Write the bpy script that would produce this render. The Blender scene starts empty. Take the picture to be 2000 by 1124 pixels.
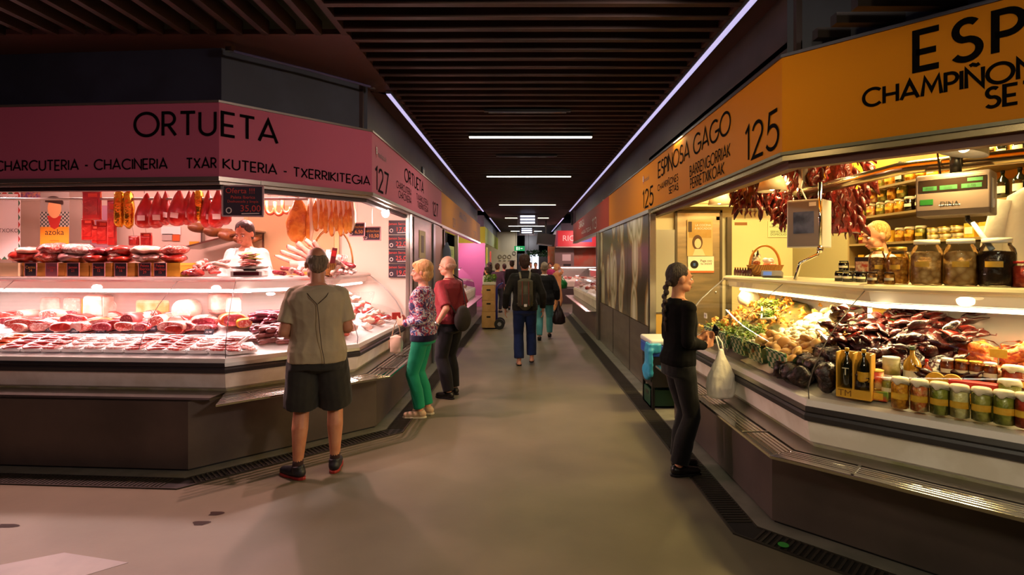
import bpy, math, random
from mathutils import Vector as V, Matrix, noise
random.seed(11)
SC = bpy.context.scene
COL = SC.collection
PI = math.pi
# ------------------------------------------------------------------ camera, world, exposure
FPX, EYE, VX, VY = 1030.0, 1.65, 1025.0, 514.0      # focal length in px (2000 wide), eye height, vanishing point
cam = bpy.data.objects.new('camera', bpy.data.cameras.new('camera'))
COL.objects.link(cam)
cam.location = (0, 0, EYE)
cam.rotation_euler = (PI/2, 0, 0)
cam.data.sensor_width = 36
cam.data.lens = 36*FPX/2000
cam.data.shift_x = -(VX-1000)/2000
cam.data.shift_y = -(562-VY)/2000
cam.data.clip_start = 0.05
SC.camera = cam
W = bpy.data.worlds.new('world'); SC.world = W; W.use_nodes = True
W.node_tree.nodes['Background'].inputs[0].default_value = (0.35, 0.33, 0.5, 1)
W.node_tree.nodes['Background'].inputs[1].default_value = 0.010
SC.view_settings.view_transform = 'Standard'
SC.view_settings.look = 'None'
SC.view_settings.gamma = 1
SC.view_settings.exposure = 0.0
SC.view_settings.use_curve_mapping = False
SC.cycles.transparent_max_bounces = 24
SC.cycles.max_bounces = 8
SC.cycles.sample_clamp_indirect = 4.0

def lamp(kind, loc, power, color, size=0.06, aim=None, angle=120, blend=0.6, sx=None, sy=None):
    d = bpy.data.lights.new('lamp_light', kind); d.energy = power; d.color = color
    if kind == 'AREA':
        d.shape = 'RECTANGLE'; d.size = sx; d.size_y = sy
    else:
        d.shadow_soft_size = size
    if kind == 'SPOT':
        d.spot_size = math.radians(angle); d.spot_blend = blend
    o = bpy.data.objects.new('lamp_light', d); COL.objects.link(o); o.location = loc
    if aim is not None:
        o.rotation_euler = (V(aim)-V(loc)).to_track_quat('-Z', 'Y').to_euler()
    return o
PINK = (1.0, 0.52, 0.49); WARM = (1.0, 0.70, 0.24)
# butcher stall: spots on the stall ceiling behind the pink sign
for x, y, p in ((-4.9, 5.0, 145), (-3.5, 4.9, 145), (-2.1, 5.15, 180), (-3.0, 6.3, 140), (-5.9, 5.9, 130)):
    lamp('SPOT', (x, y, 2.52), p, PINK, 0.045, (x+0.25, y-0.75, 0), 155, 0.4)
lamp('AREA', (-3.9, 6.1, 2.98), 80, PINK, aim=(-3.9, 6.2, 0), sx=3.6, sy=0.3)
# mushroom stall: shaded lamps and a tube row on the stall ceiling
for x, y, z, p in ((2.32, 4.75, 2.42, 70), (2.40, 2.97, 2.24, 62), (2.3, 5.9, 2.5, 45), (3.6, 2.5, 2.6, 90)):
    lamp('SPOT', (x, y, z), p, WARM, 0.05, (x-0.3, y-0.15, 0), 150, 0.5)
lamp('AREA', (2.7, 5.6, 2.98), 130, (1, 0.74, 0.3), aim=(2.75, 5.6, 0), sx=0.3, sy=2.2)
lamp('AREA', (3.1, 3.9, 2.98), 130, (1, 0.74, 0.3), aim=(3.25, 4.0, 0), sx=0.3, sy=1.6)
# hall: strip lights hung under the slats, then added fill lamps without fixtures
HALL = (1.0, 0.86, 0.62)
for y in (7.32, 10.66, 15.85, 20.5, 25.0, 29.0):
    lamp('AREA', (0.08, y, 3.385), 26, HALL, aim=(0.08, y, 0), sx=1.7, sy=0.07)
lamp('SPOT', (-0.6, -1.6, 3.3), 230, HALL, .3, (2.4, 2.8, 2.1), 62, .9)  # added fill spot behind the camera, brightens the orange chamfer sign
lamp('SPOT', (3.3, 0.4, 3.3), 430, (1, .80, .72), .35, (-2.0, 4.75, 2.2), 50, .9)  # added fill from the right for the pink chamfer sign and counter
lamp('SPOT', (-1.2, 1.5, 3.3), 95, (1, .80, .5), .1, (1.63, 5.2, 2.7), 62, .9)  # added spot to brighten the aisle face of the orange sign
lamp('SPOT', (1.3, 2.6, 3.3), 60, (1, .82, .7), .1, (-1.5, 6.6, 2.7), 55, .9)  # added counterpart for the aisle face of the pink sign
lamp('SPOT', (0.5, -0.9, 3.3), 75, (1, .82, .5), .1, (2.35, 2.75, 1.15), 34, .8)  # added narrow spot that lights the fronts of the preserve jars
lamp('SPOT', (-3.6, -0.5, 3.3), 70, (1, .50, .56), .3, (-3.6, 3.4, 0.6), 110, .9)  # added pinkish front fill for the meat counter base and floor
lamp('AREA', (0.2, 1.3, 3.38), 12, HALL, aim=(0.2, 1.3, 0), sx=1.7, sy=0.07)  # added strip lamp out of view, lifts the near floor and backs
# other stalls down the aisle
for x, y, z, p, c in ((-2.4, 11.5, 2.7, 90, WARM), (-2.4, 15.5, 2.7, 90, WARM), (-2.2, 18.8, 2.8, 70, (1, .45, .62)), (2.4, 9, 2.7, 50, WARM),
                      (2.5, 14.5, 2.7, 130, PINK), (2.6, 22.3, 2.8, 150, PINK), (-2.3, 24, 2.7, 110, WARM), (2.6, 27.5, 2.7, 130, PINK), (0.3, 33, 3.0, 110, (.9, .92, 1))):
    lamp('POINT', (x, y, z), p, c, 0.1)
# ------------------------------------------------------------------ mesh and object helpers
def lin(h):
    h = h.lstrip('#'); r = [int(h[i:i+2], 16)/255 for i in (0, 2, 4)]
    return tuple((c/12.92 if c <= .04045 else ((c+.055)/1.055)**2.4) for c in r)+(1,)
MATS = {}
def M(name, col='808080', rough=.5, metal=0, col2=None, scale=8, lo=.4, hi=.6, bump=0, bscale=40, emit=0, coat=0, tex='noise', stretch=None, detail=4, spec=.5, dist=0, sheen=0, sss=0):
    if name in MATS: return MATS[name]
    m = bpy.data.materials.new(name); m.use_nodes = True; MATS[name] = m
    nt = m.node_tree; b = nt.nodes['Principled BSDF']; L = nt.links.new
    b.inputs['Base Color'].default_value = lin(col)
    b.inputs['Roughness'].default_value = rough; b.inputs['Metallic'].default_value = metal
    b.inputs['Specular IOR Level'].default_value = spec
    if coat: b.inputs['Coat Weight'].default_value = coat; b.inputs['Coat Roughness'].default_value = .12
    if sheen: b.inputs['Sheen Weight'].default_value = sheen
    if sss:
        b.inputs['Subsurface Weight'].default_value = sss; b.inputs['Subsurface Scale'].default_value = .01
    if emit:
        b.inputs['Emission Color'].default_value = lin(col); b.inputs['Emission Strength'].default_value = emit
    tc = nt.nodes.new('ShaderNodeTexCoord'); src = tc.outputs['Object']
    if stretch:
        mp = nt.nodes.new('ShaderNodeMapping'); mp.inputs['Scale'].default_value = stretch; L(src, mp.inputs[0]); src = mp.outputs[0]
    if col2:
        if tex == 'noise':
            t = nt.nodes.new('ShaderNodeTexNoise'); t.inputs['Scale'].default_value = scale; t.inputs['Detail'].default_value = detail; t.inputs['Distortion'].default_value = dist; out = t.outputs['Fac']
        elif tex == 'vor':
            t = nt.nodes.new('ShaderNodeTexVoronoi'); t.inputs['Scale'].default_value = scale; out = t.outputs['Distance']
        elif tex == 'check':
            t = nt.nodes.new('ShaderNodeTexChecker'); t.inputs['Scale'].default_value = scale; out = t.outputs['Fac']
        else:
            t = nt.nodes.new('ShaderNodeTexWave'); t.inputs['Scale'].default_value = scale; t.inputs['Distortion'].default_value = dist; out = t.outputs['Fac']
        L(src, t.inputs['Vector'])
        r = nt.nodes.new('ShaderNodeValToRGB'); e = r.color_ramp.elements
        e[0].position = lo; e[0].color = lin(col); e[1].position = hi
        cs = col2 if isinstance(col2, (list, tuple)) else [col2]
        e[1].color = lin(cs[-1])
        for i, c in enumerate(cs[:-1]):
            k = e.new(lo+(hi-lo)*(i+1)/len(cs)); k.color = lin(c)
        L(out, r.inputs[0]); L(r.outputs[0], b.inputs['Base Color'])
    if bump:
        n = nt.nodes.new('ShaderNodeTexNoise'); n.inputs['Scale'].default_value = bscale; n.inputs['Detail'].default_value = 3
        L(src, n.inputs['Vector'])
        u = nt.nodes.new('ShaderNodeBump'); u.inputs['Strength'].default_value = bump; u.inputs['Distance'].default_value = .02
        L(n.outputs['Fac'], u.inputs['Height']); L(u.outputs[0], b.inputs['Normal'])
    return m
def glass(name, tint=(1, 1, 1), refl=.22, rough=.02):
    if name in MATS: return MATS[name]
    m = bpy.data.materials.new(name); m.use_nodes = True; MATS[name] = m
    nt = m.node_tree; nt.nodes.remove(nt.nodes['Principled BSDF']); L = nt.links.new
    o = nt.nodes['Material Output']; t = nt.nodes.new('ShaderNodeBsdfTransparent'); g = nt.nodes.new('ShaderNodeBsdfGlossy')
    t.inputs[0].default_value = (*tint, 1); g.inputs['Roughness'].default_value = rough; g.inputs[0].default_value = (1, 1, 1, 1)
    f = nt.nodes.new('ShaderNodeLayerWeight'); f.inputs[0].default_value = refl
    x = nt.nodes.new('ShaderNodeMixShader'); L(f.outputs['Fresnel'], x.inputs[0]); L(t.outputs[0], x.inputs[1]); L(g.outputs[0], x.inputs[2]); L(x.outputs[0], o.inputs[0])
    return m
class MB:
    def __init__(s): s.v = []; s.f = []
    def add(s, vs, fs):
        k = len(s.v); s.v += [V(p) for p in vs]; s.f += [tuple(i+k for i in q) for q in fs]; return s
    def box(s, c, d, yaw=0, rot=None):
        x, y, z = d[0]/2, d[1]/2, d[2]/2; R = rot or Matrix.Rotation(yaw, 3, 'Z'); c = V(c)
        return s.add([c+R @ V(p) for p in ((-x,-y,-z),(x,-y,-z),(x,y,-z),(-x,y,-z),(-x,-y,z),(x,-y,z),(x,y,z),(-x,y,z))],
                     [(3,2,1,0),(4,5,6,7),(0,1,5,4),(1,2,6,5),(2,3,7,6),(3,0,4,7)])
    def b2(s, x0, x1, y0, y1, z0, z1): return s.box(((x0+x1)/2, (y0+y1)/2, (z0+z1)/2), (x1-x0, y1-y0, z1-z0))
    def loft(s, rings, cap=True):
        n = len(rings[0]); vs = [p for r in rings for p in r]; fs = []
        for i in range(len(rings)-1):
            for j in range(n):
                a = i*n+j; b = i*n+(j+1) % n; fs.append((a, b, b+n, a+n))
        if cap: fs += [tuple(range(n-1, -1, -1)), tuple(range((len(rings)-1)*n, len(rings)*n))]
        return s.add(vs, fs)
    def tube(s, pts, r, n=10, flat=1.0, cap=True):
        pts = [V(p) for p in pts]; m = len(pts)
        rr = r if isinstance(r, (list, tuple)) else [r]*m
        t0 = (pts[1]-pts[0]).normalized(); up = V((0, 0, 1)) if abs(t0.z) < .9 else V((0, 1, 0))
        u = t0.cross(up).normalized(); rings = []
        for i in range(m):
            t = (pts[min(i+1, m-1)]-pts[max(i-1, 0)]).normalized()
            u = (u-t*u.dot(t)).normalized(); w = t.cross(u)
            rings.append([pts[i]+(u*math.cos(2*PI*j/n)+w*math.sin(2*PI*j/n)*flat)*rr[i] for j in range(n)])
        return s.loft(rings, cap)
    def cap(s, a, b, ra, rb=None, n=12):      # rounded capsule
        a = V(a); b = V(b); rb = ra if rb is None else rb; d = (b-a); L = d.length or 1e-6; d = d/L
        pts = []; rs = []
        for k in (85, 60, 30): pts.append(a-d*ra*math.sin(math.radians(k))); rs.append(ra*math.cos(math.radians(k)))
        for t in (0, .5, 1): pts.append(a.lerp(b, t)); rs.append(ra+(rb-ra)*t)
        for k in (30, 60, 85): pts.append(b+d*rb*math.sin(math.radians(k))); rs.append(rb*math.cos(math.radians(k)))
        return s.tube(pts, rs, n)
    def cyl(s, a, b, r, r2=None, n=14): return s.tube([a, b], [r, r if r2 is None else r2], n)
    def ell(s, c, r, R=None, nu=14, nv=9):
        c = V(c); rings = []
        for i in range(nv+1):
            a = -PI/2+PI*i/nv; a = max(-PI/2+.06, min(PI/2-.06, a))
            ring = [V((r[0]*math.cos(a)*math.cos(2*PI*j/nu), r[1]*math.cos(a)*math.sin(2*PI*j/nu), r[2]*math.sin(a))) for j in range(nu)]
            rings.append([c+((R @ p) if R else p) for p in ring])
        return s.loft(rings)
    def lathe(s, prof, c=(0, 0, 0), n=18, cap=True):
        c = V(c); return s.loft([[c+V((r*math.cos(2*PI*j/n), r*math.sin(2*PI*j/n), z)) for j in range(n)] for r, z in prof], cap)
    def prism(s, poly, z0, z1):
        n = len(poly); return s.loft([[V((x, y, z0)) for x, y in poly], [V((x, y, z1)) for x, y in poly]])
    def sweep(s, path, prof, closed=True):
        path = [V((p[0], p[1], 0)) for p in path]; m = len(path); rings = []
        nn = []
        for i in range(m-1):
            u = (path[i+1]-path[i]).normalized(); nn.append(V((-u.y, u.x, 0)))
        for i in range(m):
            a = nn[max(i-1, 0)]; b = nn[min(i, m-2)]; q = (a+b)/(1+a.dot(b))
            rings.append([path[i]-q*o+V((0, 0, z)) for o, z in prof])
        n = len(prof); vs = [p for r in rings for p in r]; fs = []
        for i in range(m-1):
            for j in range(n if closed else n-1):
                a = i*n+j; b = i*n+(j+1) % n; fs.append((a, a+n, b+n, b))
        if closed: fs += [tuple(range(n)), tuple(range(m*n-1, (m-1)*n-1, -1))]
        return s.add(vs, fs)
    def xf(s, R=None, t=(0, 0, 0), sc=1):
        t = V(t); s.v = [(R @ (p*sc) if R else p*sc)+t for p in s.v]; return s
    def jig(s, amp, sc, seed=0):
        o = V((seed*3.1, seed*1.7, seed)); s.v = [p+noise.noise_vector(p*sc+o)*amp for p in s.v]; return s
    def build(s, name, mat, parent=None, smooth=False, bev=0, world=False, loc=None, rot=0):
        me = bpy.data.meshes.new(name)
        off = V(parent.location) if (world and parent) else V((0, 0, 0))
        me.from_pydata([p-off for p in s.v], [], s.f); me.update()
        return link(name, me, mat, parent, smooth, bev, loc, rot)
def link(name, me, mat, parent=None, smooth=False, bev=0, loc=None, rot=0):
    if mat and not me.materials: me.materials.append(mat)
    if smooth:
        me.polygons.foreach_set('use_smooth', [True]*len(me.polygons))
    o = bpy.data.objects.new(name, me); COL.objects.link(o)
    if parent: o.parent = parent
    if loc is not None: o.location = loc
    if rot: o.rotation_euler = (0, 0, rot)
    if bev:
        b = o.modifiers.new('edge', 'BEVEL'); b.width = bev; b.segments = 2; b.limit_method = 'ANGLE'
    return o
def tag(o, label=None, cat=None, group=None, kind=None):
    kind = kind or ('thing' if label else None)
    for k, x in (('label', label), ('category', cat), ('group', group), ('kind', kind)):
        if x: o[k] = x
    return o
def root(name, loc, label, cat, group=None, rot=0):
    o = bpy.data.objects.new(name, None); COL.objects.link(o); o.location = loc; o.rotation_euler = (0, 0, rot); o.empty_display_size = .1
    return tag(o, label, cat, group)
def struct(o): o['kind'] = 'structure'; return o
KIDS = {}
def dup(o, loc, rot=None, sc=None, label=None, group=None, parent=None):
    c = o.copy(); COL.objects.link(c)
    if parent is not None: c.parent = parent
    if loc is not None: c.location = loc
    if rot is not None: c.rotation_euler = rot if not isinstance(rot, (int, float)) else (0, 0, rot)
    if sc: c.scale = (sc, sc, sc) if isinstance(sc, (int, float)) else sc
    if label: c['label'] = label
    if group: c['group'] = group
    for ch in o.children: dup(ch, None, parent=c)
    return c
def fuse(mb, vox, it=4):                   # union of overlapping closed pieces as one smooth skin
    me = bpy.data.meshes.new('tmp'); me.from_pydata(mb.v, [], mb.f); me.update()
    o = bpy.data.objects.new('tmp', me); COL.objects.link(o)
    r = o.modifiers.new('r', 'REMESH'); r.mode = 'VOXEL'; r.voxel_size = vox
    if it:
        q = o.modifiers.new('s', 'SMOOTH'); q.factor = .5; q.iterations = it
    dg = bpy.context.evaluated_depsgraph_get()
    out = bpy.data.meshes.new_from_object(o.evaluated_get(dg)); out.materials.clear()
    bpy.data.objects.remove(o); bpy.data.meshes.remove(me)
    return out
def at(px, py, Y): return V(((px-VX)*Y/FPX, Y, EYE+(VY-py)*Y/FPX))
def wrinkle(me, amp, sc, st=(1, 1, 1), seed=0.0, flat=None):
    me.update(); o = V((seed, seed*2.3, seed*.7))
    ns = [v.normal.copy() for v in me.vertices]
    for v, n in zip(me.vertices, ns):
        p = V((v.co.x*st[0], v.co.y*st[1], v.co.z*st[2]))*sc+o
        d = noise.noise(p)*.6+(1-abs(noise.noise(p*1.7+o))*2)*.4
        v.co += n*d*amp
class Seg:
    def __init__(s, A, B):
        s.A = V((A[0], A[1], 0)); s.B = V((B[0], B[1], 0)); s.L = (s.B-s.A).length; s.u = (s.B-s.A)/s.L
        s.n = V((-s.u.y, s.u.x, 0)); s.yaw = math.atan2(s.u.y, s.u.x)
    def P(s, a, d=0, z=0): return s.A+s.u*a+s.n*d+V((0, 0, z))
    def px(s, px, d=0):
        k = (px-VX)/FPX; o = s.A+s.n*d
        return (k*o.y-o.x)/(s.u.x-k*s.u.y)
    def at(s, px, d=0, z=0): return s.P(s.px(px, d), d, z)
    def hit(s, px, py, h=0):           # where the view ray meets the display floor raised by h
        r = V(((px-VX)/FPX, 1, (VY-py)/FPX)); c = V((0, 0, EYE))
        rn = r.dot(s.n); cn = (c-s.A).dot(s.n)
        t = (Z0+KS*cn+h-c.z)/(r.z-KS*rn); p = c+r*t
        return p
    def floor(s, a, d, h=0): return s.P(a, d, Z0+KS*d+h)
Z0, KS = .865, .30
# ---- lettering: a drawn stroke alphabet for the signs, the built-in font for small print
def arc(cx, cy, rx, ry, a0, a1, n=16):
    return [(cx+rx*math.cos(math.radians(a0+(a1-a0)*i/n)), cy+ry*math.sin(math.radians(a0+(a1-a0)*i/n))) for i in range(n+1)]
N_ = [[(0, 0), (0, 1), (.68, 0), (.68, 1)]]
G = {'A': (.8, [[(0, 0), (.4, 1), (.8, 0)], [(.13, .28), (.67, .28)]]),
     'B': (.55, [[(0, 0), (0, 1), (.24, 1)]+arc(.24, .76, .24, .24, 90, -90)+[(0, .52)], [(0, 0), (.28, 0)]+arc(.28, .26, .26, .26, -90, 90)]),
     'C': (.86, [arc(.5, .5, .5, .5, 45, 315, 24)]), 'D': (.72, [[(0, 0), (0, 1), (.22, 1)]+arc(.22, .5, .5, .5, 90, -90)+[(0, 0)]]),
     'E': (.5, [[(.5, 1), (0, 1), (0, 0), (.5, 0)], [(0, .46), (.44, .46)]]), 'F': (.48, [[(.48, 1), (0, 1), (0, 0)], [(0, .46), (.42, .46)]]),
     'G': (.95, [arc(.5, .5, .5, .5, 45, 345, 26)+[(.97, .44), (.58, .44)]]), 'H': (.65, [[(0, 0), (0, 1)], [(.65, 0), (.65, 1)], [(0, .48), (.65, .48)]]),
     'I': (.02, [[(0, 0), (0, 1)]]), 'J': (.35, [[(.35, 1), (.35, .2)]+arc(.17, .2, .18, .2, 0, -160)]),
     'K': (.6, [[(0, 0), (0, 1)], [(.56, 1), (.03, .5), (.6, 0)]]), 'L': (.45, [[(0, 1), (0, 0), (.45, 0)]]),
     'M': (.86, [[(0, 0), (.12, 1), (.43, .28), (.74, 1), (.86, 0)]]), 'N': (.68, N_),
     'Ñ': (.68, N_+[[(.14, 1.16), (.26, 1.23), (.42, 1.15), (.54, 1.22)]]), 'O': (1.0, [arc(.5, .5, .5, .5, 90, 450, 32)]),
     'P': (.5, [[(0, 0), (0, 1), (.22, 1)]+arc(.22, .72, .28, .28, 90, -90)+[(0, .44)]]),
     'R': (.54, [[(0, 0), (0, 1), (.22, 1)]+arc(.22, .73, .27, .27, 90, -90)+[(0, .46)], [(.22, .46), (.54, 0)]]),
     'S': (.52, [arc(.27, .75, .23, .25, 40, 250, 14)+arc(.25, .26, .27, .26, 75, -145, 16)]),
     'T': (.62, [[(0, 1), (.62, 1)], [(.31, 1), (.31, 0)]]), 'U': (.64, [[(0, 1), (0, .32)]+arc(.32, .32, .32, .32, 180, 360)+[(.64, 1)]]),
     'V': (.7, [[(0, 1), (.35, 0), (.7, 1)]]), 'X': (.62, [[(0, 0), (.62, 1)], [(0, 1), (.62, 0)]]), 'Z': (.6, [[(0, 1), (.6, 1), (0, 0), (.6, 0)]]),
     '-': (.3, [[(0, .42), (.3, .42)]]), ' ': (.3, []), '1': (.2, [[(0, .84), (.18, 1), (.18, 0)]]),
     '2': (.55, [arc(.27, .73, .26, .27, 165, -35, 14)+[(0, 0), (.56, 0)]]), '5': (.55, [[(.5, 1), (.14, 1), (.08, .56)]+arc(.25, .32, .3, .32, 115, -150, 16)]),
     '9': (.52, [arc(.26, .7, .26, .3, 0, 360, 20), [(.5, .6), (.2, 0)]]), '0': (.55, [arc(.27, .5, .27, .5, 90, 450, 24)]),
     '7': (.52, [[(0, 1), (.52, 1), (.16, 0)]]), '3': (.5, [arc(.24, .75, .22, .25, 150, -80, 12), arc(.24, .27, .26, .27, 80, -150, 14)])}
def strokes(txt, gap=.2):
    x = 0; out = []
    for ch in txt:
        w, ps = G[ch]; out += [[(x+a, b) for a, b in p] for p in ps]; x += w+gap
    return out, x-gap
def ribbon(mb, pts, hw, f):
    closed = (abs(pts[0][0]-pts[-1][0])+abs(pts[0][1]-pts[-1][1])) < 1e-6
    P = [V((a, b)) for a, b in pts]; P = [p for i, p in enumerate(P) if i == 0 or (p-P[i-1]).length > 1e-6]; n = len(P)
    vs = []
    for i in range(n):
        a = P[i]-P[i-1] if i else (P[0]-P[-2] if closed else P[1]-P[0])
        b = P[i+1]-P[i] if i < n-1 else (P[1]-P[0] if closed else P[i]-P[i-1])
        a = a.normalized(); b = b.normalized(); na = V((-a.y, a.x)); nb = V((-b.y, b.x))
        q = (na+nb)/max(1+na.dot(nb), .22)
        p = P[i].copy()
        vs += [f(*(p+q*hw)), f(*(p-q*hw))]
    return mb.add(vs, [(2*i, 2*i+1, 2*i+3, 2*i+2) for i in range(n-1)])
def lettering(txt, seg, s0, s1, z0, z1, mat, parent, hw=None, off=.004, gap=.2, name='lettering'):
    st, w = strokes(txt, gap); h = z1-z0; k = (s1-s0)/w if s1 is not None else h
    mb = MB(); hw = hw or h*.07
    for p in st:
        ribbon(mb, [(s0+a*k, z0+b*h) for a, b in p], hw, lambda a, b: seg.P(a, -off, b))
    return mb.build(name, mat, parent, world=True)
def words(txt, size, center, yaw, mat, parent, name='lettering', tilt=0, world=True, wide=None, back=None):
    cu = bpy.data.curves.new('t', 'FONT'); cu.body = txt; cu.size = size; cu.align_x = 'CENTER'; cu.align_y = 'CENTER'; cu.space_line = .85; cu.resolution_u = 3
    o = bpy.data.objects.new('t', cu); COL.objects.link(o)
    me = bpy.data.meshes.new_from_object(o.evaluated_get(bpy.context.evaluated_depsgraph_get())); bpy.data.objects.remove(o)
    xs = [v.co.x for v in me.vertices]; w = (max(xs)-min(xs)) if xs else 1
    R = Matrix.Rotation(yaw, 3, 'Z') @ Matrix.Rotation(PI/2-tilt, 3, 'X'); k = wide/w if wide else 1
    off = V(parent.location) if (parent and world) else V((0, 0, 0))
    for v in me.vertices: v.co = R @ V((v.co.x*k, v.co.y, 0))+V(center)-off
    return link(name, me, mat, parent)
STEEL = M('brushed_steel', 'a8a29a', .28, 1, col2='a8a39c', scale=3, stretch=(1, 1, 40), bump=.02, bscale=60)
DSTEEL = M('dark_brushed_steel', '6e625a', .45, .55, col2='5c524c', scale=2.2, lo=.35, hi=.7, bump=.03, bscale=30)
ALU = M('aluminium', 'b9b6b2', .3, .9)
CHROME = M('polished_steel', 'd8d4cc', .12, 1)
WHITE = M('white_paint', 'e9e6e0', .45)
BLACK = M('black_plastic', '101012', .4)
DARK = M('dark_grey_panel', '1d1d24', .55, col2='17171c', scale=4)
GLASS = glass('clear_glass')
INK = M('black_vinyl', '0e0a0a', .85, spec=.05)
# ------------------------------------------------------------------ hall shell
FLOORM = M('epoxy_floor', '605b48', .55, col2=['6a6450', '746d58'], scale=1.3, lo=.3, hi=.75, bump=.03, bscale=25, detail=8, spec=.3)
struct(MB().b2(-9, 9, -4, 42, -.1, 0).build('floor', FLOORM))
struct(MB().b2(-9, 9, -4, 42, 4.0, 4.1).build('ceiling', M('black_ceiling', '0a0808', .9)))
SLAT = M('brown_slat', '3a211b', .6, col2='2e1a15', scale=2)
mb = MB()
for i in range(220):
    y = -3+i*.194
    x0 = -1.37 if y < 29.5 else -1.3
    mb.b2(x0, 1.50, y, y+.05, 3.42, 3.53)
struct(mb.build('ceiling_slats_aisle', SLAT))
mb = MB()
for i in range(36): mb.b2(-1.42-i*.205, -1.37-i*.205, -3, 4.1, 3.42, 3.53)
struct(mb.build('ceiling_slats_passage', SLAT))
mb = MB()
for i in range(34): mb.b2(1.72+i*.205, 1.77+i*.205, -3, 2.2, 3.42, 3.53)
struct(mb.build('ceiling_slats_passage_east', SLAT))
SOF = M('brown_soffit', '50302a', .5)
struct(MB().prism([(-9, 4.1), (-1.37, 4.1), (-1.37, 5.62), (-1.45, 5.6), (-2.5, 4.55), (-9, 5.0)], 3.43, 3.47).build('trim_1', SOF))
struct(MB().b2(-1.62, -1.34, 5.5, 17.9, 3.43, 3.47).build('trim_2', SOF))
struct(MB().prism([(1.46, -3), (1.72, -3), (1.72, 17.9), (1.46, 17.9)], 3.43, 3.47).build('trim_3', SOF))
# dark fascia band above the shop signs
LS = [(-6.4, 4.55), (-2.475, 4.27), (-1.518, 5.235), (-1.518, 17.9)]          # sign line, west block
RS = [(1.63, 17.75), (1.63, 3.34), (4.9, .07)]                                  # sign line, east block
NAVY = M('navy_fascia', '2b2f3d', .55, col2='242733', scale=3)
FB = [(-.09, 2.94), (-.09, 3.46), (-.14, 3.46), (-.14, 2.94)]
BRF = M('brown_fascia', '3c2c28', .55, col2='33251f', scale=3)
struct(MB().sweep(LS[:3], FB).build('wall_west_fascia', NAVY)); struct(MB().sweep(LS[2:], FB).build('wall_west_aisle_fascia', BRF))
struct(MB().sweep(RS[:2], FB).build('wall_east_aisle_fascia', BRF)); struct(MB().sweep(RS[1:], FB).build('wall_east_fascia', NAVY))
# lit strips where ceiling and fascia meet
LEDM = M('violet_led', 'd3ccff', .5, emit=.85)
def ledstrip(x, y0, y1, label, grp='led strips along the ceiling edge'):
    r = root('led_strip', (x, (y0+y1)/2, 3.40), label, 'light strip', grp)
    MB().b2(-.022, .022, -(y1-y0)/2, (y1-y0)/2, -.006, .0).build('diffuser', LEDM, r)
    MB().b2(-.03, .03, -(y1-y0)/2, (y1-y0)/2, 0, .03).build('channel', M('led_channel', '3a3840', .5), r)
ledstrip(-1.41, 5.45, 17.9, 'long violet light strip on the ceiling edge above the pink sign')
ledstrip(1.52, -1.5, 17.9, 'long violet light strip on the ceiling edge above the orange sign')
ledstrip(-1.36, 20.5, 29.4, 'short far violet light strip above the green shop band')
ledstrip(1.50, 20.5, 29.4, 'short far violet light strip above the red shop band')
r = root('light_tube', (-1.9, 4.72, 3.36), 'unlit glossy violet tube along the soffit over the pink chamfer sign', 'light tube')
MB().tube([(-.47, -.48, 0), (0, 0, .01), (.42, .41, 0)], .012).build('tube', M('dim_violet', '4a4668', .15), r)
MB().box((-.47, -.48, .02), (.05, .05, .06)).box((.42, .41, .02), (.05, .05, .06)).build('clip', CHROME, r)
# strip lights between the slats
LAMPM = M('strip_diffuser', 'fff1d0', .4, emit=7)
for i, (y, lab) in enumerate(((7.32, 'nearest lit strip light hanging under the slatted ceiling'), (10.66, 'second nearest lit strip light under the slatted ceiling'),
          (15.85, 'third lit strip light down the aisle ceiling'), (20.5, 'fourth lit strip light down the aisle ceiling'), (25.0, 'fifth lit strip light down the aisle ceiling'), (29.0, 'farthest lit strip light down the aisle ceiling'))):
    r = root('strip_light', (.08, y, 3.40), lab, 'ceiling light', 'strip lights across the aisle ceiling')
    MB().b2(-.86, .86, -.05, .05, 0, .05).build('housing', BLACK, r)
    MB().b2(-.85, .85, -.03, .03, -.012, 0).build('diffuser', LAMPM, r, bev=.004)
for y, lab in ((6.1, 'unlit dark strip light nearest the camera between the slats'), (8.64, 'unlit dark strip light between the two nearest lit ones')):
    r = root('strip_light', (.08, y, 3.40), lab, 'ceiling light', 'unlit strip lights')
    MB().b2(-.55, .45, -.03, .03, 0, .03).build('housing', BLACK, r)
    MB().b2(-.5, .4, -.02, .02, -.012, 0).build('diffuser', M('unlit_diffuser', '8c8ca0', .1, .6), r)
# hanging air unit / lit panel with blue-white bars
for y, z, lab in ((19.0, 3.2, 'hanging lit panel with white bars under the ceiling slats'), (27.0, 3.3, 'farther small hanging lit panel with white bars')):
    r = root('light_box', (.1, y, z), lab, 'panel', 'hanging lit panels')
    MB().b2(-.37, .37, -.1, .1, -.2, .17).build('frame', M('panel_frame', '6a6570', .4, .5), r)
    for k in range(3): MB().b2(-.26, .26, -.115, -.1, -.13+k*.11, -.07+k*.11).build('light_bar', M('bluewhite', 'cfdcff', .4, emit=3.5), r)
    MB().b2(-.32, -.3, -.02, .02, .17, 3.42-z+.05).b2(.3, .32, -.02, .02, .17, 3.42-z+.05).build('hanger', BLACK, r)
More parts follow.
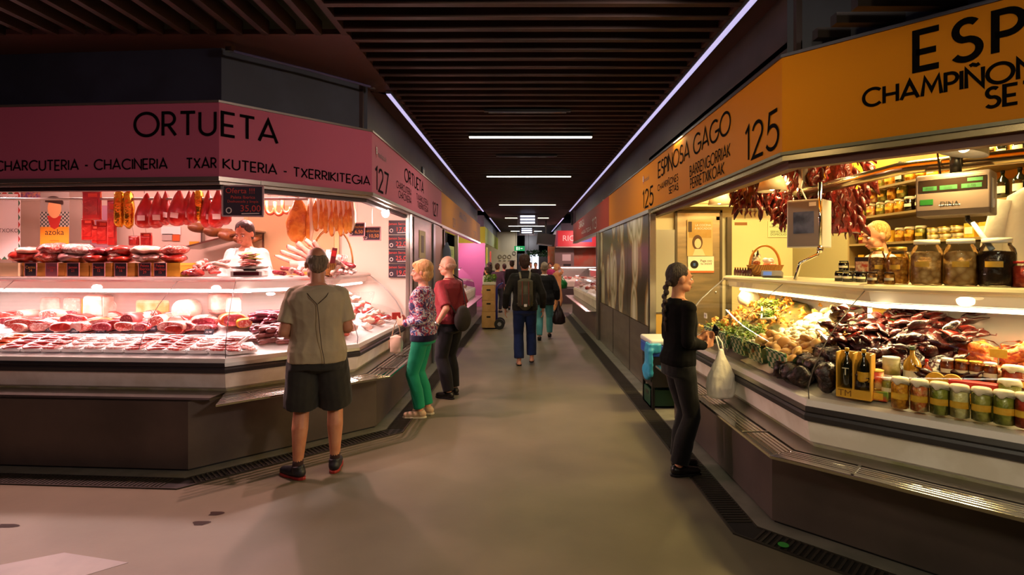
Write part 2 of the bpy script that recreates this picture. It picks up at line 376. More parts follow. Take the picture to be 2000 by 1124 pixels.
# ------------------------------------------------------------------ counters
LB = [(-6.4, 4.38), (-2.64, 4.135), (-1.477, 5.245), (-1.477, 7.05)]
LCP = [(-6.4, 4.575), (-2.46, 4.33), (-1.62, 5.13), (-1.62, 7.05)]
RB = [(1.56, 5.5), (1.56, 3.326), (3.45, 1.436)]
RCP = [(1.63, 5.5), (1.63, 3.04), (3.3, 1.37)]
LF, LCH, LA = Seg(LCP[0], LCP[1]), Seg(LCP[1], LCP[2]), Seg(LCP[2], LCP[3])
RA, RCH = Seg(RCP[0], RCP[1]), Seg(RCP[1], RCP[2])
CREAM = M('cream_enamel', 'f0eada', .38, col2='e0d8c4', scale=5)
ALGAE = M('worn_enamel_edge', '9a9a6c', .5, col2='b5af94', scale=9)
LEDT = M('case_tube', 'fff4ee', .4, emit=6)
LEDTW = M('case_tube_warm', 'ffedc0', .4, emit=6)
def counter(base, cab, loc, label, tubem, deckm, trim, grill_from, bench_out, floorm, n_segs, grille_segs, case_w, case_c):
    r = root('display_counter', loc, label, 'counter')
    MB().sweep(base, [(0, .03), (0, .56), (-.35, .56), (-.35, .03)]).build('base_cabinet', DSTEEL, r, world=True)
    MB().sweep(base, [(-.02, 0), (-.02, .03), (-.3, .03), (-.3, 0)]).build('kick_plinth', BLACK, r, world=True)
    MB().sweep(cab, [(-.06, .59), (-.02, .62), (0, .735), (-.0, .74), (-.5, .74), (-.5, .59)]).build('front_panel', CREAM, r, world=True)
    MB().sweep(cab, [(-.05, .585), (-.035, .618), (-.3, .618), (-.3, .585)]).build('panel_foot', ALGAE, r, world=True)
    MB().sweep(cab, [(0, .74), (.02, .745), (.025, .775), (.018, .79), (-.2, .79), (-.2, .74)]).build('bumper', M('dark_bumper', '2c2829', .45), r, world=True)
    MB().sweep(cab, [(.012, .79), (.02, .80), (.016, .828), (-.2, .828), (-.2, .79)]).build('steel_band', STEEL, r, world=True)
    MB().sweep(cab, [(.012, .828), (.004, .862), (-.05, .868), (-.2, .868), (-.2, .828)]).build('front_lip', M('white_lip', 'e4ddd2', .3), r, world=True)
    # display floor and inner back
    MB().sweep(cab, [(-.05, Z0-.005), (-.80, Z0+KS*.8-.005), (-.80, Z0+KS*.8-.03), (-.05, Z0-.03)]).build('display_floor', floorm, r, world=True)
    MB().sweep(cab, [(-.80, 1.0), (-.80, 1.47), (-.82, 1.47), (-.82, 1.0)]).build('case_back', M('case_back_'+trim, 'b9aca4', .2, .55), r, world=True)
    MB().sweep(cab, [(-.80, .3), (-.80, 1.0), (-.86, 1.0), (-.86, .3)]).build('rear_panel', STEEL, r, world=True)
    # deck on top with a rounded front rail
    MB().sweep(cab, [(-.46, 1.475), (-.445, 1.48), (-.435, 1.495), (-.445, 1.51), (-.47, 1.52), (-.95, 1.52), (-.95, 1.495), (-.5, 1.49)]).build('top_deck', deckm, r, world=True)
    MB().sweep(cab, [(-.55, 1.402), (-.5, 1.41), (-.48, 1.49), (-.7, 1.49), (-.7, 1.41)]).build('light_hood', M('hood_'+trim, 'd9d2c6', .4), r, world=True)
    for i in range(n_segs):
        sg = Seg(cab[i], cab[i+1]); a = .12; b = sg.L-.12
        pr = [(-.01, .865), (-.005, .93), (-.04, 1.03), (-.11, 1.15), (-.22, 1.28), (-.34, 1.39), (-.45, 1.48)]
        # one pane per straight run
        P0 = cab[i]; P1 = cab[i+1]
        full = MB().sweep(cab, pr, closed=False); m = len(pr)
        vs = full.v[i*m:(i+2)*m]
        MB().add(vs, [(j, j+m, j+m+1, j+1) for j in range(m-1)]).build('glass_pane', GLASS, r, smooth=True, world=True)
        mid = sg.P(sg.L/2, .53, 1.372); la = lamp('AREA', mid, case_w*sg.L, case_c, aim=(mid.x-sg.n.x*.12, mid.y-sg.n.y*.12, .5), sx=sg.L-.3, sy=.03); la.rotation_euler = (Matrix.Rotation(sg.yaw, 3, 'Z') @ Matrix.Rotation(-.12, 3, 'X')).to_euler()
        tb = MB().tube([sg.P(a+.1, .53, 1.388), sg.P(b+.02, .53, 1.388)], .012, 8).build('light_tube', tubem, r, world=True)
        if i > 0:      # thin dark joint where two panes meet
            q = full.v[i*m:(i+1)*m]
            MB().tube(q, .0032, 5).build('pane_joint', M('joint', '5a524c', .3), r, world=True)
    # bag shelf with bars
    for i in grille_segs:
        mbp = MB(); mbb = MB(); mbc = MB()
        path = cab
        full0 = MB().sweep(path, [(-.05, .565), (.09, .565), (.09, .585), (-.05, .585)], closed=True)
        k = 4; vs = full0.v[i*k:(i+2)*k]
        mbp.add(vs, [(j, j+k, (j+1) % k+k, (j+1) % k) for j in range(k)]+[(0, 1, 2, 3), (7, 6, 5, 4)])
        mbp.build('ledge_plate', STEEL, r, world=True)
        nb = 6
        for q in range(nb):
            o = .115+q*(bench_out-.115)/(nb-1); w = .011 if q < nb-1 else .018
            fb = MB().sweep(path, [(o-w, .562), (o+w, .562), (o+w, .582), (o-w, .582)])
            vs = fb.v[i*4:(i+2)*4]
            MB().add(vs, [(j, j+4, (j+1) % 4+4, (j+1) % 4) for j in range(4)]+[(0, 1, 2, 3), (7, 6, 5, 4)]).build('shelf_bar', CHROME, r, world=True, bev=.003)
        sg = Seg(path[i], path[i+1])
        for t in (.12, .5, .88):
            if sg.L > 1.3 or t != .5:
                MB().box(sg.P(sg.L*t, -(.09+bench_out)/2, .575), (.012, bench_out-.08, .022), yaw=sg.yaw).build('shelf_strap', STEEL, r, world=True)
    return r
DECKL = M('deck_steel', 'c9c2bb', .25, .7)
LC = counter(LB, LCP, (-2.6, 4.9, 0), 'long glass meat counter with dark steel base under the pink sign', LEDT, DECKL, 'pink', 0, .33, M('white_tray_floor', 'efeae6', .35), 3, (1, 2), 13, (1, .74, .73))
RC = counter(RB, RCP, (2.1, 3.6, 0), 'glass produce counter with slatted bag shelf under the orange sign', LEDTW, M('deck_cream', 'd9cfae', .3, .3), 'warm', 0, .25, M('case_floor', '9d9684', .4), 2, (0, 1), 11, (1, .78, .36))
MB().sweep(LCP[:2], [(-.05, .56), (.19, .56), (.20, .575), (.19, .588), (-.05, .588)]).build('ledge_plate', STEEL, LC, world=True)
# end panels of the glass cases
for sg, e, c in ((RA, 0, RC), (LA, LA.L, LC)):
    pr = [(-.005, .865), (.0, .93), (.035, 1.03), (.105, 1.15), (.215, 1.28), (.335, 1.39), (.445, 1.48), (.8, 1.48), (.8, .865)]
    MB().add([sg.P(e, max(d, 0), z) for d, z in pr], [tuple(range(len(pr)))]).build('end_pane', GLASS, c, world=True)
    MB().tube([sg.P(e, max(d, 0), z) for d, z in pr[:7]], .007, 6).build('end_frame', ALU, c, world=True)
for s, f in ((LF, 3.2), (LF, 1.6)):
    pr = [(.0, .93), (.035, 1.03), (.105, 1.15), (.215, 1.28), (.335, 1.39), (.445, 1.48)]
    MB().tube([s.P(f, d+.004, z) for d, z in pr], .003, 5).build('pane_joint', M('joint', '5a524c', .3), LC, world=True)
MB().tube([RA.P(1.25, d+.004, z) for d, z in pr], .0028, 5).build('pane_joint', M('joint', '5a524c', .3), RC, world=True)
# plinth strip and drain channel round each block
for nm, base, k in (('4', [LB[0], LB[1], LB[2], (-1.477, 17.5)], 5), ('6', [(1.56, 17.5), RB[1], RB[2]], 7)):
    struct(MB().sweep(base, [(-.3, 0), (.11, 0), (.11, .012), (-.3, .012)]).build('trim_'+nm, M('grey_kerb', '77776a', .5, col2='6a6a5e', scale=6)))
    struct(MB().sweep(base, [(.11, 0), (.29, 0), (.29, .004), (.11, .004)]).build('trim_'+str(k), M('drain_pit', '15130f', .7)))
    mb = MB()
    for i in range(3):
        if i >= len(base)-1: break
        sg = Seg(base[i], base[i+1]); n = int(min(sg.L, 9)/.034)
        start = 0 if base[i][1] < 15 else sg.L-9
        for j in range(n+1):
            mb.box(sg.P(start+j*.034, -.2, .006), (.013, .17, .006), yaw=sg.yaw)
    mb.sweep(base, [(.105, .0), (.12, .0), (.12, .009), (.105, .009)]); mb.sweep(base, [(.28, 0), (.295, 0), (.295, .009), (.28, .009)])
    struct(mb.build('trim_'+str(k)+'_grating', M('drain_grate', '3a352c', .5, .3)))
# ------------------------------------------------------------------ shop signs
PINKP = M('pink_panel', 'c06078', .6, spec=.2); ORG = M('orange_panel', 'de8600', .6, spec=.15); REDP = M('red_panel', 'a8301c', .6, spec=.2); GRN = M('green_panel', '8a9a1e', .6, spec=.2)
RAILM = M('sign_rail', '8f8478', .3, .7)
def sub(path, a, b):    # path with ends trimmed by distance along the last/first run
    return path
def board(name, path, z0, z1, mat, parent, off=0):
    return MB().sweep(path, [(off, z0), (off, z1), (off-.03, z1), (off-.03, z0)]).build(name, mat, parent, world=True)
ls = root('shop_sign', (-2.4, 4.4, 2.35), 'long pink sign band with black capitals wrapping the meat stall corner', 'sign')
LSP = [LS[0], LS[1], LS[2], (-1.518, 9.6)]
for i in range(3): board('sign_panel', LSP[i:i+2], 2.35, 2.95, PINKP, ls)
MB().sweep(LSP, [(.012, 2.95), (.012, 2.968), (-.09, 2.968), (-.09, 2.95)]).build('top_rail', RAILM, ls, world=True)
MB().sweep(LSP, [(.014, 2.315), (.014, 2.35), (-.1, 2.35), (-.1, 2.315)]).build('bottom_rail', RAILM, ls, world=True)
MB().sweep(LSP, [(-.02, 2.29), (-.02, 2.315), (-.14, 2.315), (-.14, 2.29)]).build('shutter_box', M('shutter_box', 'a09488', .35, .6), ls, world=True)
MB().sweep(LSP, [(-.06, 2.255), (-.06, 2.29), (-.12, 2.29), (-.12, 2.255)]).build('shutter_edge', M('shutter_edge', '2e1c1c', .5), ls, world=True)
SF, SCH, SAI = Seg(LS[0], LS[1]), Seg(LS[1], LS[2]), Seg(LS[2], LSP[3])
def lt(txt, sg, p0, p1, z0, z1, mat=INK, par=None, **k):
    return lettering(txt, sg, sg.px(p0), sg.px(p1) if p1 else None, z0, z1, mat, par, **k)
lt('ORTU', SF, 264, 421, 2.69, 2.875, par=ls, hw=.0125); lt('ETA', SCH, 434, 541, 2.69, 2.875, par=ls, hw=.0125)
lt('CHARCUTERIA - CHACINERIA', SF, -8, 327, 2.42, 2.50, par=ls, hw=.006); lt('TXAR', SF, 365, 423, 2.42, 2.50, par=ls, hw=.006)
lt('KUTERIA - TXERRIKITEGIA', SCH, 436, 722, 2.42, 2.50, par=ls, hw=.006)
lt('127', SAI, 733, 758, 2.40, 2.63, par=ls, hw=.013); lt('ORTUETA', SAI, 790, 827, 2.69, 2.85, par=ls, hw=.011)
lt('CHARCUTERIA', SAI, 774, 803, 2.545, 2.625, par=ls, hw=.005); lt('CHACINERIA', SAI, 778, 803, 2.44, 2.52, par=ls, hw=.005)
lt('TXARKUTERIA', SAI, 813, 836, 2.545, 2.625, par=ls, hw=.005); lt('TXERRIKITEGIA', SAI, 815, 836, 2.44, 2.52, par=ls, hw=.005)
lt('127', SAI, 845, 855, 2.45, 2.66, par=ls, hw=.013)
REDL = M('red_logo', 'b02838', .5); WHV = M('white_vinyl', 'f0e8e0', .5)
def logo(sg, px, par, pw):
    s = sg.px(px); 
    pts = arc(s+.04, 2.80, .04, .05, 0, 360, 20)
    MB().add([sg.P(a, -.004, b) for a, b in pts[:-1]]+[sg.P(s+.04, -.004, 2.72)], [tuple(range(20)), (13, 14, 20), (14, 15, 20), (15, 16, 20), (16, 17, 20)]).build('logo_badge', REDL, par, world=True)
    lettering('B', sg, s+.022, None, 2.77, 2.83, WHV, par, hw=.006, off=.006, name='logo_letter')
    words('merkatuak', .085, sg.P(s+.09+pw/2, -.005, 2.775), sg.yaw, M('dark_print', '4a1c20', .5), par, wide=pw)
logo(SAI, 733, ls, .32)
os_ = root('shop_sign', (-1.518, 13.7, 2.35), 'orange sign band beyond the pink one on the aisle', 'sign')
OSEG = Seg((-1.518, 9.6), (-1.518, 17.9))
board('sign_panel', [(-1.518, 9.6), (-1.518, 17.9)], 2.35, 2.95, M('orange_panel_b', 'c07c10', .6, spec=.2), os_)
MB().sweep([(-1.518, 9.6), (-1.518, 17.9)], [(.014, 2.3), (.014, 2.35), (-.1, 2.35), (-.1, 2.3)]).build('bottom_rail', RAILM, os_, world=True)
BRN = M('brown_vinyl', '6a3a10', .5)
lt('ARRAUTZAK', OSEG, 897, 911, 2.7, 2.84, BRN, os_, hw=.012); lt('129', OSEG, 884, 889, 2.42, 2.6, BRN, os_, hw=.012); lt('129', OSEG, 925, 929, 2.42, 2.6, BRN, os_, hw=.012)
rs = root('shop_sign', (1.7, 3.4, 2.35), 'large orange sign band with black capitals on the mushroom stall corner', 'sign')
RSP = [(1.63, 10.2), RS[1], RS[2]]
RSA, RSC = Seg(RSP[0], RSP[1]), Seg(RSP[1], RSP[2])
for i in range(2): board('sign_panel', RSP[i:i+2], 2.35, 2.95, ORG, rs)
MB().sweep(RSP, [(.012, 2.95), (.012, 2.968), (-.09, 2.968), (-.09, 2.95)]).build('top_rail', M('slate_rail', '4c4a58', .4, .4), rs, world=True)
MB().sweep(RSP, [(.014, 2.33), (.014, 2.35), (-.1, 2.35), (-.1, 2.33)]).build('bottom_rail', M('olive_rail', '6e6648', .4, .4), rs, world=True)
MB().sweep(RSP, [(.0, 2.295), (.0, 2.33), (-.14, 2.33), (-.14, 2.295)]).build('shutter_box', M('brass_rail', 'a8946a', .25, .8), rs, world=True)
MB().sweep(RSP, [(-.05, 2.25), (-.05, 2.295), (-.12, 2.295), (-.12, 2.25)]).build('shutter_edge', M('shutter_edge_red', '5a2a1c', .5), rs, world=True)
lt('125', RSA, 1457, 1521, 2.40, 2.64, par=rs, hw=.013); lt('ESPINOSA GAGO', RSA, 1286, 1427, 2.69, 2.87, par=rs, hw=.011, gap=.14)
lt('BARRENGORRIAK', RSA, 1348, 1427, 2.50, 2.60, par=rs, hw=.006); lt('PERRETXIKOAK', RSA, 1349, 1415, 2.38, 2.475, par=rs, hw=.006)
lt('CHAMPIÑONES', RSA, 1285, 1325, 2.53, 2.60, par=rs, hw=.005); lt('SETAS', RSA, 1307, 1325, 2.43, 2.50, par=rs, hw=.006); lt('125', RSA, 1256, 1276, 2.40, 2.63, par=rs, hw=.014)
logo(RSA, 1256, rs, .28)
lt('ESPINOSA GAGO', RSC, 1789, None, 2.695, 2.893, par=rs, hw=.0165, gap=.30)
lt('CHAMPIÑONES', RSC, 1687, None, 2.545, 2.64, par=rs, hw=.0085, gap=.18); lt('SETAS', RSC, 1926, None, 2.43, 2.525, par=rs, hw=.0085)
r2 = root('shop_sign', (1.63, 14, 2.35), 'red sign band beyond the orange one, ending in white letters', 'sign')
R2 = Seg((1.63, 17.75), (1.63, 10.2))
board('sign_panel', [(1.63, 17.75), (1.63, 10.2)], 2.35, 2.95, REDP, r2)
MB().sweep([(1.63, 17.75), (1.63, 10.2)], [(.014, 2.3), (.014, 2.35), (-.1, 2.35), (-.1, 2.3)]).build('bottom_rail', RAILM, r2, world=True)
lt('ZARRAGA', R2, 1131, 1141, 2.68, 2.86, WHV, r2, hw=.014); lt('113', R2, 1157, 1165, 2.45, 2.70, WHV, r2, hw=.016); lt('HARATEGIA', R2, 1136, 1155, 2.46, 2.55, WHV, r2, hw=.009)
r3 = root('exit_plate', (-1.60, 8.3, 3.05), 'small dark plate with pale letter on the fascia over the pink sign', 'plate')
MB().b2(-.0, .012, -.09, .09, -.09, .1).build('plate', M('plate', '3c4650', .4), r3)
MB().b2(.012, .014, -.04, -.02, -.06, .07).b2(.012, .014, .02, .04, -.06, .07).b2(.012, .014, -.03, .03, -.0, .02).build('mark', WHV, r3)
# ------------------------------------------------------------------ stall interiors: walls, ceilings, raised floors
LW = M('pinkish_wall', 'd8c8b8', .5); TAN = M('tan_panel', 'b59a70', .5)
struct(MB().b2(-7, -1.6, 7.1, 7.2, 0, 3.0).build('wall_west_stall_back', LW))
struct(MB().b2(-7, -6.9, 4.5, 7.1, 0, 3.0).build('wall_west_stall_side', LW))
struct(MB().prism([(-7, 4.75), (-2.55, 4.5), (-1.68, 5.4), (-1.68, 7.1), (-7, 7.1)], 3.0, 3.05).build('ceiling_west_stall', M('stall_ceiling', 'cfc4ba', .6)))
struct(MB().prism([(-7, 5.6), (-2.9, 5.4), (-2.6, 5.75), (-2.6, 7.1), (-7, 7.1)], .02, .30).build('floor_west_stall', M('stall_floor', '8a807a', .6)))
OLV = M('olive_wall', 'a2986c', .5); CRM = M('cream_wall', 'd9cba0', .5)
struct(MB().b2(1.66, 3.7, 7.2, 7.3, 0, 3.0).build('wall_east_stall_back', CRM))
struct(MB().b2(3.62, 3.72, 1.6, 7.2, 0, 2.28).build('wall_east_stall_side', OLV))
struct(MB().b2(3.60, 3.72, 1.6, 7.2, 2.28, 3.1).build('wall_east_stall_upper', M('orange_wall', 'd08a1c', .5)))
struct(MB().prism([(1.72, 7.3), (1.72, 3.45), (3.72, 1.45), (3.72, 7.3)], 3.06, 3.1).build('ceiling_east_stall', M('dark_stall_ceiling', '17120e', .7)))
mb = MB()
for i in range(26): mb.b2(1.75, 3.6, 2.2+i*.19, 2.26+i*.19, 3.0, 3.06)
struct(mb.build('ceiling_slats_stall', M('stall_slat', '2a211a', .5)))
struct(MB().prism([(2.6, 5.9), (2.6, 3.75), (3.6, 2.75), (3.6, 5.9)], .02, .3).build('floor_east_stall', M('stall_floor', '8a807a', .6)))
# ------------------------------------------------------------------ butcher stall goods
ORD = ['first', 'second', 'third', 'fourth', 'fifth', 'sixth', 'seventh', 'eighth', 'ninth', 'tenth', 'eleventh', 'twelfth', 'thirteenth', 'fourteenth', 'fifteenth', 'sixteenth', 'seventeenth', 'eighteenth', 'nineteenth', 'twentieth']
CURED = M('cured_meat', '8e1a14', .3, col2=['a82c22', 'd8786a'], scale=16, lo=.38, hi=.78, coat=.6, dist=1.2, bump=.15, bscale=20)
MARB = M('marbled_meat', 'b8342a', .35, col2=['c8564a', 'f0d4c8'], scale=34, lo=.36, hi=.66, coat=.4, dist=2.0)
PALE = M('pale_sliced_meat', 'cf7a70', .4, col2=['e0a296', 'f4e0d6'], scale=48, lo=.36, hi=.64, coat=.3, dist=1.0)
ORSL = M('orange_cured', 'b83e16', .35, col2=['c8501e', 'e08a50'], scale=22, lo=.35, hi=.7, coat=.4, dist=1.5)
COOK = M('cooked_ham', 'cf8a7c', .4, col2='dca698', scale=9, coat=.4); MORT = M('mortadella', 'd8988a', .4, col2=['dca498', 'f0d4c8'], scale=40, lo=.5, hi=.72, coat=.3)
FATTY = M('fat_rind', 'e0c4b4', .4, col2='d89c88', scale=7, coat=.5); YHAM = M('yellow_ham_skin', 'dc8a28', .45, col2=['e8a440', 'c06c1c', 'f8d898'], scale=9, lo=.3, hi=.75, bump=.25, bscale=25, coat=.25)
SALAMI = M('salami', '8a2430', .4, col2=['a03a42', 'e0b0a8'], scale=55, lo=.45, hi=.7, coat=.2); CHORI = M('dark_chorizo', '6a1426', .35, col2='4a0e1c', scale=20, coat=.4, bump=.2, bscale=40)
REDS = M('red_sausage', 'a8301c', .4, col2='c04a26', scale=22, coat=.4, bump=.2, bscale=40); DUST = M('floury_salami', 'd8c0b4', .6, col2=['a8685e', 'e8dcd4'], scale=30, lo=.3, hi=.6)
GOLD = M('gold_foil', 'd8a838', .22, .95, bump=.6, bscale=22); REDF = M('red_film_ham', '9c1a16', .28, col2=['b42a20', 'd85a44'], scale=8, lo=.4, hi=.75, coat=.8, bump=.2, bscale=14)
FOAM = M('white_foam', 'f2efec', .5); CARD = M('white_card', 'f0e8e4', .55); SLATE = M('price_slate', '241a26', .5, col2='2e2230', scale=6); CHALKR = M('red_chalk', 'd8483c', .6); CHALKW = M('white_chalk', 'ecd8d4', .6); CHALKY = M('amber_chalk', 'e0983c', .6)
WOOD = M('pale_wood_box', 'c88c38', .6, col2='b87a2c', scale=5, stretch=(1, 1, 8)); WICK = M('wicker', 'b8803a', .6, tex='wave', scale=22, dist=1, col2='8a5a22', bump=.4, bscale=60)
FILM = glass('packing_film', (1, .97, .96), .14, .18)
def rnd(a, b): return random.uniform(a, b)
def thing1(name, mb, mat, loc, label, cat, group=None, rot=0, smooth=True, bev=0):
    return tag(mb.build(name, mat, None, smooth=smooth, loc=loc, rot=rot, bev=bev), label, cat, group)
# --- meat trays along the front of the case
SLP = math.atan(KS)
tcols = [ORSL, CURED, CURED, MARB, PALE, PALE, PALE, MARB, CURED, MARB, PALE, MARB]
tname = ['orange cured meat', 'deep red cured meat', 'deep red ham', 'marbled red meat', 'pale speckled meat', 'pale pink meat', 'pale streaky meat', 'marbled salami', 'red loin', 'streaky bacon', 'pale minced meat', 'marbled ham']
slice_me = {}
def tray(seg, a, d, mat, label, w=.165, l=.30, n=6, group='foam trays of sliced meat'):
    r = root('meat_tray', seg.floor(a, d, 0), label, 'meat tray', group); r.rotation_euler = Matrix(((seg.u.x, seg.n.x, 0), (seg.u.y, seg.n.y, 0), (0, 0, 1))).to_3x3().to_4x4().to_euler()
    r.rotation_euler.rotate_axis('X', SLP)
    MB().b2(-w/2, w/2, -l/2, l/2, 0, .012).b2(-w/2-.006, -w/2+.006, -l/2, l/2, .0, .028).b2(w/2-.006, w/2+.006, -l/2, l/2, 0, .028).b2(-w/2, w/2, -l/2-.006, -l/2+.006, 0, .028).b2(-w/2, w/2, l/2-.006, l/2+.006, 0, .028).build('tray', FOAM, r)
    for i in range(n):
        y = l/2-.045-(l-.08)*i/(n-1); key = (mat.name, i % 3)
        if key not in slice_me:
            s = MB(); s.lathe([(.02, -.004), (.066, -.004), (.074, 0), (.066, .005), (.02, .005)], n=16); s.v = [V((p.x*1.02, p.y*.8, p.z)) for p in s.v]; s.jig(.009, 16, i+len(slice_me)); slice_me[key] = s.build('slice', mat, smooth=True).data; bpy.data.objects.remove(bpy.data.objects[-1] if False else [o for o in bpy.data.objects if o.data == slice_me[key]][0])
        o = link('slice', slice_me[key], None, r, loc=(rnd(-.006, .006), y, .024+.004*(i % 2))); o.rotation_euler = (-.26, rnd(-.06, .06), rnd(-.2, .2)); o.scale = (w/.148, 1.15, 2.0)
    return r
a = LF.L-.11; i = 0
while i < 17:
    p = LF.floor(a, .2); px = VX+FPX*p.x/p.y
    where = 'at the case corner' if i == 0 else '%s tray from the corner' % ORD[i]
    tray(LF, a, .23, tcols[-1-(i % 12)], 'white tray of %s, %s in the meat case' % (tname[-1-(i % 12)], where))
    a -= .187; i += 1
for j, px in enumerate((455, 483)):
    s = LCH.px(px, .12); tray(LCH, s, .13, PALE if j else MARB, 'small %s pack of cold cuts just past the case corner' % ('second' if j else 'first'), .11, .15, 4, 'small packs at the corner')
# price tickets standing behind the trays
def ticket(p, yaw, label, w=.075, h=.05, tilt=.35, txt='24,50', group='dark price tickets in the meat case'):
    r = root('price_ticket', p, label, 'price ticket', group, yaw)
    R = Matrix.Rotation(-tilt, 3, 'X')
    MB().box((0, 0, h/2), (w, .003, h), rot=R).build('card', SLATE, r)
    words(txt, h*.5, (0, -.004-h*.0, h/2), 0, CHALKW, r, world=False, tilt=tilt)
    return r
for j, (px, py) in enumerate(((98, 650), (147, 653), (198, 653), (247, 651), (297, 648), (408, 655))):
    p = LF.hit(px, py) if px < 420 else LCH.hit(px, py)
    ticket(p, LF.yaw, '%s price ticket from the far end behind the sliced meat trays' % ORD[j], .09, .055, .5, ('12,90', '19,80', '21,90', '16,50', '14,00', '22,90')[j])
# --- blocks, logs and slabs behind
def block(px, py, w, l, h, mat, label, seg=LF, name='ham_block', yaw=0, cat='meat', group='cooked meats at the back of the case', rind=None):
    w *= 1.2; l *= 1.15; h *= 1.2
    q = MB().box((0, 0, h/2), (w, l, h)).jig(.004, 20, px)
    p = seg.hit(px, py); o = thing1(name, q, mat, p, label, cat, group, seg.yaw+yaw, smooth=False, bev=min(w, h)*.22)
    if rind:
        MB().box((w/2+.002, 0, h/2), (.008, l*.86, h*.8)).build('rind', rind, o, bev=.003)
    return o
def log(px, py, r, l, mat, label, seg=LF, name='sausage_log', yaw=0, cat='meat', skin=FATTY, group='cut sausages in the meat case'):
    r *= 1.12; p = seg.hit(px, py); o = root(name, p, label, cat, group, seg.yaw+yaw)
    MB().tube([(0, -l*.5, r*.97), (0, l*.1, r), (0, l*.4, r), (0, l*.5, r)], [r*.99, r, r*.97, r*.6], 20).build('casing', skin, o, smooth=True)
    MB().tube([(0, -l*.5-.003, r*.97), (0, -l*.5+.002, r*.97)], [r*.93, r*.95], 20).build('cut_face', mat, o)
    return o
def slab(px, py, w, l, h, mat, label, seg=LF, name='cured_meat', yaw=0, group='cured slabs in the meat case', film=False, lift=0):
    w *= 1.35; l *= 1.3; h *= 1.5
    rings = []; n = 22; cut = random.choice((MARB, SALAMI, COOK, PALE, CURED)) if mat is not FATTY else MARB
    for y, s_ in ((-.5, .93), (-.47, 1), (-.1, 1.04), (.25, 1), (.42, .8), (.5, .45)):
        rings.append([V((w/2*s_*math.copysign(abs(math.cos(2*PI*j/n))**.75, math.cos(2*PI*j/n)), y*l, h*.5+h/2*s_*math.copysign(abs(math.sin(2*PI*j/n))**.8, math.sin(2*PI*j/n)))) for j in range(n)])
    sd = px*.37+py; q = MB().loft(rings).jig(.012, 10, sd); o = thing1(name, q, mat, seg.hit(px, py)+V((0, 0, lift)), label, 'meat', group, seg.yaw+yaw)
    c_ = [p*1 for p in rings[0]]; m_ = V((0, -.5*l, h*.5)); MB().add([m_+(p-m_)*.9+V((0, -.002, 0)) for p in c_], [tuple(range(n))]).jig(.012, 10, sd).xf(None, (0, -.004, 0)).build('cut_face', cut, o)
    return o
block(116, 613, .19, .2, .15, COOK, 'square pink cooked ham block at the far left back of the meat case')
block(158, 614, .17, .2, .15, MORT, 'pale ham block with yellow rind beside the square pink block', rind=M('yellow_rind', 'd89a2c', .5))
block(199, 622, .18, .22, .2, COOK, 'tall pale cooked ham block beside the yellow-rind block', rind=FATTY)
log(234, 612, .065, .24, MORT, 'pale fat mortadella lying behind the red salami', name='mortadella')
block(313, 614, .30, .2, .13, M('roast_loaf', 'e0b088', .4, col2='d08a50', scale=8, coat=.4), 'wide roast loaf with orange end behind the small salamis', rind=M('orange_rind', 'c86a2c', .5))
log(369, 626, .093, .2, MORT, 'large round mortadella showing its pale cut face', name='mortadella')
log(262, 640, .062, .18, SALAMI, 'large red salami with round cut face in the middle of the case', name='salami', skin=M('red_casing', 'a83a36', .4))
log(286, 630, .040, .15, M('lean_red', 'b84840', .4), 'small red salami beside the large red one', name='salami')
log(314, 640, .055, .15, MARB, 'fanned pink salami right of the small salami', name='salami', yaw=.25)
slab(60, 640, .22, .16, .06, CURED, 'red cured slab nearest the far end of the case', yaw=.2)
slab(158, 634, .20, .14, .07, CURED, 'red cured slab below the yellow-rind block')
slab(205, 640, .18, .13, .06, ORSL, 'orange red cured slab below the tall ham block', yaw=.3)
slab(112, 625, .20, .12, .07, FATTY, 'white wrapped bacon piece below the square pink block', yaw=-.2)
slab(90, 640, .16, .12, .05, DUST, 'floury cured piece between two red slabs')
slab(235, 643, .13, .1, .06, SALAMI, 'half moon of dark salami beside the large salami')
slab(283, 645, .12, .09, .05, SALAMI, 'half moon of salami below the small red salami', yaw=.2)
slab(352, 646, .22, .12, .06, FATTY, 'white wrapped fat piece in front of the large mortadella', yaw=-.3)
slab(346, 652, .13, .07, .05, CURED, 'dark red slab in front of the white wrapped piece')
slab(400, 640, .16, .14, .07, MARB, 'fan of red ham slices beside the large mortadella', yaw=.5)
for j, (px, py, w) in enumerate(((30, 606, .2), (75, 604, .18), (330, 598, .2))):
    block(px, py, w, .16, .13, (FATTY, MORT, COOK)[j], ('white fat block at the very end of the meat case', 'pale round-edged ham at the end of the meat case', 'pink ham half hidden behind the roast loaf')[j])
for j in range(30):
    px = 20+j*13.4; row = j % 3; py = (622, 634, 646)[row]
    slab(px+rnd(-4, 4), py, rnd(.10, .16), rnd(.09, .12), rnd(.04, .06), (CURED, MARB, FATTY, COOK, SALAMI)[j % 5], '%s cured piece in the crowded middle of the meat case' % ('deep red', 'marbled', 'white', 'pink', 'dark')[j % 5], yaw=rnd(-.6, .6), group='small cured pieces in the middle (%d)' % (j % 5))
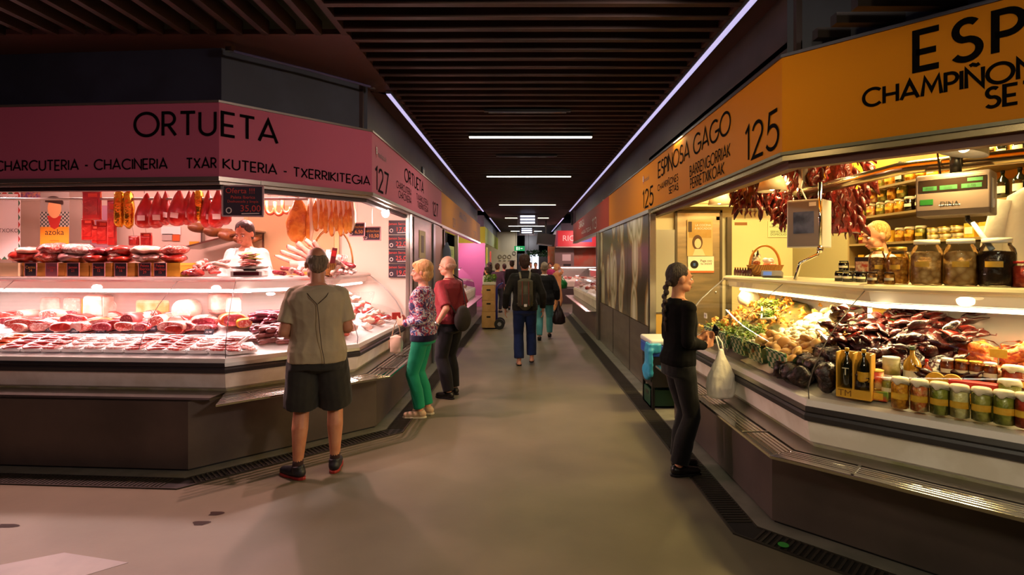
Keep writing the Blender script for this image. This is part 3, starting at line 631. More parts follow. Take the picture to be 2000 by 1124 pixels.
# big wrapped pieces on the chamfer
for j, (px, py, w, h, m) in enumerate(((436, 612, .20, .17, COOK), (466, 614, .22, .15, FATTY), (500, 610, .18, .19, MORT), (548, 603, .18, .16, COOK))):
    block(px, py, w, .2, h, m, ('pink wrapped ham at the corner of the case', 'white wrapped ham piece next to the corner ham', 'tall pale wrapped ham behind the dark sausages', 'pink ham block behind the man at the counter')[j], LCH)
slab(452, 636, .15, .14, .08, ORSL, 'orange paprika meat heap at the case corner', LCH); slab(474, 640, .10, .1, .06, M('yellow_pate', 'd8982c', .45, coat=.3), 'yellow pate piece beside the orange meat', LCH)
def sausage(bend, r, L, mat, name='sausage'):
    pts = []; rs = []
    for i in range(9):
        t = i/8-.5; pts.append((t*L, bend*(1-(2*t)**2), 0)); rs.append(r*(1 if 0 < i < 8 else .45))
    return MB().tube(pts, rs, 10)
def pile(seg, a0, a1, d0, d1, n, h0, mat, label, group, r=.023, L=.18, bend=.035, layers=3, yw=.5, name='sausage'):
    me = None
    for i in range(n):
        lay = int(i*layers/n); t = lay/max(1, layers); sh = .12*t*(a1-a0)
        a = rnd(a0+sh, a1-sh); d = rnd(d0+.4*t*(d1-d0), d1); p = seg.floor(a, d, h0+lay*r*1.75)
        if me is None:
            o = thing1(name, sausage(bend, r, L, mat), mat, p, label, 'sausage', group); me = o
        else: o = dup(me, p)
        o.rotation_euler = (rnd(-.25, .1), rnd(-.12, .12), seg.yaw+rnd(-yw, yw))
s0 = LCH.px(488, .5); s1 = LCH.px(566, .5)
pile(LCH, s0+.06, s1, .38, .62, 24, .02, CHORI, 'dark red curved chorizo in the heap left of the man at the counter', 'dark chorizos in the upper heap', layers=4)
pile(LCH, LCH.px(486, .2), LCH.px(575, .2), .14, .34, 22, .02, M('smoked_chorizo', '6e2a2c', .35, col2='8a4440', scale=20, coat=.5), 'brownish smoked sausage in the low front heap left of the man', 'smoked sausages in the front heap', layers=3, yw=.2)
pile(LCH, LCH.px(655, .2), LCH.L-.06, .12, .38, 18, .02, REDS, 'orange red sausage in the heap right of the man', 'orange red sausages', layers=4, yw=.9)
pile(LA, .1, .5, .15, .45, 18, .02, REDS, 'short red sausage on the aisle side of the meat case', 'red sausages on the aisle side', layers=3, yw=1.2, L=.12)
def lump(seg, a0, a1, d0, d1, n, mats, labels, group, sz=(.08, .14), base=0, name='meat_piece'):
    for i in range(n):
        a, d = rnd(a0, a1), rnd(d0, d1); w, l, h = rnd(*sz), rnd(*sz), rnd(.05, .08)
        q = MB().ell((0, 0, h*.45), (w/2, l/2, h/2), nu=24, nv=14).jig(.028, 15, i*3.3).jig(.01, 45, i)
        j = i % len(mats); thing1(name, q, mats[j], seg.floor(a, d, base+(d-d0)*.25), labels[j], 'meat', group+' (%s)' % labels[j].split()[0], rnd(0, 6))
CHK = M('raw_chicken', 'e8bca0', .4, col2='d89080', scale=8, coat=.5); RAW = M('raw_red_meat', 'b02a26', .35, col2=['c8463c', 'e8b0a0'], scale=10, lo=.4, hi=.75, coat=.5)
lump(LA, .3, 1.85, .12, .75, 54, (RAW, CHK, FATTY), ('red raw meat piece on the aisle side of the meat case', 'pale raw meat piece on the aisle side of the meat case', 'white fatty meat piece on the aisle side of the meat case'), 'raw pieces')
lump(LCH, LCH.px(668, .5), LCH.L-.02, .42, .72, 20, (CHK, RAW, FATTY), ('pale raw piece behind the orange sausages', 'red raw piece behind the orange sausages', 'white fatty piece behind the orange sausages'), 'pieces behind the sausages')
struct_tr = [thing1('divider_plate', MB().b2(-.1, .1, -.003, .003, 0, .1), FILM, LCH.floor(LCH.px(520, .36), .36), 'clear plastic divider between the two sausage heaps', 'divider', rot=LCH.yaw, smooth=False)]
# --- on the deck: boxes, slates and vacuum packed hams
DZ = 1.521
def ondeck(seg, px, d=.62): return seg.at(px, d, DZ)
bx = [(26, 40, 'pale', .24), (88, 26, 'wood', .2), (126, 20, 'wood', .18), (168, 26, 'wood', .2), (214, 24, 'wood', .2), (260, 22, 'wood', .2), (299, 16, 'wood', .2), (345, 24, 'yellow', .2)]
YEL = M('yellow_box', 'd8a02c', .55); PALEB = M('pale_box', 'e8c89c', .55)
for j, (px, wpx, kd, dp) in enumerate(bx):
    o = root('display_box', ondeck(LF, px, .66), ('pale long box at the far end of the counter top', 'wooden box beside the pale box', 'second wooden box on the counter top', 'wooden box in the middle left of the counter top', 'wooden box under the red round ham', 'wooden box two from the yellow box', 'narrow wooden box next to the yellow box', 'bright yellow box near the salami heap')[j], 'box', 'boxes under the packed hams', LF.yaw)
    w = wpx*1.9*.0048; q = MB().b2(-w/2, w/2, -dp/2, dp/2, 0, .125); q.build('box', {'pale': PALEB, 'wood': WOOD, 'yellow': YEL}[kd], o, bev=.004)
    MB().b2(-w/2-.004, w/2+.004, -dp/2-.004, dp/2+.004, .105, .13).build('rim', {'pale': PALEB, 'wood': WOOD, 'yellow': YEL}[kd], o)
for j, (px, t) in enumerate(((60, 'Cecina\n24'), (101, 'Lomo\n18'), (143, 'Jamon\n21'), (193, 'Chorizo\n12'), (236, 'Paleta\n16'), (283, 'Paleta\nIberica\n29'), (313, 'Paleta\nBodega\n15'))):
    r = root('price_slate', ondeck(LF, px, .52), '%s price slate from the far end leaning on the counter top boxes' % ORD[j], 'price slate', 'price slates on the meat counter', LF.yaw)
    MB().box((0, 0, .066), (.115, .004, .125)).build('slate', SLATE if j != 1 else M('faded_slate', '8a4a58', .5), r)
    MB().b2(-.06, .06, -.004, .002, .0, .006).b2(-.06, .06, -.004, .002, .126, .132).b2(-.061, -.056, -.004, .002, 0, .13).b2(.056, .061, -.004, .002, 0, .13).build('frame', M('slate_frame', 'b8787a', .5), r)
    words(t, .036, (0, -.0035, .072), 0, CHALKR if j not in (0,) else CHALKY, r, world=False)
hams = [(50, 508, .25, .115, 0, CURED, 'red ham packed in film, lower layer at the far end'), (98, 507, .24, .11, 0, MARB, 'pink streaked ham pack, lower layer beside the far end pack'), (145, 506, .23, .10, 0, M('dark_pack', '6a3a3c', .3, col2='a87c78', scale=14, coat=.7), 'dark ham pack in the lower layer under the white-striped pack'),
        (192, 506, .22, .085, 0, CURED, 'bright red pack in the lower layer under the ring-marked pack'), (238, 507, .21, .075, 0, REDF, 'smooth round red ham in the lower layer'), (291, 506, .28, .085, 0, DUST, 'creamy streaked ham pack in the lower layer'), (341, 506, .2, .085, 0, CURED, 'dark red pack at the end of the lower layer'),
        (58, 488, .2, .075, 1, FATTY, 'pale fatty pack on top at the far end'), (106, 489, .25, .11, 1, MARB, 'tall pink pack with white rind on top'), (153, 491, .29, .10, 1, DUST, 'white-striped ham pack on top of the dark pack'), (200, 492, .15, .065, 1, SALAMI, 'ring-marked small pack on the top layer'),
        (239, 494, .24, .085, 1, CURED, 'brown red pack resting on the smooth round ham'), (290, 495, .28, .085, 1, FATTY, 'cream pack with one red spot on the top layer'), (342, 491, .22, .09, 1, MARB, 'pink red pack at the end of the top layer')]
for j, (px, pb, w, h, up, m, lab) in enumerate(hams):
    q = MB().ell((0, 0, h*.5), (w/2, .11, h/2), nu=26, nv=14).jig(.022, 13, j*5)
    z0 = DZ+.131+(.078 if up else 0); p = LF.at(px, .66, 0); p.z = z0
    o = thing1('packed_ham', q, m, p, lab, 'ham', 'vacuum packed hams on the meat counter', LF.yaw+rnd(-.2, .2))
    q = MB().ell((0, 0, h*.5), (w/2+.012, .12, h/2+.006), nu=20, nv=10).jig(.016, 12, j*5); q.jig(.008, 40, j).build('film', FILM, o, smooth=True)
# heap of small salamis and cold cuts at the corner of the deck
for j in range(26):
    px = rnd(366, 440); seg = LF if px < 426 else LCH; p = seg.at(px, rnd(.56, .85), DZ+.022+rnd(0, .12)*(1 if px > 375 else .4))
    L_ = rnd(.1, .17); m = (DUST, SALAMI, MARB, CURED, FATTY)[j % 5]; o = thing1('salami', sausage(.01, rnd(.018, .026), L_, m), m, p, ('floury', 'dark', 'pink', 'red', 'white')[j % 5]+' salami stick in the heap at the corner of the counter top', 'salami', 'salami heap at the counter corner (%d)' % (j % 5))
    o.rotation_euler = (rnd(-.2, .2), rnd(-.4, .4), rnd(0, 3))
# scale with a tray of cold cuts
r = root('counter_scale', LCH.at(488, .68, DZ), 'white counter scale piled with cold cuts in front of the butcher', 'scale', rot=LCH.yaw*.3)
MB().b2(-.14, .14, -.12, .12, 0, .055).build('body', M('scale_white', 'dcd6d2', .4), r, bev=.008); MB().b2(-.11, .11, -.124, -.12, .01, .045).build('display', M('scale_screen', '4a1a20', .2), r)
MB().lathe([(.05, .055), (.06, .065), (.15, .075), (.17, .095), (.165, .095), (.14, .082), (.02, .08)], n=24).build('pan', STEEL, r, smooth=True)
for j in range(12):
    z = 1.62+.014*j*.75; m = (PALE, MORT, MARB, M('lettuce', '8a8a2c', .5, col2='b8a83c', scale=20))[j % 4]
    q = MB().lathe([(.02, -.004), (.07, -.005), (.085, 0), (.07, .006), (.02, .006)], n=14).jig(.014, 14, j*2.2); p = LCH.at(488+rnd(-9, 9), .68+rnd(-.04, .04), z)
    o = thing1('cold_cut', q, m, p, ('pale', 'pink', 'red', 'yellow green')[j % 4]+' slice in the pile on the counter scale', 'cold cut', 'cold cuts on the scale (%d)' % (j % 4)); o.rotation_euler = (rnd(-.3, .3), rnd(-.3, .3), rnd(0, 3))
# trotters and pale ham bones
for j, (x0, y0, x1, y1, rr) in enumerate(((538, 500, 600, 520, .022), (548, 492, 596, 508, .026), (560, 482, 606, 500, .03), (580, 474, 612, 500, .03), (596, 468, 630, 496, .026), (612, 470, 632, 500, .022))):
    a_, b_ = at(x0, y0, 5.75), at(x1, y1, 5.85)
    if a_.z < 1.58: a_.z = 1.58
    q = MB().tube([V((0, 0, 0)), (b_-a_)*.1, (b_-a_)*.4, (b_-a_)*.75, b_-a_], [rr*.75, rr*1.0, rr*.95, rr*1.4, rr*1.9], 14).jig(.012, 22, j)
    tr_ = thing1('pig_trotter', q, (FATTY, CHK)[j % 2], a_, ('lowest pale trotter fanned out beside the man', 'second pale trotter of the fan', 'middle trotter of the fan above the counter', 'thick pale trotter of the fan', 'upright trotter under the hanging hams', 'last small trotter near the wicker box')[j], 'trotter', 'pale trotters')
    d_ = (a_-b_).normalized(); MB().tube([d_*.002, d_*.006], rr*.55, 12).jig(.012, 22, j).build('cut_end', RAW if False else CURED, tr_)
r = root('trotter_box', at(585, 534, 5.8)-V((0, 0, .02)), 'low pale crate the trotters stick out of', 'crate'); r.location.z = DZ; r.location.y = 5.82; r.location.x = -2.36
MB().b2(-.2, .2, -.1, .1, 0, .06).build('crate', WOOD, r, bev=.004); MB().b2(-.19, .19, -.09, .09, .06, .15).jig(.02, 9).build('filling', FATTY, r, smooth=True)
# wicker box with bottle carton
bp = LCH.at(640, .62, DZ)
r = root('wicker_box', bp, 'small square wicker box behind the man holding wrapped sticks', 'basket')
MB().lathe([(.06, 0), (.075, .05), (.085, .11), (.09, .125), (.08, .12), (.07, .05), (.055, .01)], n=12).build('basket', WICK, r)
for j in range(7):
    o = thing1('wrapped_stick', MB().tube([(0, 0, 0), (rnd(-.04, .04), rnd(-.03, .03), rnd(.17, .25))], [.012, .014], 8), (CARD, FATTY, M('violet_wrap', 'a8889c', .4))[j % 3], bp+V((rnd(-.03, .01), rnd(-.03, .03), .03)), ('white', 'cream', 'mauve')[j % 3]+' wrapped stick in the wicker box behind the man', 'stick', 'wrapped sticks (%d)' % (j % 3))
o = root('bottle_carton', bp+V((.045, .0, .1)), 'dark red tall carton leaning in the wicker box', 'carton'); o.rotation_euler = (0, .16, .3)
MB().b2(-.025, .025, -.025, .025, -.06, .19).build('carton', M('dark_red_card', '4a0e12', .4), o, bev=.003); MB().b2(-.022, .022, -.027, -.025, .1, .16).build('panel', M('red_card', '8a1a18', .4), o)
# salami heap and handled basket on the aisle side
for j in range(30):
    px = rnd(654, 730); seg = LCH if px < 690 else LA; p = seg.at(min(px, 715), rnd(.55, .8), DZ+.022+rnd(0, .11)); 
    if seg is LA: p = LA.P(rnd(.05, .75), rnd(.56, .85), DZ+.022+rnd(0, .1))
    m = (DUST, SALAMI, FATTY)[j % 3]; o = thing1('salami', sausage(.015, rnd(.02, .027), rnd(.12, .2), m), m, p, ('floury', 'dark', 'white')[j % 3]+' salami in the heap beside the handled basket', 'salami', 'salami heap by the basket (%d)' % (j % 3)); o.rotation_euler = (rnd(-.2, .2), rnd(-.5, .5), rnd(0, 3))
bc = LA.P(.95, .6, DZ)
r = root('handled_basket', bc, 'big wicker basket with tall hoop handle full of pale salamis', 'basket', rot=.25)
MB().lathe([(.14, 0), (.19, .05), (.225, .12), (.235, .13), (.215, .125), (.18, .06), (.12, .015)], n=26).build('basket', WICK, r)
MB().tube([(.225*math.cos(t*PI/16), 0, .12+.42*math.sin(t*PI/16)) for t in range(17)], .010, 8).build('handle', WICK, r, smooth=True)
MB().tube([(.228*math.cos(t*PI/16), .03, .12+.40*math.sin(t*PI/16)) for t in range(17)], .006, 8).build('handle', WICK, r, smooth=True)
for j in range(16):
    t = j/15*5.6; o = thing1('salami', MB().tube([(0, 0, 0), (.03*math.cos(t), .03*math.sin(t), .08), (.06*math.cos(t), .06*math.sin(t), .17)], [.02, .026, .018], 10), (DUST, FATTY, SALAMI)[j % 3], bc+V((.1*math.cos(t)*rnd(.3, 1.2), .1*math.sin(t)*rnd(.3, 1.2), .05)), ('floury', 'white', 'dark')[j % 3]+' salami standing in the hoop-handled basket', 'salami', 'salamis in the handled basket (%d)' % (j % 3))
# --- hanging goods
RAILY = 5.6
r = root('hanging_rail', (-4.2, RAILY, 2.33), 'steel rail the packs and red hams hang from in the meat stall', 'rail')
MB().tube([(-2.2, 0, 0), (1.9, 0, 0)], .014, 10).build('rail', STEEL, r, smooth=True)
for x in (-2.1, -.1, 1.8): MB().tube([(x, 0, 0), (x, 0, .67)], .008, 8).build('hanger', STEEL, r)
def hook(r, h): MB().tube([(0, 0, h), (0, 0, h+.02), (.008, 0, h+.035)], .003, 5).build('hook', STEEL, r)
def pouch(px, p0, p1, wpx, lab, dark=False, gr='hanging ham packs', yw=0, Y=RAILY):
    c = at(px, p1, Y); h = (p1-p0)*Y/FPX; w = wpx*Y/FPX; r = root('ham_pack', c, lab, 'ham pack', gr, yw)
    q = MB().box((0, 0, h/2), (w, .03, h)); q.build('pack', M('red_pack', '8a1612', .3, col2='a82018', scale=9, coat=.8), r, bev=.012)
    MB().box((0, -.016, h*.45), (w*.72, .006, h*.55)).build('window', CURED, r, bev=.002); MB().box((0, 0, h-.01), (w*1.03, .012, .03)).build('seal', M('clear_seal', 'd88878', .2, coat=.6), r)
    MB().box((w*.1, -.0165, h*.86), (w*.5, .004, h*.12)).build('label', M('pack_label', 'd8543c', .4), r)
    MB().tube([(0, .0, h-.01), (0, RAILY-Y, 2.33-c.z)], .002, 5).build('string', STEEL, r)
for x in ((180, 374, 430, 36, 'large sliced ham pack hanging top nearest the poster'), (172, 428, 470, 24, 'ham pack hanging below the large one'), (201, 432, 478, 24, 'ham pack hanging second in the lower row'), (219, 392, 480, 17, 'long narrow ham pack hanging beside the gold wrapped loins'), (262, 462, 480, 20, 'small ham pack low under the gold wraps'), (286, 456, 482, 22, 'small ham pack low under the first red ham'), (187, 440, 476, 14, 'thin ham pack between two lower packs')):
    pouch(*x, Y=RAILY+.1 if x[1] > 425 else RAILY)
for j, (px, p0, p1) in enumerate(((233, 366, 444), (251, 368, 446), (388, 366, 432))):
    c = at(px, p1, RAILY); h = (p1-p0)*RAILY/FPX; r = root('foil_wrapped_loin', c, ('gold foil wrapped loin hanging nearest the ham packs', 'gold foil wrapped loin hanging just before the red hams', 'gold foil wrapped loin hanging among the red hams')[j], 'loin', 'gold foil wrapped loins')
    MB().tube([(0, 0, 0), (0, 0, .04), (.005, 0, h*.5), (0, 0, h*.85), (0, 0, h*.93), (0, 0, h)], [.02, .045, .05, .045, .016, .03], 14).jig(.012, 26, j).build('wrap', GOLD, r, smooth=True); hook(r, h)
for j, (px, w, p0, p1, yw) in enumerate(((282, .20, 378, 446, .1), (305, .15, 374, 446, .7), (321, .13, 372, 440, 1.0), (345, .19, 370, 442, .2), (366, .13, 372, 440, .9), (376, .12, 374, 436, 1.1), (404, .13, 370, 446, 1.0), (422, .16, 368, 446, .6), (437, .15, 366, 440, .8))):
    c = at(px, p1, RAILY-.03*(j % 2)); h = (p1-p0)*RAILY/FPX; r = root('hanging_ham', c, '%s red film-wrapped ham on the rail counting from the gold wraps' % ORD[j], 'ham', 'red hams on the rail', yw)
    n = 18; rings = []
    for z, s in ((.0, .28), (.03, .62), (.12, .95), (.35, 1), (.6, .8), (.82, .45), (.95, .2), (1, .12)): rings.append([V((w/2*s*math.cos(2*PI*q/n)+w*.12*z, .055*s*math.sin(2*PI*q/n), z*h)) for q in range(n)])
    MB().loft(rings).jig(.008, 14, j).build('ham', REDF, r, smooth=True)
    if j not in (5, 8): MB().box((0, -.058, h*.28), (.075, .003, .055), rot=Matrix.Rotation(rnd(-.15, .15), 3, 'Y')).build('sticker', CARD, r)
    hook(r, h)
for j, (px, w, d, p0, p1, yw, tone) in enumerate(((580, .245, .11, 384, 474, .05, 0), (604, .08, .09, 382, 482, .4, 1), (617, .10, .09, 384, 452, .6, 0), (627, .08, .09, 384, 448, .8, 1), (637, .09, .09, 384, 456, .7, 0), (648, .09, .09, 386, 462, .7, 1), (657, .09, .09, 386, 452, .6, 0), (666, .09, .09, 386, 462, .7, 0), (676, .09, .09, 388, 458, .8, 0), (684, .09, .09, 388, 456, .7, 1))):
    Y = 5.95; c = at(px, p1, Y); h = (p1-p0)*Y/FPX; r = root('cured_ham', c, ('big golden cured ham hanging broadside in front', )[0] if j == 0 else '%s slim cured ham hanging in the row behind the big golden one' % ORD[j-1], 'ham', 'cured hams hanging over the counter', yw)
    n = 18; rings = []
    for z, s, ox in ((.0, .2, 0), (.04, .5, 0), (.18, .88, 0), (.42, 1, .0), (.65, .86, .05), (.82, .55, .08), (.93, .3, .05), (1, .22, .02)): rings.append([V((w/2*s*math.cos(2*PI*q/n)+w*ox, d/2*s*math.sin(2*PI*q/n), z*h)) for q in range(n)])
    MB().loft(rings).jig(.01, 9, j).build('ham', YHAM, r, smooth=True)
    if j: MB().tube([(w*.32*a_, -d*.46*b_, z*h) for z, a_, b_ in ((.06, .4, .5), (.3, 1, 1), (.6, .9, .9), (.85, .6, .5), (.98, .3, .2))], [.010, .022, .026, .022, .014], 10).build('fat_edge', M('ham_fat', 'f2e0bc', .4, coat=.3), r, smooth=True)
    hook(r, h)
r = root('hanging_rail', (-2.35, 5.95, 2.43), 'steel rail the golden cured hams hang from', 'rail'); MB().tube([(-.55, 0, 0), (.78, 0, 0)], .014, 10).build('rail', STEEL, r, smooth=True)
for x in (-.5, .55): MB().tube([(x, 0, 0), (x, 0, .57)], .008, 8).build('hanger', STEEL, r)
for j in range(3):
    c = at((528, 545, 560)[j], (418, 420, 416)[j], 6.4); r = root('hanging_sausage', c, ('red sausage loop hanging behind the chalk offer board', 'second red sausage loop hanging behind the offer board', 'red sausage loop hanging against the big golden ham')[j], 'sausage', 'red sausage loops')
    MB().tube([(.05*math.cos(t*PI/8), 0, .07-.07*math.sin(t*PI/8)) for t in range(9)]+[(-.05, 0, .16)], .022, 10).build('link', REDS, r, smooth=True); hook(r, .16); MB().tube([(0, 0, .16), (0, 0, 3.0-c.z)], .002, 5).build('string', STEEL, r)
# --- boards, posters and furniture on the stall walls
def chalkboard(c, w, h, yaw, lines, lab, group=None, cat='chalkboard', frame=None):
    r = root('chalkboard', c, lab, cat, group, yaw)
    MB().box((0, 0, 0), (w, .012, h)).build('board', SLATE, r)
    if frame: MB().b2(-w/2, w/2, -.012, .0, h/2-.008, h/2+.004).b2(-w/2, w/2, -.012, 0, -h/2-.004, -h/2+.008).b2(-w/2-.004, -w/2+.008, -.012, 0, -h/2, h/2).b2(w/2-.008, w/2+.004, -.012, 0, -h/2, h/2).build('frame', frame, r)
    for t, s, x, z, m in lines:
        if t == 'o': MB().tube([(x+s*math.cos(2*PI*i/20), -.009, z+s*1.1*math.sin(2*PI*i/20)) for i in range(21)], s*.22, 6).build('emblem', CHALKW, r)
        elif t == '_': MB().box((x, -.008, z), (s, .002, .008), rot=Matrix.Rotation(-.03, 3, 'Y')).build('underline', m, r)
        else: words(t, s, (x, -.0075, z), 0, m, r, world=False)
    return r
c = at(475, 393, 4.37)
chalkboard(c, .325, .255, .1, (('Oferta !!!', .062, -.02, .082, CHALKR), ('Paleta Iberica', .036, -.0, .03, CHALKR), ('Deshuesada y limpia', .03, -.0, -.005, CHALKR), ('35,00', .075, .06, -.064, CHALKR), ('o', .02, -.11, -.08, None), ('_', .14, .06, -.104, CHALKW)), 'hanging chalk offer board priced 35,00 above the butcher', frame=M('board_edge', 'c8a0a0', .5))
for s in (-.14, .14): MB().tube([(s, 0, .12), (s, 0, 2.33-c.z)], .002, 5).build('wire', STEEL, bpy.data.objects['chalkboard'])
for j, (y0, y1, t) in enumerate(((430, 458, '17,90'), (459, 486, '22,00'), (487, 514, '25,00'), (515, 543, '19,00'))):
    c = at(778, (y0+y1)/2, 7.05); h = (y1-y0)*7.05/FPX-.006; w = 40*7.05/FPX; c.y = 7.085
    chalkboard(c, w, h, 0, (('Jamon Serrano', .045, 0, .045, CHALKR), (t, .085, .05, -.03, CHALKR), ('o', .02, -.1, -.045, None), ('_', .14, .05, -.07, CHALKW)), ('topmost price board of the column on the stall end wall', 'second price board from the top on the end wall', 'third price board from the top, priced 25,00', 'lowest price board of the column, priced 19,00')[j], 'price boards on the end wall')
for j, (px, py, w, h, t) in enumerate(((727, 457, .20, .155, '10,50'), (698, 449, .18, .15, '6,50'))):
    c = at(px, py, 5.95); chalkboard(c, w, h, -.1, (('Salchichon', .04, 0, .03, CHALKY), (t, .055, .02, -.025, CHALKY), ('o', .012, -.07, -.045, None)), ('small chalk price board hung on the basket handle', 'small chalk board half behind the other on the basket')[j], 'small boards on the basket', frame=M('board_edge', 'c8a0a0', .5))
    MB().tube([(0, .0, h/2-.01), (0, .0, 2.43-c.z)], .002, 5).build('wire', STEEL, bpy.data.objects[[o.name for o in bpy.data.objects if o.name.startswith('chalkboard')][-1]])
# posters
def poster(c, w, h, yaw, lab, base, name='poster'):
    r = root(name, c, lab, 'poster', None, yaw); MB().box((0, 0, 0), (w, .004, h)).build('sheet', base, r); return r
Yp = 6.6
c = at(107, 425, Yp); r = poster(c, 56*Yp/FPX, 108*Yp/FPX, 0, 'azoka poster with figure in a dark beret over an orange band', M('poster_grey', '9a9288', .5)); w, h = 56*Yp/FPX, 108*Yp/FPX
MB().b2(-w/2, w/2, -.004, -.002, -h/2, -h*.17).build('orange_band', M('poster_orange', 'd88a18', .5), r)
MB().b2(-w/2, w/2, -.004, -.002, -h*.17, h*.10).build('checked_shirt', M('checked_print', '3a423c', .6, tex='check', scale=42, col2='b8b4a8', lo=.3, hi=.7), r)
MB().prism([(0, 0)]*0 or [(x, z) for x, z in arc(0, 0, .085, .125, 0, 360, 22)[:-1]], 0, .002).xf(Matrix.Rotation(PI/2, 3, 'X'), (0, -.0042, .115)).build('face', M('print_skin', 'e8a870', .5), r)
MB().prism(arc(0, 0, .115, .075, -10, 190, 18), 0, .002).xf(Matrix.Rotation(PI/2, 3, 'X') @ Matrix.Rotation(-.15, 3, 'Z'), (0, -.0062, .19)).build('beret', M('print_beret', '2e1e18', .5), r)
MB().prism([(-.09, .02), (.09, .02), (.05, -.12), (0, -.15), (-.05, -.12)], 0, .002).xf(Matrix.Rotation(PI/2, 3, 'X'), (0, -.0034, -.0)).build('neckerchief', M('print_red', 'b8241c', .5), r)
words('azoka', .105, (0, -.005, -h*.27), 0, BLACK, r, world=False)
words('merkatua', .03, (0, -.005, -h*.42), 0, BLACK, r, world=False)
MB().tube([(0, 0, h/2), (0, 0, h/2+.5)], .003, 5).build('wire', STEEL, r)
c = at(14, 440, Yp); r = poster(c, .33, .86, 0, 'white poster edged with red and green triangles beside the azoka poster', M('poster_white', 'f2ecea', .5))
for i in range(9):
    for xx, m in ((-.155, i), (.155, i+1)):
        MB().add([(xx-.012, -.004, -.40+i*.09), (xx+.012, -.004, -.355+i*.09), (xx-.012, -.004, -.31+i*.09)], [(0, 1, 2)]).build('triangle', (M('print_green', '2e6a4a', .5), M('print_red', 'b8241c', .5))[m % 2], r)
for i in range(4):
    for zz, m in ((.41, i), (-.41, i+1)): MB().add([(-.14+i*.075, -.004, zz-.02), (-.07+i*.075, -.004, zz-.02), (-.105+i*.075, -.004, zz+.02)], [(0, 1, 2)]).build('triangle', (M('print_green', '2e6a4a', .5), M('print_red', 'b8241c', .5))[m % 2], r)
for z_, t in ((.33, 'TXOKO'), (-.07, 'TXOKO')): words(t, .07, (.02, -.004, z_), 0, M('grey_print', '6a6468', .5), r, world=False)
MB().tube([(0, 0, .43), (0, 0, .9)], .003, 5).build('wire', STEEL, r)
r = root('purple_banner', at(60, 380, 6.7), 'thin purple and gold paper strip above the white poster', 'banner'); MB().box((0, 0, 0), (.9, .004, .1)).build('strip', M('purple_print', '6a4a8a', .5, col2='c88a6a', scale=30), r); MB().tube([(0, 0, .04), (0, 0, .6)], .003, 5).build('wire', STEEL, r)
r = root('banded_divider', (-5.55, 6.9, 1.5), 'mauve banded panel standing between the poster and the hanging packs', 'panel')
MB().b2(-.12, .12, -.02, .02, -1.2, .9).build('panel', M('mauve_panel', 'a8788a', .5), r); MB().b2(.13, .17, -.03, .03, -1.2, .95).build('post', ALU, r, bev=.004)
r = root('cold_room_door', (-3.1, 7.08, .3), 'tan cold room door behind the butcher', 'door'); MB().b2(-.6, .55, -.03, 0, 0, 2.05).build('leaf', TAN, r, bev=.006); MB().b2(-.66, .61, -.02, 0, 2.05, 2.12).b2(-.66, -.6, -.02, 0, 0, 2.1).b2(.55, .61, -.02, 0, 0, 2.1).build('frame', M('yellowish_frame', 'cbb07c', .5), r); MB().tube([(-.5, -.03, .9), (-.5, -.07, .95), (-.5, -.07, 1.15), (-.5, -.03, 1.2)], .01, 8).build('handle', STEEL, r)
r = root('steel_shelf', (-3.9, 6.85, 1.95), 'slanting steel shelf with cured hams behind the butcher', 'shelf'); MB().box((0, 0, 0), (.9, .4, .02), rot=Matrix.Rotation(-.25, 3, 'Y')).build('board', STEEL, r); MB().b2(-.42, -.4, .18, .24, -.1, .3).build('bracket', STEEL, r); MB().b2(.4, .42, .18, .24, -.2, .1).build('bracket', STEEL, r)
for j in range(4):
    o = thing1('cured_ham', MB().ell((0, 0, 0), (.16, .07, .07)).tube([(.12, 0, 0), (.28, 0, .03)], [.05, .025]).jig(.01, 9, j), M('brown_ham', '6a3a1a', .5, col2='8a5426', scale=9, coat=.3), (-4.15+j*.19, 6.72, 2.08-.25*.19*0-(j*.05)+.02), ('brown cured ham at the high end of the slanting shelf', 'second brown ham on the slanting shelf', 'third brown ham on the slanting shelf', 'brown ham at the low end of the slanting shelf')[j], 'ham', 'hams on the slanting shelf', 1.3)
for j, (px, py, w, h, m, lab) in enumerate(((325, 450, .26, .11, CARD, 'blank white notice under the red hams'), (318, 463, .14, .09, M('grey_card', 'b8aca4', .5), 'grey and white notice under the blank one'), (335, 464, .10, .09, M('orange_card', 'd0602c', .5), 'orange notice card under the red hams'), (371, 478, .13, .09, YEL, 'small yellow card beside the slanting shelf'))):
    c = at(px, py, 7.0); c.y = 7.09; r = root('paper_notice', c, lab, 'notice', 'paper notices on the stall wall'); MB().box((0, 0, 0), (w, .006, h)).build('sheet', m, r)
c = at(455, 356, 4.5)
r = root('hanging_tags', at(450, 357, 4.45), 'little cream ticket clipped under the sign at the corner', 'ticket'); MB().box((0, 0, 0), (.11, .004, .06)).build('card', CARD, r); words('2,50 kg', .03, (0, -.003, 0), 0, INK, r, world=False); MB().tube([(0, 0, .03), (0, 0, .07)], .003, 5).build('clip', STEEL, r)
# bare bulb under the sign
bl = at(753, 416, 6.1)
r = root('light_bulb', bl, 'glaring bare bulb hanging near the end wall of the meat stall', 'bulb')
MB().ell((0, 0, 0), (.045, .045, .055)).build('globe', M('bulb_glow', 'fff0e4', .4, emit=60), r, smooth=True); MB().cyl((0, 0, .05), (0, 0, .1), .02).build('socket', WHITE, r); MB().tube([(0, 0, .1), (0, 0, 3.0-bl.z)], .004, 6).build('cord', WHITE, r)
lamp('POINT', (bl.x, bl.y-.02, bl.z-.08), 26, (1, .72, .66), .05)
r = root('corner_post', (-1.57, 7.08, 0), 'slim steel post at the aisle end of the meat counter', 'post'); MB().b2(-.025, .025, -.03, .03, 0, 2.3).build('post', STEEL, r, bev=.004); MB().b2(.03, .06, -.02, .02, 0, 2.3).build('track', ALU, r)
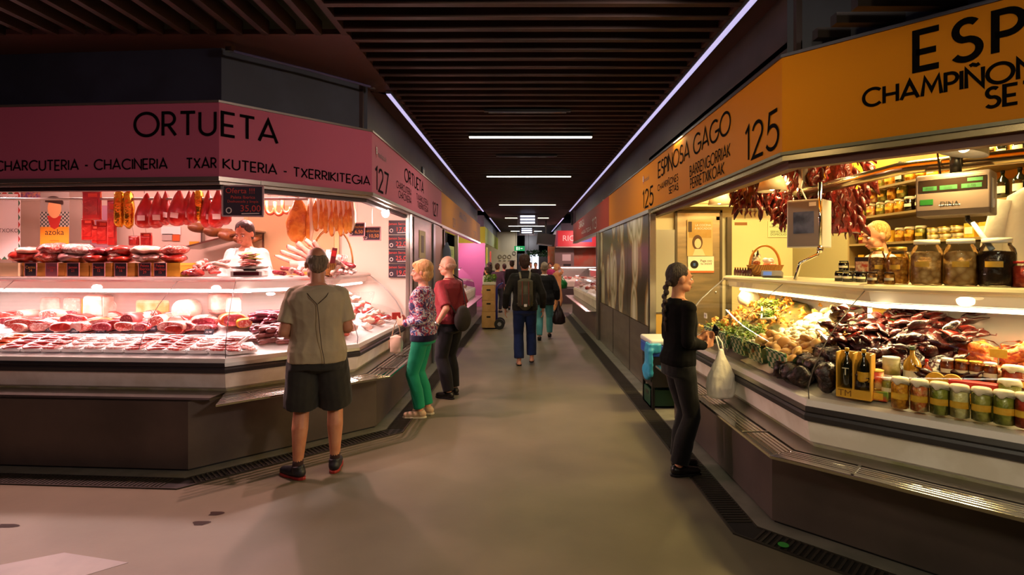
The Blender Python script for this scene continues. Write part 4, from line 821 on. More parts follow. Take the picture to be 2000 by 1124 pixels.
# ------------------------------------------------------------------ mushroom stall goods
GINGH = M('green_gingham', '1e6a34', .75, tex='check', scale=28, lo=.2, hi=.8, col2='c8d0a0'); DKG = M('dark_green_cloth', '1c4a28', .8)
CHANT = M('chanterelle', 'd08a28', .55, col2=['e0a040', 'b8661c'], scale=14, bump=.15, bscale=40); BUTTON = M('white_mushroom', 'efe4c4', .5, col2='e0cfa4', scale=9); BROWNM = M('tan_mushroom', 'c08a44', .5, col2='a87030', scale=8)
PARS = M('parsley', '5a7a1c', .55, col2='8a9a2c', scale=18); MOREL = M('dark_truffle', '3a2414', .7, col2='22140c', scale=20, bump=.5, bscale=40); BAG = M('dark_packed_mushroom', '4e2e1c', .4, tex='vor', col2=['2c160e', '120805'], scale=34, lo=.1, hi=.7, coat=.3, bump=.8, bscale=40)
PEP = M('dried_pepper', '42100c', .32, col2=['260707', '5c160e'], scale=11, lo=.3, hi=.7, coat=.4, bump=.7, bscale=34)
def mush(r, h, rs, mat, name):
    q = MB().lathe([(rs*.9, 0), (rs, h*.3), (rs*.8, h*.5), (r*.85, h*.48), (r, h*.58), (r*.92, h*.78), (r*.6, h*.94), (r*.15, h)], n=14)
    q.v = [p-V((0, 0, h*.55)) for p in q.v]; return q.jig(r*.12, 18, r*99)
def funnel(r, h):
    q = MB(); n = 12; rings = []
    for rr, z in ((.2, 0), (.25, .4), (.5, .75), (1, 1), (.95, 1.02), (.4, .85), (.1, .7)): rings.append([V((rr*r*(1+.22*math.sin(3*a*2*PI/n+1)*rr)*math.cos(2*PI*a/n), rr*r*(1+.22*math.cos(2*a*2*PI/n)*rr)*math.sin(2*PI*a/n), z*h+.12*r*math.sin(a*1.9)*rr)) for a in range(n)])
    q.loft(rings); q.v = [p-V((0, 0, h*.6)) for p in q.v]; return q
def heap_of(protos, seg, n, ar, dr, hf, mats, label, cat, group, name, tilt=1.2, sc=(.8, 1.25), ok=None):
    src = []
    for i in range(n):
        a, d = rnd(*ar), rnd(*dr)
        while ok and not ok(a, d): a, d = rnd(*ar), rnd(*dr)
        p = seg.floor(a, d, hf(a, d)+rnd(-.006, .012)); j = i % len(protos)
        if len(src) <= j:
            o = thing1(name, protos[j], mats[j % len(mats)], p, label, cat, group); src.append(o)
        else: o = dup(src[j], p)
        o.rotation_euler = (rnd(-tilt, tilt), rnd(-tilt, tilt), rnd(0, 6.3)); s = rnd(*sc); o.scale = (s, s, s)
def mound(seg, ar, dr, hf, mat, name, label, base=-.004, amp=.01):
    na, nd = 16, 10; top = []; bot = []
    for i in range(na+1):
        for j in range(nd+1):
            a = ar[0]+(ar[1]-ar[0])*i/na; d = dr[0]+(dr[1]-dr[0])*j/nd; e = min(1, 4*min(i/na, 1-i/na, j/nd*1.5)); top.append(seg.floor(a, d, max(.002, (hf(a, d)-.03)*max(e, .25)))); bot.append(seg.floor(a, d, base+.006))
    N = len(top); F_ = []
    for i in range(na):
        for j in range(nd):
            k = i*(nd+1)+j; q = (k, k+nd+1, k+nd+2, k+1); F_ += [q, tuple(x+N for x in q[::-1])]
    for i in range(na):
        k = i*(nd+1); F_ += [(k, k+N, k+nd+1+N, k+nd+1), (k+nd, k+nd+nd+1, k+nd+nd+1+N, k+nd+N)]
    for j in range(nd):
        k = na*(nd+1)+j; F_ += [(j, j+1, j+1+N, j+N), (k, k+N, k+1+N, k+1)]
    q = MB().add(top+bot, F_); q.jig(amp, 22, 3); o = q.build(name, mat, smooth=True); return tag(o, label, 'heap', kind='stuff')
# chanterelles and parsley in gingham lined baskets at the far half of the case
hA = lambda a, d: .075+.26*max(0, d-.05)*(1-.35*abs(a-.75))
mound(RA, (.10, 1.34), (.28, .76), hA, M('tan_bed', '8a6426', .8, col2='4a4a1c', scale=16), 'chopped_mushroom_bed', 'loose bed of chopped wild mushroom under the chanterelles')
bpx = (1396, 1421, 1452, 1486, 1532)
for j, px in enumerate(bpx):
    a = RA.px(px, .12); r = root('lined_basket', RA.floor(a, .2, .004), 'green gingham lined basket, %s from the far end of the produce case' % ORD[j], 'basket', 'gingham lined baskets', RA.yaw)
    w = .21 if j < 4 else .27
    q = MB(); q.b2(-w/2, w/2, -.12, .12, 0, .008); q.build('base', DKG, r)
    MB().box((0, -.128, .062), (w+.01, .008, .14), rot=Matrix.Rotation(.18, 3, 'X')).build('front_cloth', GINGH, r)
    MB().box((-w/2, 0, .05), (.008, .24, .10)).box((w/2, 0, .05), (.008, .24, .10)).box((0, .122, .05), (w, .008, .1)).build('side_cloth', DKG, r)
heap_of([funnel(.030, .05), funnel(.024, .045), funnel(.036, .055)], RA, 170, (.14, 1.36), (.10, .74), hA, (CHANT, M('pale_chanterelle', 'd8a858', .55, col2='b88038', scale=14), CHANT), 'ruffled orange chanterelle in the wild mushroom heap', 'mushroom', 'chanterelles in the heap', 'chanterelle_mushroom', sc=(.55, 1.05))
leaf = []
for j in range(16):
    a, d = (rnd(.2, 1.32), rnd(.08, .6)); q = MB()
    for t in range(70):
        c = V((rnd(-1, 1), rnd(-1, 1), rnd(-.2, 1))); c = c.normalized()*rnd(.02, .07); u_ = V((rnd(-1, 1), rnd(-1, 1), rnd(-.3, .6))).normalized()*.016; w_ = u_.cross(V((rnd(-1, 1), rnd(-1, 1), 1))).normalized()*.009
        q.add([c-u_, c+w_, c+u_, c-w_], [(0, 1, 2, 3)])
    for t in range(6): q.tube([(0, 0, -.01), (rnd(-.04, .04), rnd(-.04, .04), .05)], .0016, 4)
    thing1('parsley_sprig', q, PARS, RA.floor(a, d, hA(a, d)+.012), 'bright green parsley sprig tucked among the wild mushrooms', 'herb', 'parsley sprigs among the mushrooms')
for j in range(5):
    a = 1.02+.09*j; d = .13+.03*(j % 2); q = MB()
    for t in range(90):
        c = V((rnd(-1, 1), rnd(-1, 1), rnd(-.2, 1))).normalized()*rnd(.03, .085); u_ = V((rnd(-1, 1), rnd(-1, 1), rnd(-.3, .6))).normalized()*.016; w_ = u_.cross(V((rnd(-1, 1), rnd(-1, 1), 1))).normalized()*.009
        q.add([c-u_, c+w_, c+u_, c-w_], [(0, 1, 2, 3)])
    thing1('parsley_bunch', q, PARS, RA.floor(a, d, .12), 'thick parsley bunch, %s along the front edge of the wild mushrooms' % ORD[j], 'herb', 'parsley bunches along the front')
# white and tan mushrooms
hB = lambda a, d: .05+.22*max(0, d-.02)
okW = lambda a, d: a < 2.12-.72*d
mound(RA, (1.38, 1.86), (.06, .76), hB, BUTTON, 'mushroom_bed', 'pale bed of small mushroom pieces under the white mushrooms')
heap_of([mush(.034, .05, .014, BUTTON, 'm'), mush(.028, .045, .013, BUTTON, 'm')], RA, 120, (1.40, 2.0), (.24, .74), hB, (BUTTON, M('cream_mushroom', 'e8d4a0', .5)), 'round white mushroom in the large white heap', 'mushroom', 'white mushrooms', 'white_mushroom', ok=okW)
heap_of([mush(.043, .06, .017, BROWNM, 'm'), mush(.036, .052, .016, BROWNM, 'm')], RA, 46, (1.48, 2.08), (.09, .28), lambda a, d: .09+.25*(d-.08)+rnd(0, .04), (BROWNM, M('light_tan_mushroom', 'd0a058', .5)), 'smooth tan mushroom in the front heap', 'mushroom', 'tan mushrooms at the front', 'tan_mushroom')
heap_of([mush(.034, .05, .014, BUTTON, 'm')], RA, 16, (1.2, 1.46), (.1, .22), lambda a, d: .12, (BUTTON,), 'small white mushroom heaped beside the parsley bunches', 'mushroom', 'white mushrooms by the parsley', 'white_mushroom')
heap_of([mush(.036, .05, .016, BROWNM, 'm')], RA, 18, (1.84, 2.02), (.3, .5), lambda a, d: .05+.2*d+rnd(0, .03), (M('golden_mushroom', 'cc8a2c', .5),), 'golden mushroom between the white heap and the dried peppers', 'mushroom', 'golden mushrooms by the peppers', 'golden_mushroom')
r = root('mushroom_tray', RA.hit(1528, 622, .1)+V((0, 0, .0)), 'oval tray of dark truffles high in the produce case', 'tray', rot=RA.yaw+.3)
MB().lathe([(.09, 0), (.12, .02), (.15, .05), (.145, .05), (.11, .025), (.02, .012)], n=22).build('tray', M('wood_tray', 'b0702c', .5), r, smooth=True)
for j in range(9):
    o = thing1('truffle', MB().ell((0, 0, 0), (.035, .03, .03), nu=12, nv=8).jig(.012, 30, j), MORT if False else MORL if False else MOREL, r.location+V((.075*math.cos(j*.8)*(j % 3)/2, .075*math.sin(j*.8)*(j % 3)/2, .055+.02*(j % 2))), 'dark knobbly truffle on the oval tray', 'truffle', 'truffles on the oval tray')
r = root('open_basket', RA.hit(1560, 590, .08), 'slanting pale wooden basket lid behind the white mushrooms', 'basket', rot=RA.yaw-.5); MB().box((0, 0, .09), (.34, .02, .2), rot=Matrix.Rotation(.5, 3, 'X')).build('lid', M('pale_basket', 'c8a050', .6, tex='wave', col2='a87c34', scale=14), r); MB().tube([(-.17, .04, .18), (0, .055, .20), (.17, .04, .18)], .008, 6).build('rim', WICK, r)
o = root('white_paper_bag', RA.floor(.22, .6, hA(.2, .6)), 'crumpled white paper bag at the far end of the produce case', 'bag'); MB().ell((0, 0, .06), (.1, .08, .085)).jig(.03, 14, 3).build('bag', M('white_paper', 'f0e6cc', .6), o, smooth=True); MB().ell((.02, 0, .12), (.05, .04, .04)).jig(.02, 20, 3).build('fold', M('white_paper', 'f0e6cc', .6), o, smooth=True)
r = root('price_spike', RA.hit(1378, 622, .2), 'small white price card among the far mushrooms', 'price card', rot=RA.yaw); MB().b2(-.04, .04, -.002, .002, .0, .05).build('card', CARD, r); MB().tube([(0, 0, -.12), (0, 0, .0)], .002, 5).build('spike', STEEL, r); words('9,90', .03, (0, -.003, .025), 0, INK, r, world=False)
r = root('price_rail', RA.floor(1.0, .4, hA(1.0, .4)+.06), 'bent white plastic strip lying across the wild mushrooms', 'strip'); MB().tube([RA.u*-.28+V((.12, 0, .05)), RA.u*-.02, RA.u*.10+V((-.06, 0, -.02)), RA.u*.22+V((.0, 0, 0))], .008, 8).build('strip', M('white_plastic', 'efe6d0', .4), r, smooth=True); MB().ell(RA.u*.22, (.012, .012, .012)).build('tip', M('white_plastic', 'efe6d0', .4), r)
# dark packed bags at the corner
for j in range(9):
    a = 2.02+.11*(j % 3)+rnd(-.01, .01); d = .08+.10*(j//3)
    q = MB().ell((0, 0, .05), (.065, .055, .06), nu=22, nv=14).jig(.022, 18, j).jig(.012, 50, j); o = root('dried_mushroom_bag', RA.floor(a, d, .006+.03*(j//3)), '%s clear bag of dark dried mushrooms in the corner row nearest the %s' % (('far', 'middle', 'near')[j % 3], ('glass', 'tan mushrooms', 'golden mushrooms')[j//3]), 'bag', 'bags of dark dried mushrooms')
    q.build('contents', BAG, o, smooth=True); MB().ell((0, 0, .052), (.074, .062, .068), nu=14, nv=9).jig(.02, 18, j).build('film', FILM, o, smooth=True)
for j in range(3):
    o = root('dried_mushroom_bag', RCH.floor(.07+.09*j, .12+.05*(j == 1), .01), ('tall dark bag at the case corner beside the boxed bottles', 'tall dark bag behind the corner bag', 'dark bag touching the boxed bottles')[j], 'bag', 'bags of dark dried mushrooms')
    MB().ell((0, 0, .075), (.06, .05, .085), nu=22, nv=16).jig(.022, 18, j+20).jig(.012, 50, j).build('contents', BAG, o, smooth=True); MB().ell((0, 0, .077), (.068, .057, .092), nu=14, nv=9).jig(.02, 18, j+20).build('film', FILM, o, smooth=True)
# dried peppers
def pepper(L, r, seed):
    q = MB().tube([(0, 0, 0), (.005, 0, -.012), (.012, .004, -L*.25), (.01, -.006, -L*.5), (-.008, .004, -L*.78), (-.02, 0, -L)], [.005, r*.7, r, r*.9, r*.55, .003], 14, flat=.5); q.tube([(0, 0, -.004), (.004, .003, .016), (.012, .004, .028)], [.005, .003, .003], 6); q.jig(.011, 34, seed); return q.jig(.006, 80, seed+3)
hC = lambda a, d: .03+.40*max(0, d-.22)
mound(RA, (1.98, 2.52), (.26, .79), lambda a, d: .03+.3*max(0, d-.2), PEP, 'pepper_bed', 'dark bed of broken dried pepper at the corner of the case', amp=.02)
mound(RCH, (-.06, .74), (.28, .79), hC, PEP, 'pepper_bed', 'dark bed of broken dried pepper under the pepper heap', amp=.02)
pp = [pepper(.14, .034, s) for s in range(4)]
for q in pp: q.xf(Matrix.Rotation(PI/2, 3, 'X'), (0, -.07, 0))
heap_of(pp, RCH, 96, (-.05, .72), (.28, .78), hC, (PEP, PEP, M('dried_pepper_bright', '6a1a10', .3, col2='3a0a08', scale=9, coat=.5, bump=.6, bscale=30), PEP), 'wrinkled dark red dried pepper in the heap behind the jars', 'pepper', 'dried peppers in the heap', 'dried_pepper', tilt=.6, sc=(.8, 1.2))
heap_of(pp, RA, 40, (1.7, 2.6), (.26, .76), lambda a, d: .05+.32*max(0, d-.2), (PEP,), 'dried pepper spilling toward the golden mushrooms', 'pepper', 'dried peppers at the case corner', 'dried_pepper', tilt=.6, ok=lambda a, d: 2.2-.72*d < a < 2.34+.38*d)
# ---- jars, bottles, tins in front
LIDG = M('gold_lid', 'c8a040', .3, .8); LIDW = M('white_lid', 'efe8d8', .35); CLOTH = M('cloth_cap', 'e8dcc0', .8, col2='d8c8a0', scale=30); LABY = M('yellow_label', 'd8a020', .5, col2='e0b038', scale=30); LABW = M('cream_label', 'e8dcb8', .5); JG = glass('jar_glass', (.97, .98, .92), .25)
def fill(n, c, c2, s=40): return M('fill_'+n, c, .35, col2=c2, scale=s, lo=.35, hi=.65, coat=.3, bump=.4, bscale=50)
F_BEAN = M('fill_beans', 'f0b83c', .4, tex='vor', col2=['e09820', '9a5c10'], scale=60, lo=.1, hi=1.0, bump=.4, bscale=60); F_MIX = fill('mixed', 'e8b860', ['d86a34', 'f0dca0'], 24); F_GRN = fill('green', '7a842c', 'a8a848', 30); F_PALE = fill('pale', 'd8c878', 'f0e8b8', 24); F_OLV = fill('olive', '8a8a34', 'bcb460', 34); F_RED = fill('red', 'a82a14', 'c84a20'); F_HON = fill('honey', '6a2408', 'a84a10', 12)
F_DRY = M('fill_dried', 'e8c48c', .45, tex='vor', col2=['c89858', '8a5c2c'], scale=34, lo=.1, hi=1.05, bump=.5, bscale=40); F_NUT = M('fill_nuts', 'e0a858', .45, tex='vor', col2=['a86c30', '4a2410'], scale=60, lo=.1, hi=.95, bump=.5, bscale=60); F_DARK = fill('darkdry', '2a1a10', '4a3018', 26); F_CORN = M('fill_corn', 'f0b850', .45, tex='vor', col2=['d88c28', '8a4c14'], scale=55, lo=.1, hi=1.0, bump=.5, bscale=60)
def jar(name, loc, r, h, fillm, label, group=None, top='cloth', lab=None, yaw=0, cat='jar', lidm=None):
    o = root(name, loc, label, cat, group, yaw)
    MB().lathe([(r*.9, 0), (r, h*.03), (r, h*.80), (r*.84, h*.88), (r*.84, h*.93)], n=18, cap=False).build('glass_body', JG, o, smooth=True)
    MB().lathe([(r*.85, h*.012), (r*.945, h*.04), (r*.945, h*.77), (r*.78, h*.82)], n=18).build('contents', fillm, o, smooth=True)
    MB().lathe([(r*.88, h*.90), (r*.9, h*.91), (r*.9, h*.985), (r*.82, h)], n=18).build('lid', lidm or LIDG, o, smooth=True)
    if top == 'cloth':
        n = 24; rings = []
        for rr, z in ((.2, 1.02), (.8, 1.012), (.93, .99), (1.0, .92)): rings.append([V((r*rr*math.cos(2*PI*j/n), r*rr*math.sin(2*PI*j/n), h*z)) for j in range(n)])
        rings.append([V((r*(1.03+.06*math.cos(4*2*PI*j/n))*math.cos(2*PI*j/n), r*(1.03+.06*math.cos(4*2*PI*j/n))*math.sin(2*PI*j/n), h*(.875-.11*max(0, math.cos(4*2*PI*j/n+.6))**2))) for j in range(n)])
        MB().loft(rings).build('cloth_cap', CLOTH, o, smooth=True)
    if lab:
        n = 14; z0, z1 = h*.32, h*.52
        vs = [V((r*1.006*math.cos(-PI/2+(j/n-.5)*2.2), r*1.006*math.sin(-PI/2+(j/n-.5)*2.2), z)) for z in (z0, z1) for j in range(n+1)]
        MB().add(vs, [(j, j+1, j+n+2, j+n+1) for j in range(n)]).build('label', lab, o)
    return o
FRY = RCH.yaw
for j, (px, f, t) in enumerate(((1758, F_BEAN, 'yellow beans'), (1796, F_MIX, 'mixed pale and orange vegetables'), (1835, F_GRN, 'dark green vegetables'), (1874, F_PALE, 'pale artichokes'), (1917, F_OLV, 'olive green vegetables'), (1961, F_GRN, 'green leaves and red flecks'), (2003, F_RED, 'red brown preserve'))):
    jar('preserve_jar', RCH.at(px, .062, Z0+.021), .0405, .160, f, 'cloth-capped jar of %s, %s in the front row' % (t, ORD[j]), 'cloth-capped jars in the front row', lab=LABY, yaw=FRY)
r = root('glass_step', RCH.at(1890, .36, Z0+.11), 'clear step shelf carrying the four honey jars', 'shelf', rot=FRY); MB().b2(-.30, .34, -.08, .08, .03, .042).build('shelf', M('dark_step', '2a1e12', .2), r); MB().b2(-.3, -.28, -.07, .07, -.1, .03).b2(.32, .34, -.07, .07, -.1, .03).build('foot', M('dark_step', '2a1e12', .2), r)
for j, px in enumerate((1850, 1878, 1906, 1934)):
    jar('honey_jar', RCH.at(px, .36, Z0+.1535), .031, .112, F_HON, 'small dark honey jar, %s on the step shelf' % ORD[j], 'honey jars on the step shelf', top='', lab=LABW, yaw=FRY, lidm=(LIDW, LIDG, LIDG, LIDW)[j])
jar('preserve_jar', RCH.at(1980, .36, Z0+.11), .047, .15, F_RED, 'tall cloth-capped red jar at the right end behind the front row', lab=LABY, yaw=FRY); jar('preserve_jar', RCH.at(1972, .22, Z0+.07), .045, .14, F_OLV, 'greenish jar below the tall red jar', lab=LABW, yaw=FRY)
def bottle(loc, r, h, fillm, label, capm, labm=None, group=None, name='bottle', neck=.3):
    o = root(name, loc, label, 'bottle', group, FRY)
    MB().lathe([(r*.85, 0), (r, h*.02), (r, h*.58), (r*.85, h*.66), (r*neck, h*.8), (r*neck, h*.93)], n=18).build('body', fillm, o, smooth=True); MB().lathe([(r*neck*1.15, h*.92), (r*neck*1.15, h), (r*neck, h*1.005)], n=14).build('cap', capm, o, smooth=True)
    if labm:
        n = 12; MB().add([V((r*1.01*math.cos(-PI/2+(j/n-.5)*2.4), r*1.01*math.sin(-PI/2+(j/n-.5)*2.4), z)) for z in (h*.2, h*.45) for j in range(n+1)], [(j, j+1, j+n+2, j+n+1) for j in range(n)]).build('label', labm, o)
    return o
OIL = M('amber_oil', 'b0781c', .12, col2='d8a838', scale=6, coat=1); DKB = M('dark_bottle', '14160c', .1, coat=1)
bottle(RCH.at(1782, .30, Z0+.08), .042, .24, OIL, 'amber oil bottle with ridged body between the jars', M('green_cap', '4a5a3a', .4), LABW)
bottle(RCH.at(1810, .34, Z0+.10), .024, .15, M('red_sauce', 'a83a14', .2, coat=1), 'small sauce bottle with red cap beside the oil bottle', M('red_cap', 'c81c14', .35), LABY)
r = root('bottle_box', RCH.at(1671, .10, Z0+.032), 'yellow window box holding two dark bottles', 'box', rot=FRY)
MB().b2(-.085, .085, -.05, .05, 0, .05).b2(-.085, .085, .04, .05, .05, .25).b2(-.085, -.078, -.05, .05, .05, .25).b2(.078, .085, -.05, .05, .05, .25).b2(-.004, .004, -.05, .05, .05, .25).build('box', YEL, r); words('TM', .05, (-.04, -.052, .025), 0, M('box_print', '7a4a10', .5), r, world=False)
for s, lab in ((-.041, 'dark bottle with pale letter in the yellow window box'), (.041, 'dark bottle with yellow label in the yellow window box')):
    o = bottle(r.location+Matrix.Rotation(FRY, 3, 'Z') @ V((s, -.005, .052)), .032, .22, DKB, lab, M('yellow_cap', 'c89a20', .4), None if s < 0 else LABY, 'boxed dark bottles')
    if s < 0: words('T', .06, (0, -.0335, .09), 0, LABW, o, world=False)
def tin(loc, r, h, m, label, lidm=LIDG, group=None, upright=True):
    o = root('tin_can', loc, label, 'tin', group, FRY); MB().lathe([(r, .004), (r, h-.004)], n=22).build('body', m, o, smooth=True); MB().lathe([(r*.98, 0), (r*1.03, .002), (r*1.03, .008), (r, .008)], n=22).lathe([(r, h-.008), (r*1.03, h-.006), (r*1.03, h), (r*.9, h-.002)], n=22).build('rim', lidm, o, smooth=True); return o
TOM = M('tomato_tin', 'c8381c', .35, col2=['d86a2c', 'e8c080'], scale=14); 
tin(RCH.at(1709, .16, Z0+.085), .042, .105, TOM, 'red tomato tin standing on a small carton'); r = root('carton', RCH.at(1712, .15, Z0+.047), 'low red and green carton under the tomato tin', 'carton', rot=FRY); MB().b2(-.07, .06, -.05, .05, -.016, .036).build('carton', M('carton_red', 'b8301c', .5, col2='6a8a2c', scale=18), r, bev=.003); MB().b2(-.05, .04, -.0515, -.05, -.008, .026).build('panel', LABY, r)
tin(RCH.at(1741, .26, Z0+.15), .042, .105, M('cream_tin', 'c8b880', .4, col2='8a8038', scale=16), 'cream tin with white lid standing behind the front jars', LIDW)
r = root('white_pot', RCH.at(1741, .26, Z0+.08), 'white tub under the cream tin', 'tub', rot=FRY); MB().lathe([(.04, 0), (.045, .05), (.043, .068)], n=20).build('tub', LIDW, r, smooth=True); MB().lathe([(.047, .055), (.047, .07), (.03, .07)], n=20).build('lid', LIDW, r)
jar('preserve_jar', RCH.at(1734, .15, Z0+.047), .03, .11, F_OLV, 'slim small jar between the tomato tin and the bean jar', top='', lab=LABW, yaw=FRY, lidm=LIDW)
for j, px in enumerate((1827, 1860)):
    o = root('round_tin', RCH.at(px, .25, Z0+.155), ('round yellow tin lid standing behind the green jar', 'round yellow tin lid standing behind the pale jar')[j], 'tin', 'round yellow tins', FRY); MB().tube([(0, -.012, 0), (0, .012, 0)], [.044, .044], 24).build('tin', YEL, o); MB().tube([(0, -.014, 0), (0, -.012, 0)], [.036, .036], 24).build('label', LABY, o)
    MB().b2(-.03, .03, -.02, .02, -.09, -.044).build('stand', M('case_wood', '9a6a20', .5), o)
r = root('red_carton', RCH.at(1912, .24, Z0+.095), 'long red carton over a yellow strip behind the front jars', 'carton', rot=FRY); MB().b2(-.12, .10, -.03, .04, .03, .08).build('carton', M('carton_bright_red', 'c81c18', .4), r, bev=.003); MB().b2(-.14, .12, -.035, .04, -.02, .03).build('strip_box', LABY, r)
r = root('yellow_carton', RCH.at(1845, .22, Z0+.085), 'long yellow carton behind the green jars', 'carton', rot=FRY); MB().b2(-.13, .12, -.03, .03, -.02, .035).build('carton', LABY, r, bev=.003); MB().b2(-.1, .09, -.0315, -.03, -.01, .025).build('panel', LABW, r)
for j, (px, d) in enumerate(((1912, .58), (1985, .6))):
    o = root('tomato_bag', RCH.at(px, d, Z0+.20), ('plump orange bag of dried tomatoes behind the honey jars', 'second orange bag at the right edge of the case')[j], 'bag', 'orange dried tomato bags', FRY); MB().ell((0, 0, .07), (.085, .05, .085), nu=22, nv=14).jig(.035, 22, j).build('contents', M('orange_dried', 'd0541a', .5, col2=['e07a2c', 'b83c10'], scale=26, coat=.2, bump=.5, bscale=34), o, smooth=True); MB().ell((0, 0, .072), (.093, .055, .092)).jig(.03, 16, j).build('film', FILM, o, smooth=True); MB().b2(-.08, .08, -.06, .06, -.16, .0).build('riser', M('case_wood', '9a6a20', .5), o)
r = root('price_card', RCH.at(1950, .46, Z0+.28), 'yellow price card beside the orange tomato bag', 'price card', rot=FRY); MB().b2(-.035, .035, -.002, .002, 0, .045).build('card', LABY, r); MB().tube([(0, 0, -.16), (0, 0, 0)], .003, 5).build('spike', STEEL, r)
r = root('shallow_bowl', RCH.at(1935, .44, Z0+.155), 'wrapped striped cake on a dish behind the honey jars', 'bowl', rot=FRY); MB().lathe([(.04, 0), (.09, .03), (.1, .05), (.09, .05), (.03, .02)], n=20).build('dish', M('wood_tray', 'b0702c', .5), r, smooth=True); MB().ell((0, 0, .05), (.085, .085, .04)).build('cake', M('striped_cake', '8a4a1c', .4, tex='wave', scale=9, col2='e0c090', dist=2), r, smooth=True)
for j in range(3):
    r = root('green_tag', RCH.at((1722, 1712, 1735)[j], .72, 1.35-.03*j), ('yellow and green card under the tube lamp of the case', 'small white tag beside the yellow and green card', 'green strip below the yellow card')[j], 'card', 'cards under the case tube', FRY); MB().b2(-.05, .05, -.003, .0, -.03, .04).build('card', (YEL, CARD, M('green_card', '4a8a2c', .5))[j], r); MB().tube([(0, 0, .03), (0, .03, .12)], .003, 5).build('clip', STEEL, r)
# ---- on the deck
D2 = 1.521
def bigjar(px, d, r_, h, f, lab, cap, labx=.3, lidm=LIDW):
    o = root('storage_jar', RCH.at(px, d, D2), lab, 'jar', 'big storage jars on the counter top', FRY)
    MB().lathe([(r_*.86, 0), (r_*.97, h*.03), (r_, h*.12), (r_, h*.68), (r_*.93, h*.78), (r_*.74, h*.86), (r_*.74, h*.93)], n=26, cap=False).build('glass_body', JG, o, smooth=True)
    MB().lathe([(r_*.82, h*.02), (r_*.94, h*.06), (r_*.95, h*.64), (r_*.8, h*.72), (r_*.4, h*.74)], n=26).jig(.006, 30, px).build('contents', f, o, smooth=True)
    MB().lathe([(r_*.78, h*.90), (r_*.80, h*.91), (r_*.80, h*.99), (r_*.72, h)], n=26).build('lid', lidm, o, smooth=True)
    n = 10; a0 = -PI/2+labx
    MB().add([V((r_*1.008*math.cos(a0+(j/n-.5)*.95), r_*1.008*math.sin(a0+(j/n-.5)*.95), z)) for z in (h*.40, h*.52) for j in range(n+1)], [(j, j+1, j+n+2, j+n+1) for j in range(n)]).build('label', LABY, o)
    return o
bigjar(1713, .60, .046, .225, F_NUT, 'storage jar of speckled dried beans, first of the counter jars', 0, .4, LIDG); bigjar(1753, .58, .060, .225, F_CORN, 'storage jar of golden kernels, second of the counter jars', 0, -.1, LIDG)
bigjar(1810, .56, .079, .265, F_DRY, 'large jar of dried mushroom slices, first of the three largest', 0, -.2); bigjar(1876, .56, .081, .265, M('fill_slices', 'e8c488', .45, tex='vor', col2=['c09050', '7a4c24'], scale=26, lo=.1, hi=1.05, bump=.5, bscale=30), 'large jar of dried mushroom pieces in the middle of the three largest', 0, .1); bigjar(1947, .56, .082, .265, F_DARK, 'large jar of very dark dried mushrooms, third of the three largest', 0, -.1)
for j, px in enumerate((1704, 1737)): jar('small_jar', RCH.at(px, .50, D2), .028, .075, F_CORN if j else F_NUT, ('tiny dark-lidded jar in front of the speckled bean jar', 'tiny dark-lidded jar in front of the golden kernel jar')[j], 'tiny jars on the counter top', top='', lab=LABW, yaw=FRY, lidm=M('brown_lid', '3a1e10', .4))
DKJ = M('dark_jam', '1c0e0a', .2, coat=.6)
for j, (px, d, z) in enumerate(((1640, .62, 0), (1656, .58, 0), (1648, .62, .072), (1668, .66, 0), (1682, .62, 0))): jar('small_jar', RA.at(px, d, D2+z) if px < 1690 else RCH.at(px, d, D2+z), .032, .072, DKJ, ('small black jar at the aisle end of the dark cluster', 'small black jar in front in the dark cluster', 'small black jar stacked on top of the dark cluster', 'small black jar in the middle of the dark cluster', 'small black jar next to the carton')[j], 'small black jars on the counter top', top='', lab=LABW, yaw=FRY, lidm=BLACK)
r = root('carton', RA.at(1686, .74, D2), 'dark patterned carton standing behind the small black jars', 'carton', rot=FRY); MB().b2(-.045, .045, -.03, .03, 0, .17).build('carton', M('dark_carton', '2a1612', .4), r, bev=.003); MB().b2(-.04, .04, -.0315, -.03, .07, .14).build('panel', M('pattern_panel', 'd8c8a8', .5, col2='a83a1c', scale=30), r)
jar('preserve_jar', RCH.at(1998, .54, D2), .05, .14, F_RED, 'red jar at the right edge of the counter top', top='', yaw=FRY, lidm=M('red_lid', 'a81c14', .4))
r = root('card_terminal', RA.at(1508, .56, D2), 'grey card terminal with blue screen on the counter top', 'terminal', rot=RA.yaw+.9); MB().box((0, 0, .03), (.17, .07, .05), rot=Matrix.Rotation(-.3, 3, 'X')).build('body', M('terminal_grey', 'a8a49c', .4), r, bev=.006); MB().box((-.03, -.036, .036), (.07, .004, .034), rot=Matrix.Rotation(-.3, 3, 'X')).build('screen', M('blue_screen', '6a8ad0', .3, emit=.5), r)
def hoopbasket(loc, lab):
    r = root('handled_basket', loc, lab, 'basket', rot=.2); MB().lathe([(.10, 0), (.14, .04), (.165, .10), (.17, .11), (.15, .10), (.1, .02)], n=24).build('basket', WICK, r); MB().tube([(.165*math.cos(t*PI/16), 0, .1+.2*math.sin(t*PI/16)) for t in range(17)], .012, 8).build('handle', M('orange_wicker', 'c8842c', .5), r, smooth=True)
    for j in range(10):
        o = thing1('wrapped_sweet', MB().ell((0, 0, 0), (.03, .025, .025)).jig(.012, 25, j), (M('pink_wrap', 'c86a4a', .3, coat=.5), M('brown_wrap', '8a4a20', .3, coat=.5), CARD)[j % 3], r.location+V((.08*math.cos(j*2.2), .08*math.sin(j*2.2), .11+.02*(j % 3))), ('pink', 'brown', 'white')[j % 3]+' wrapped packet in the small orange-handled basket', 'packet', 'packets in the small basket (%d)' % (j % 3))
    return r
hoopbasket(RA.at(1494, .72, D2), 'small orange wicker basket with hoop handle behind the card terminal')
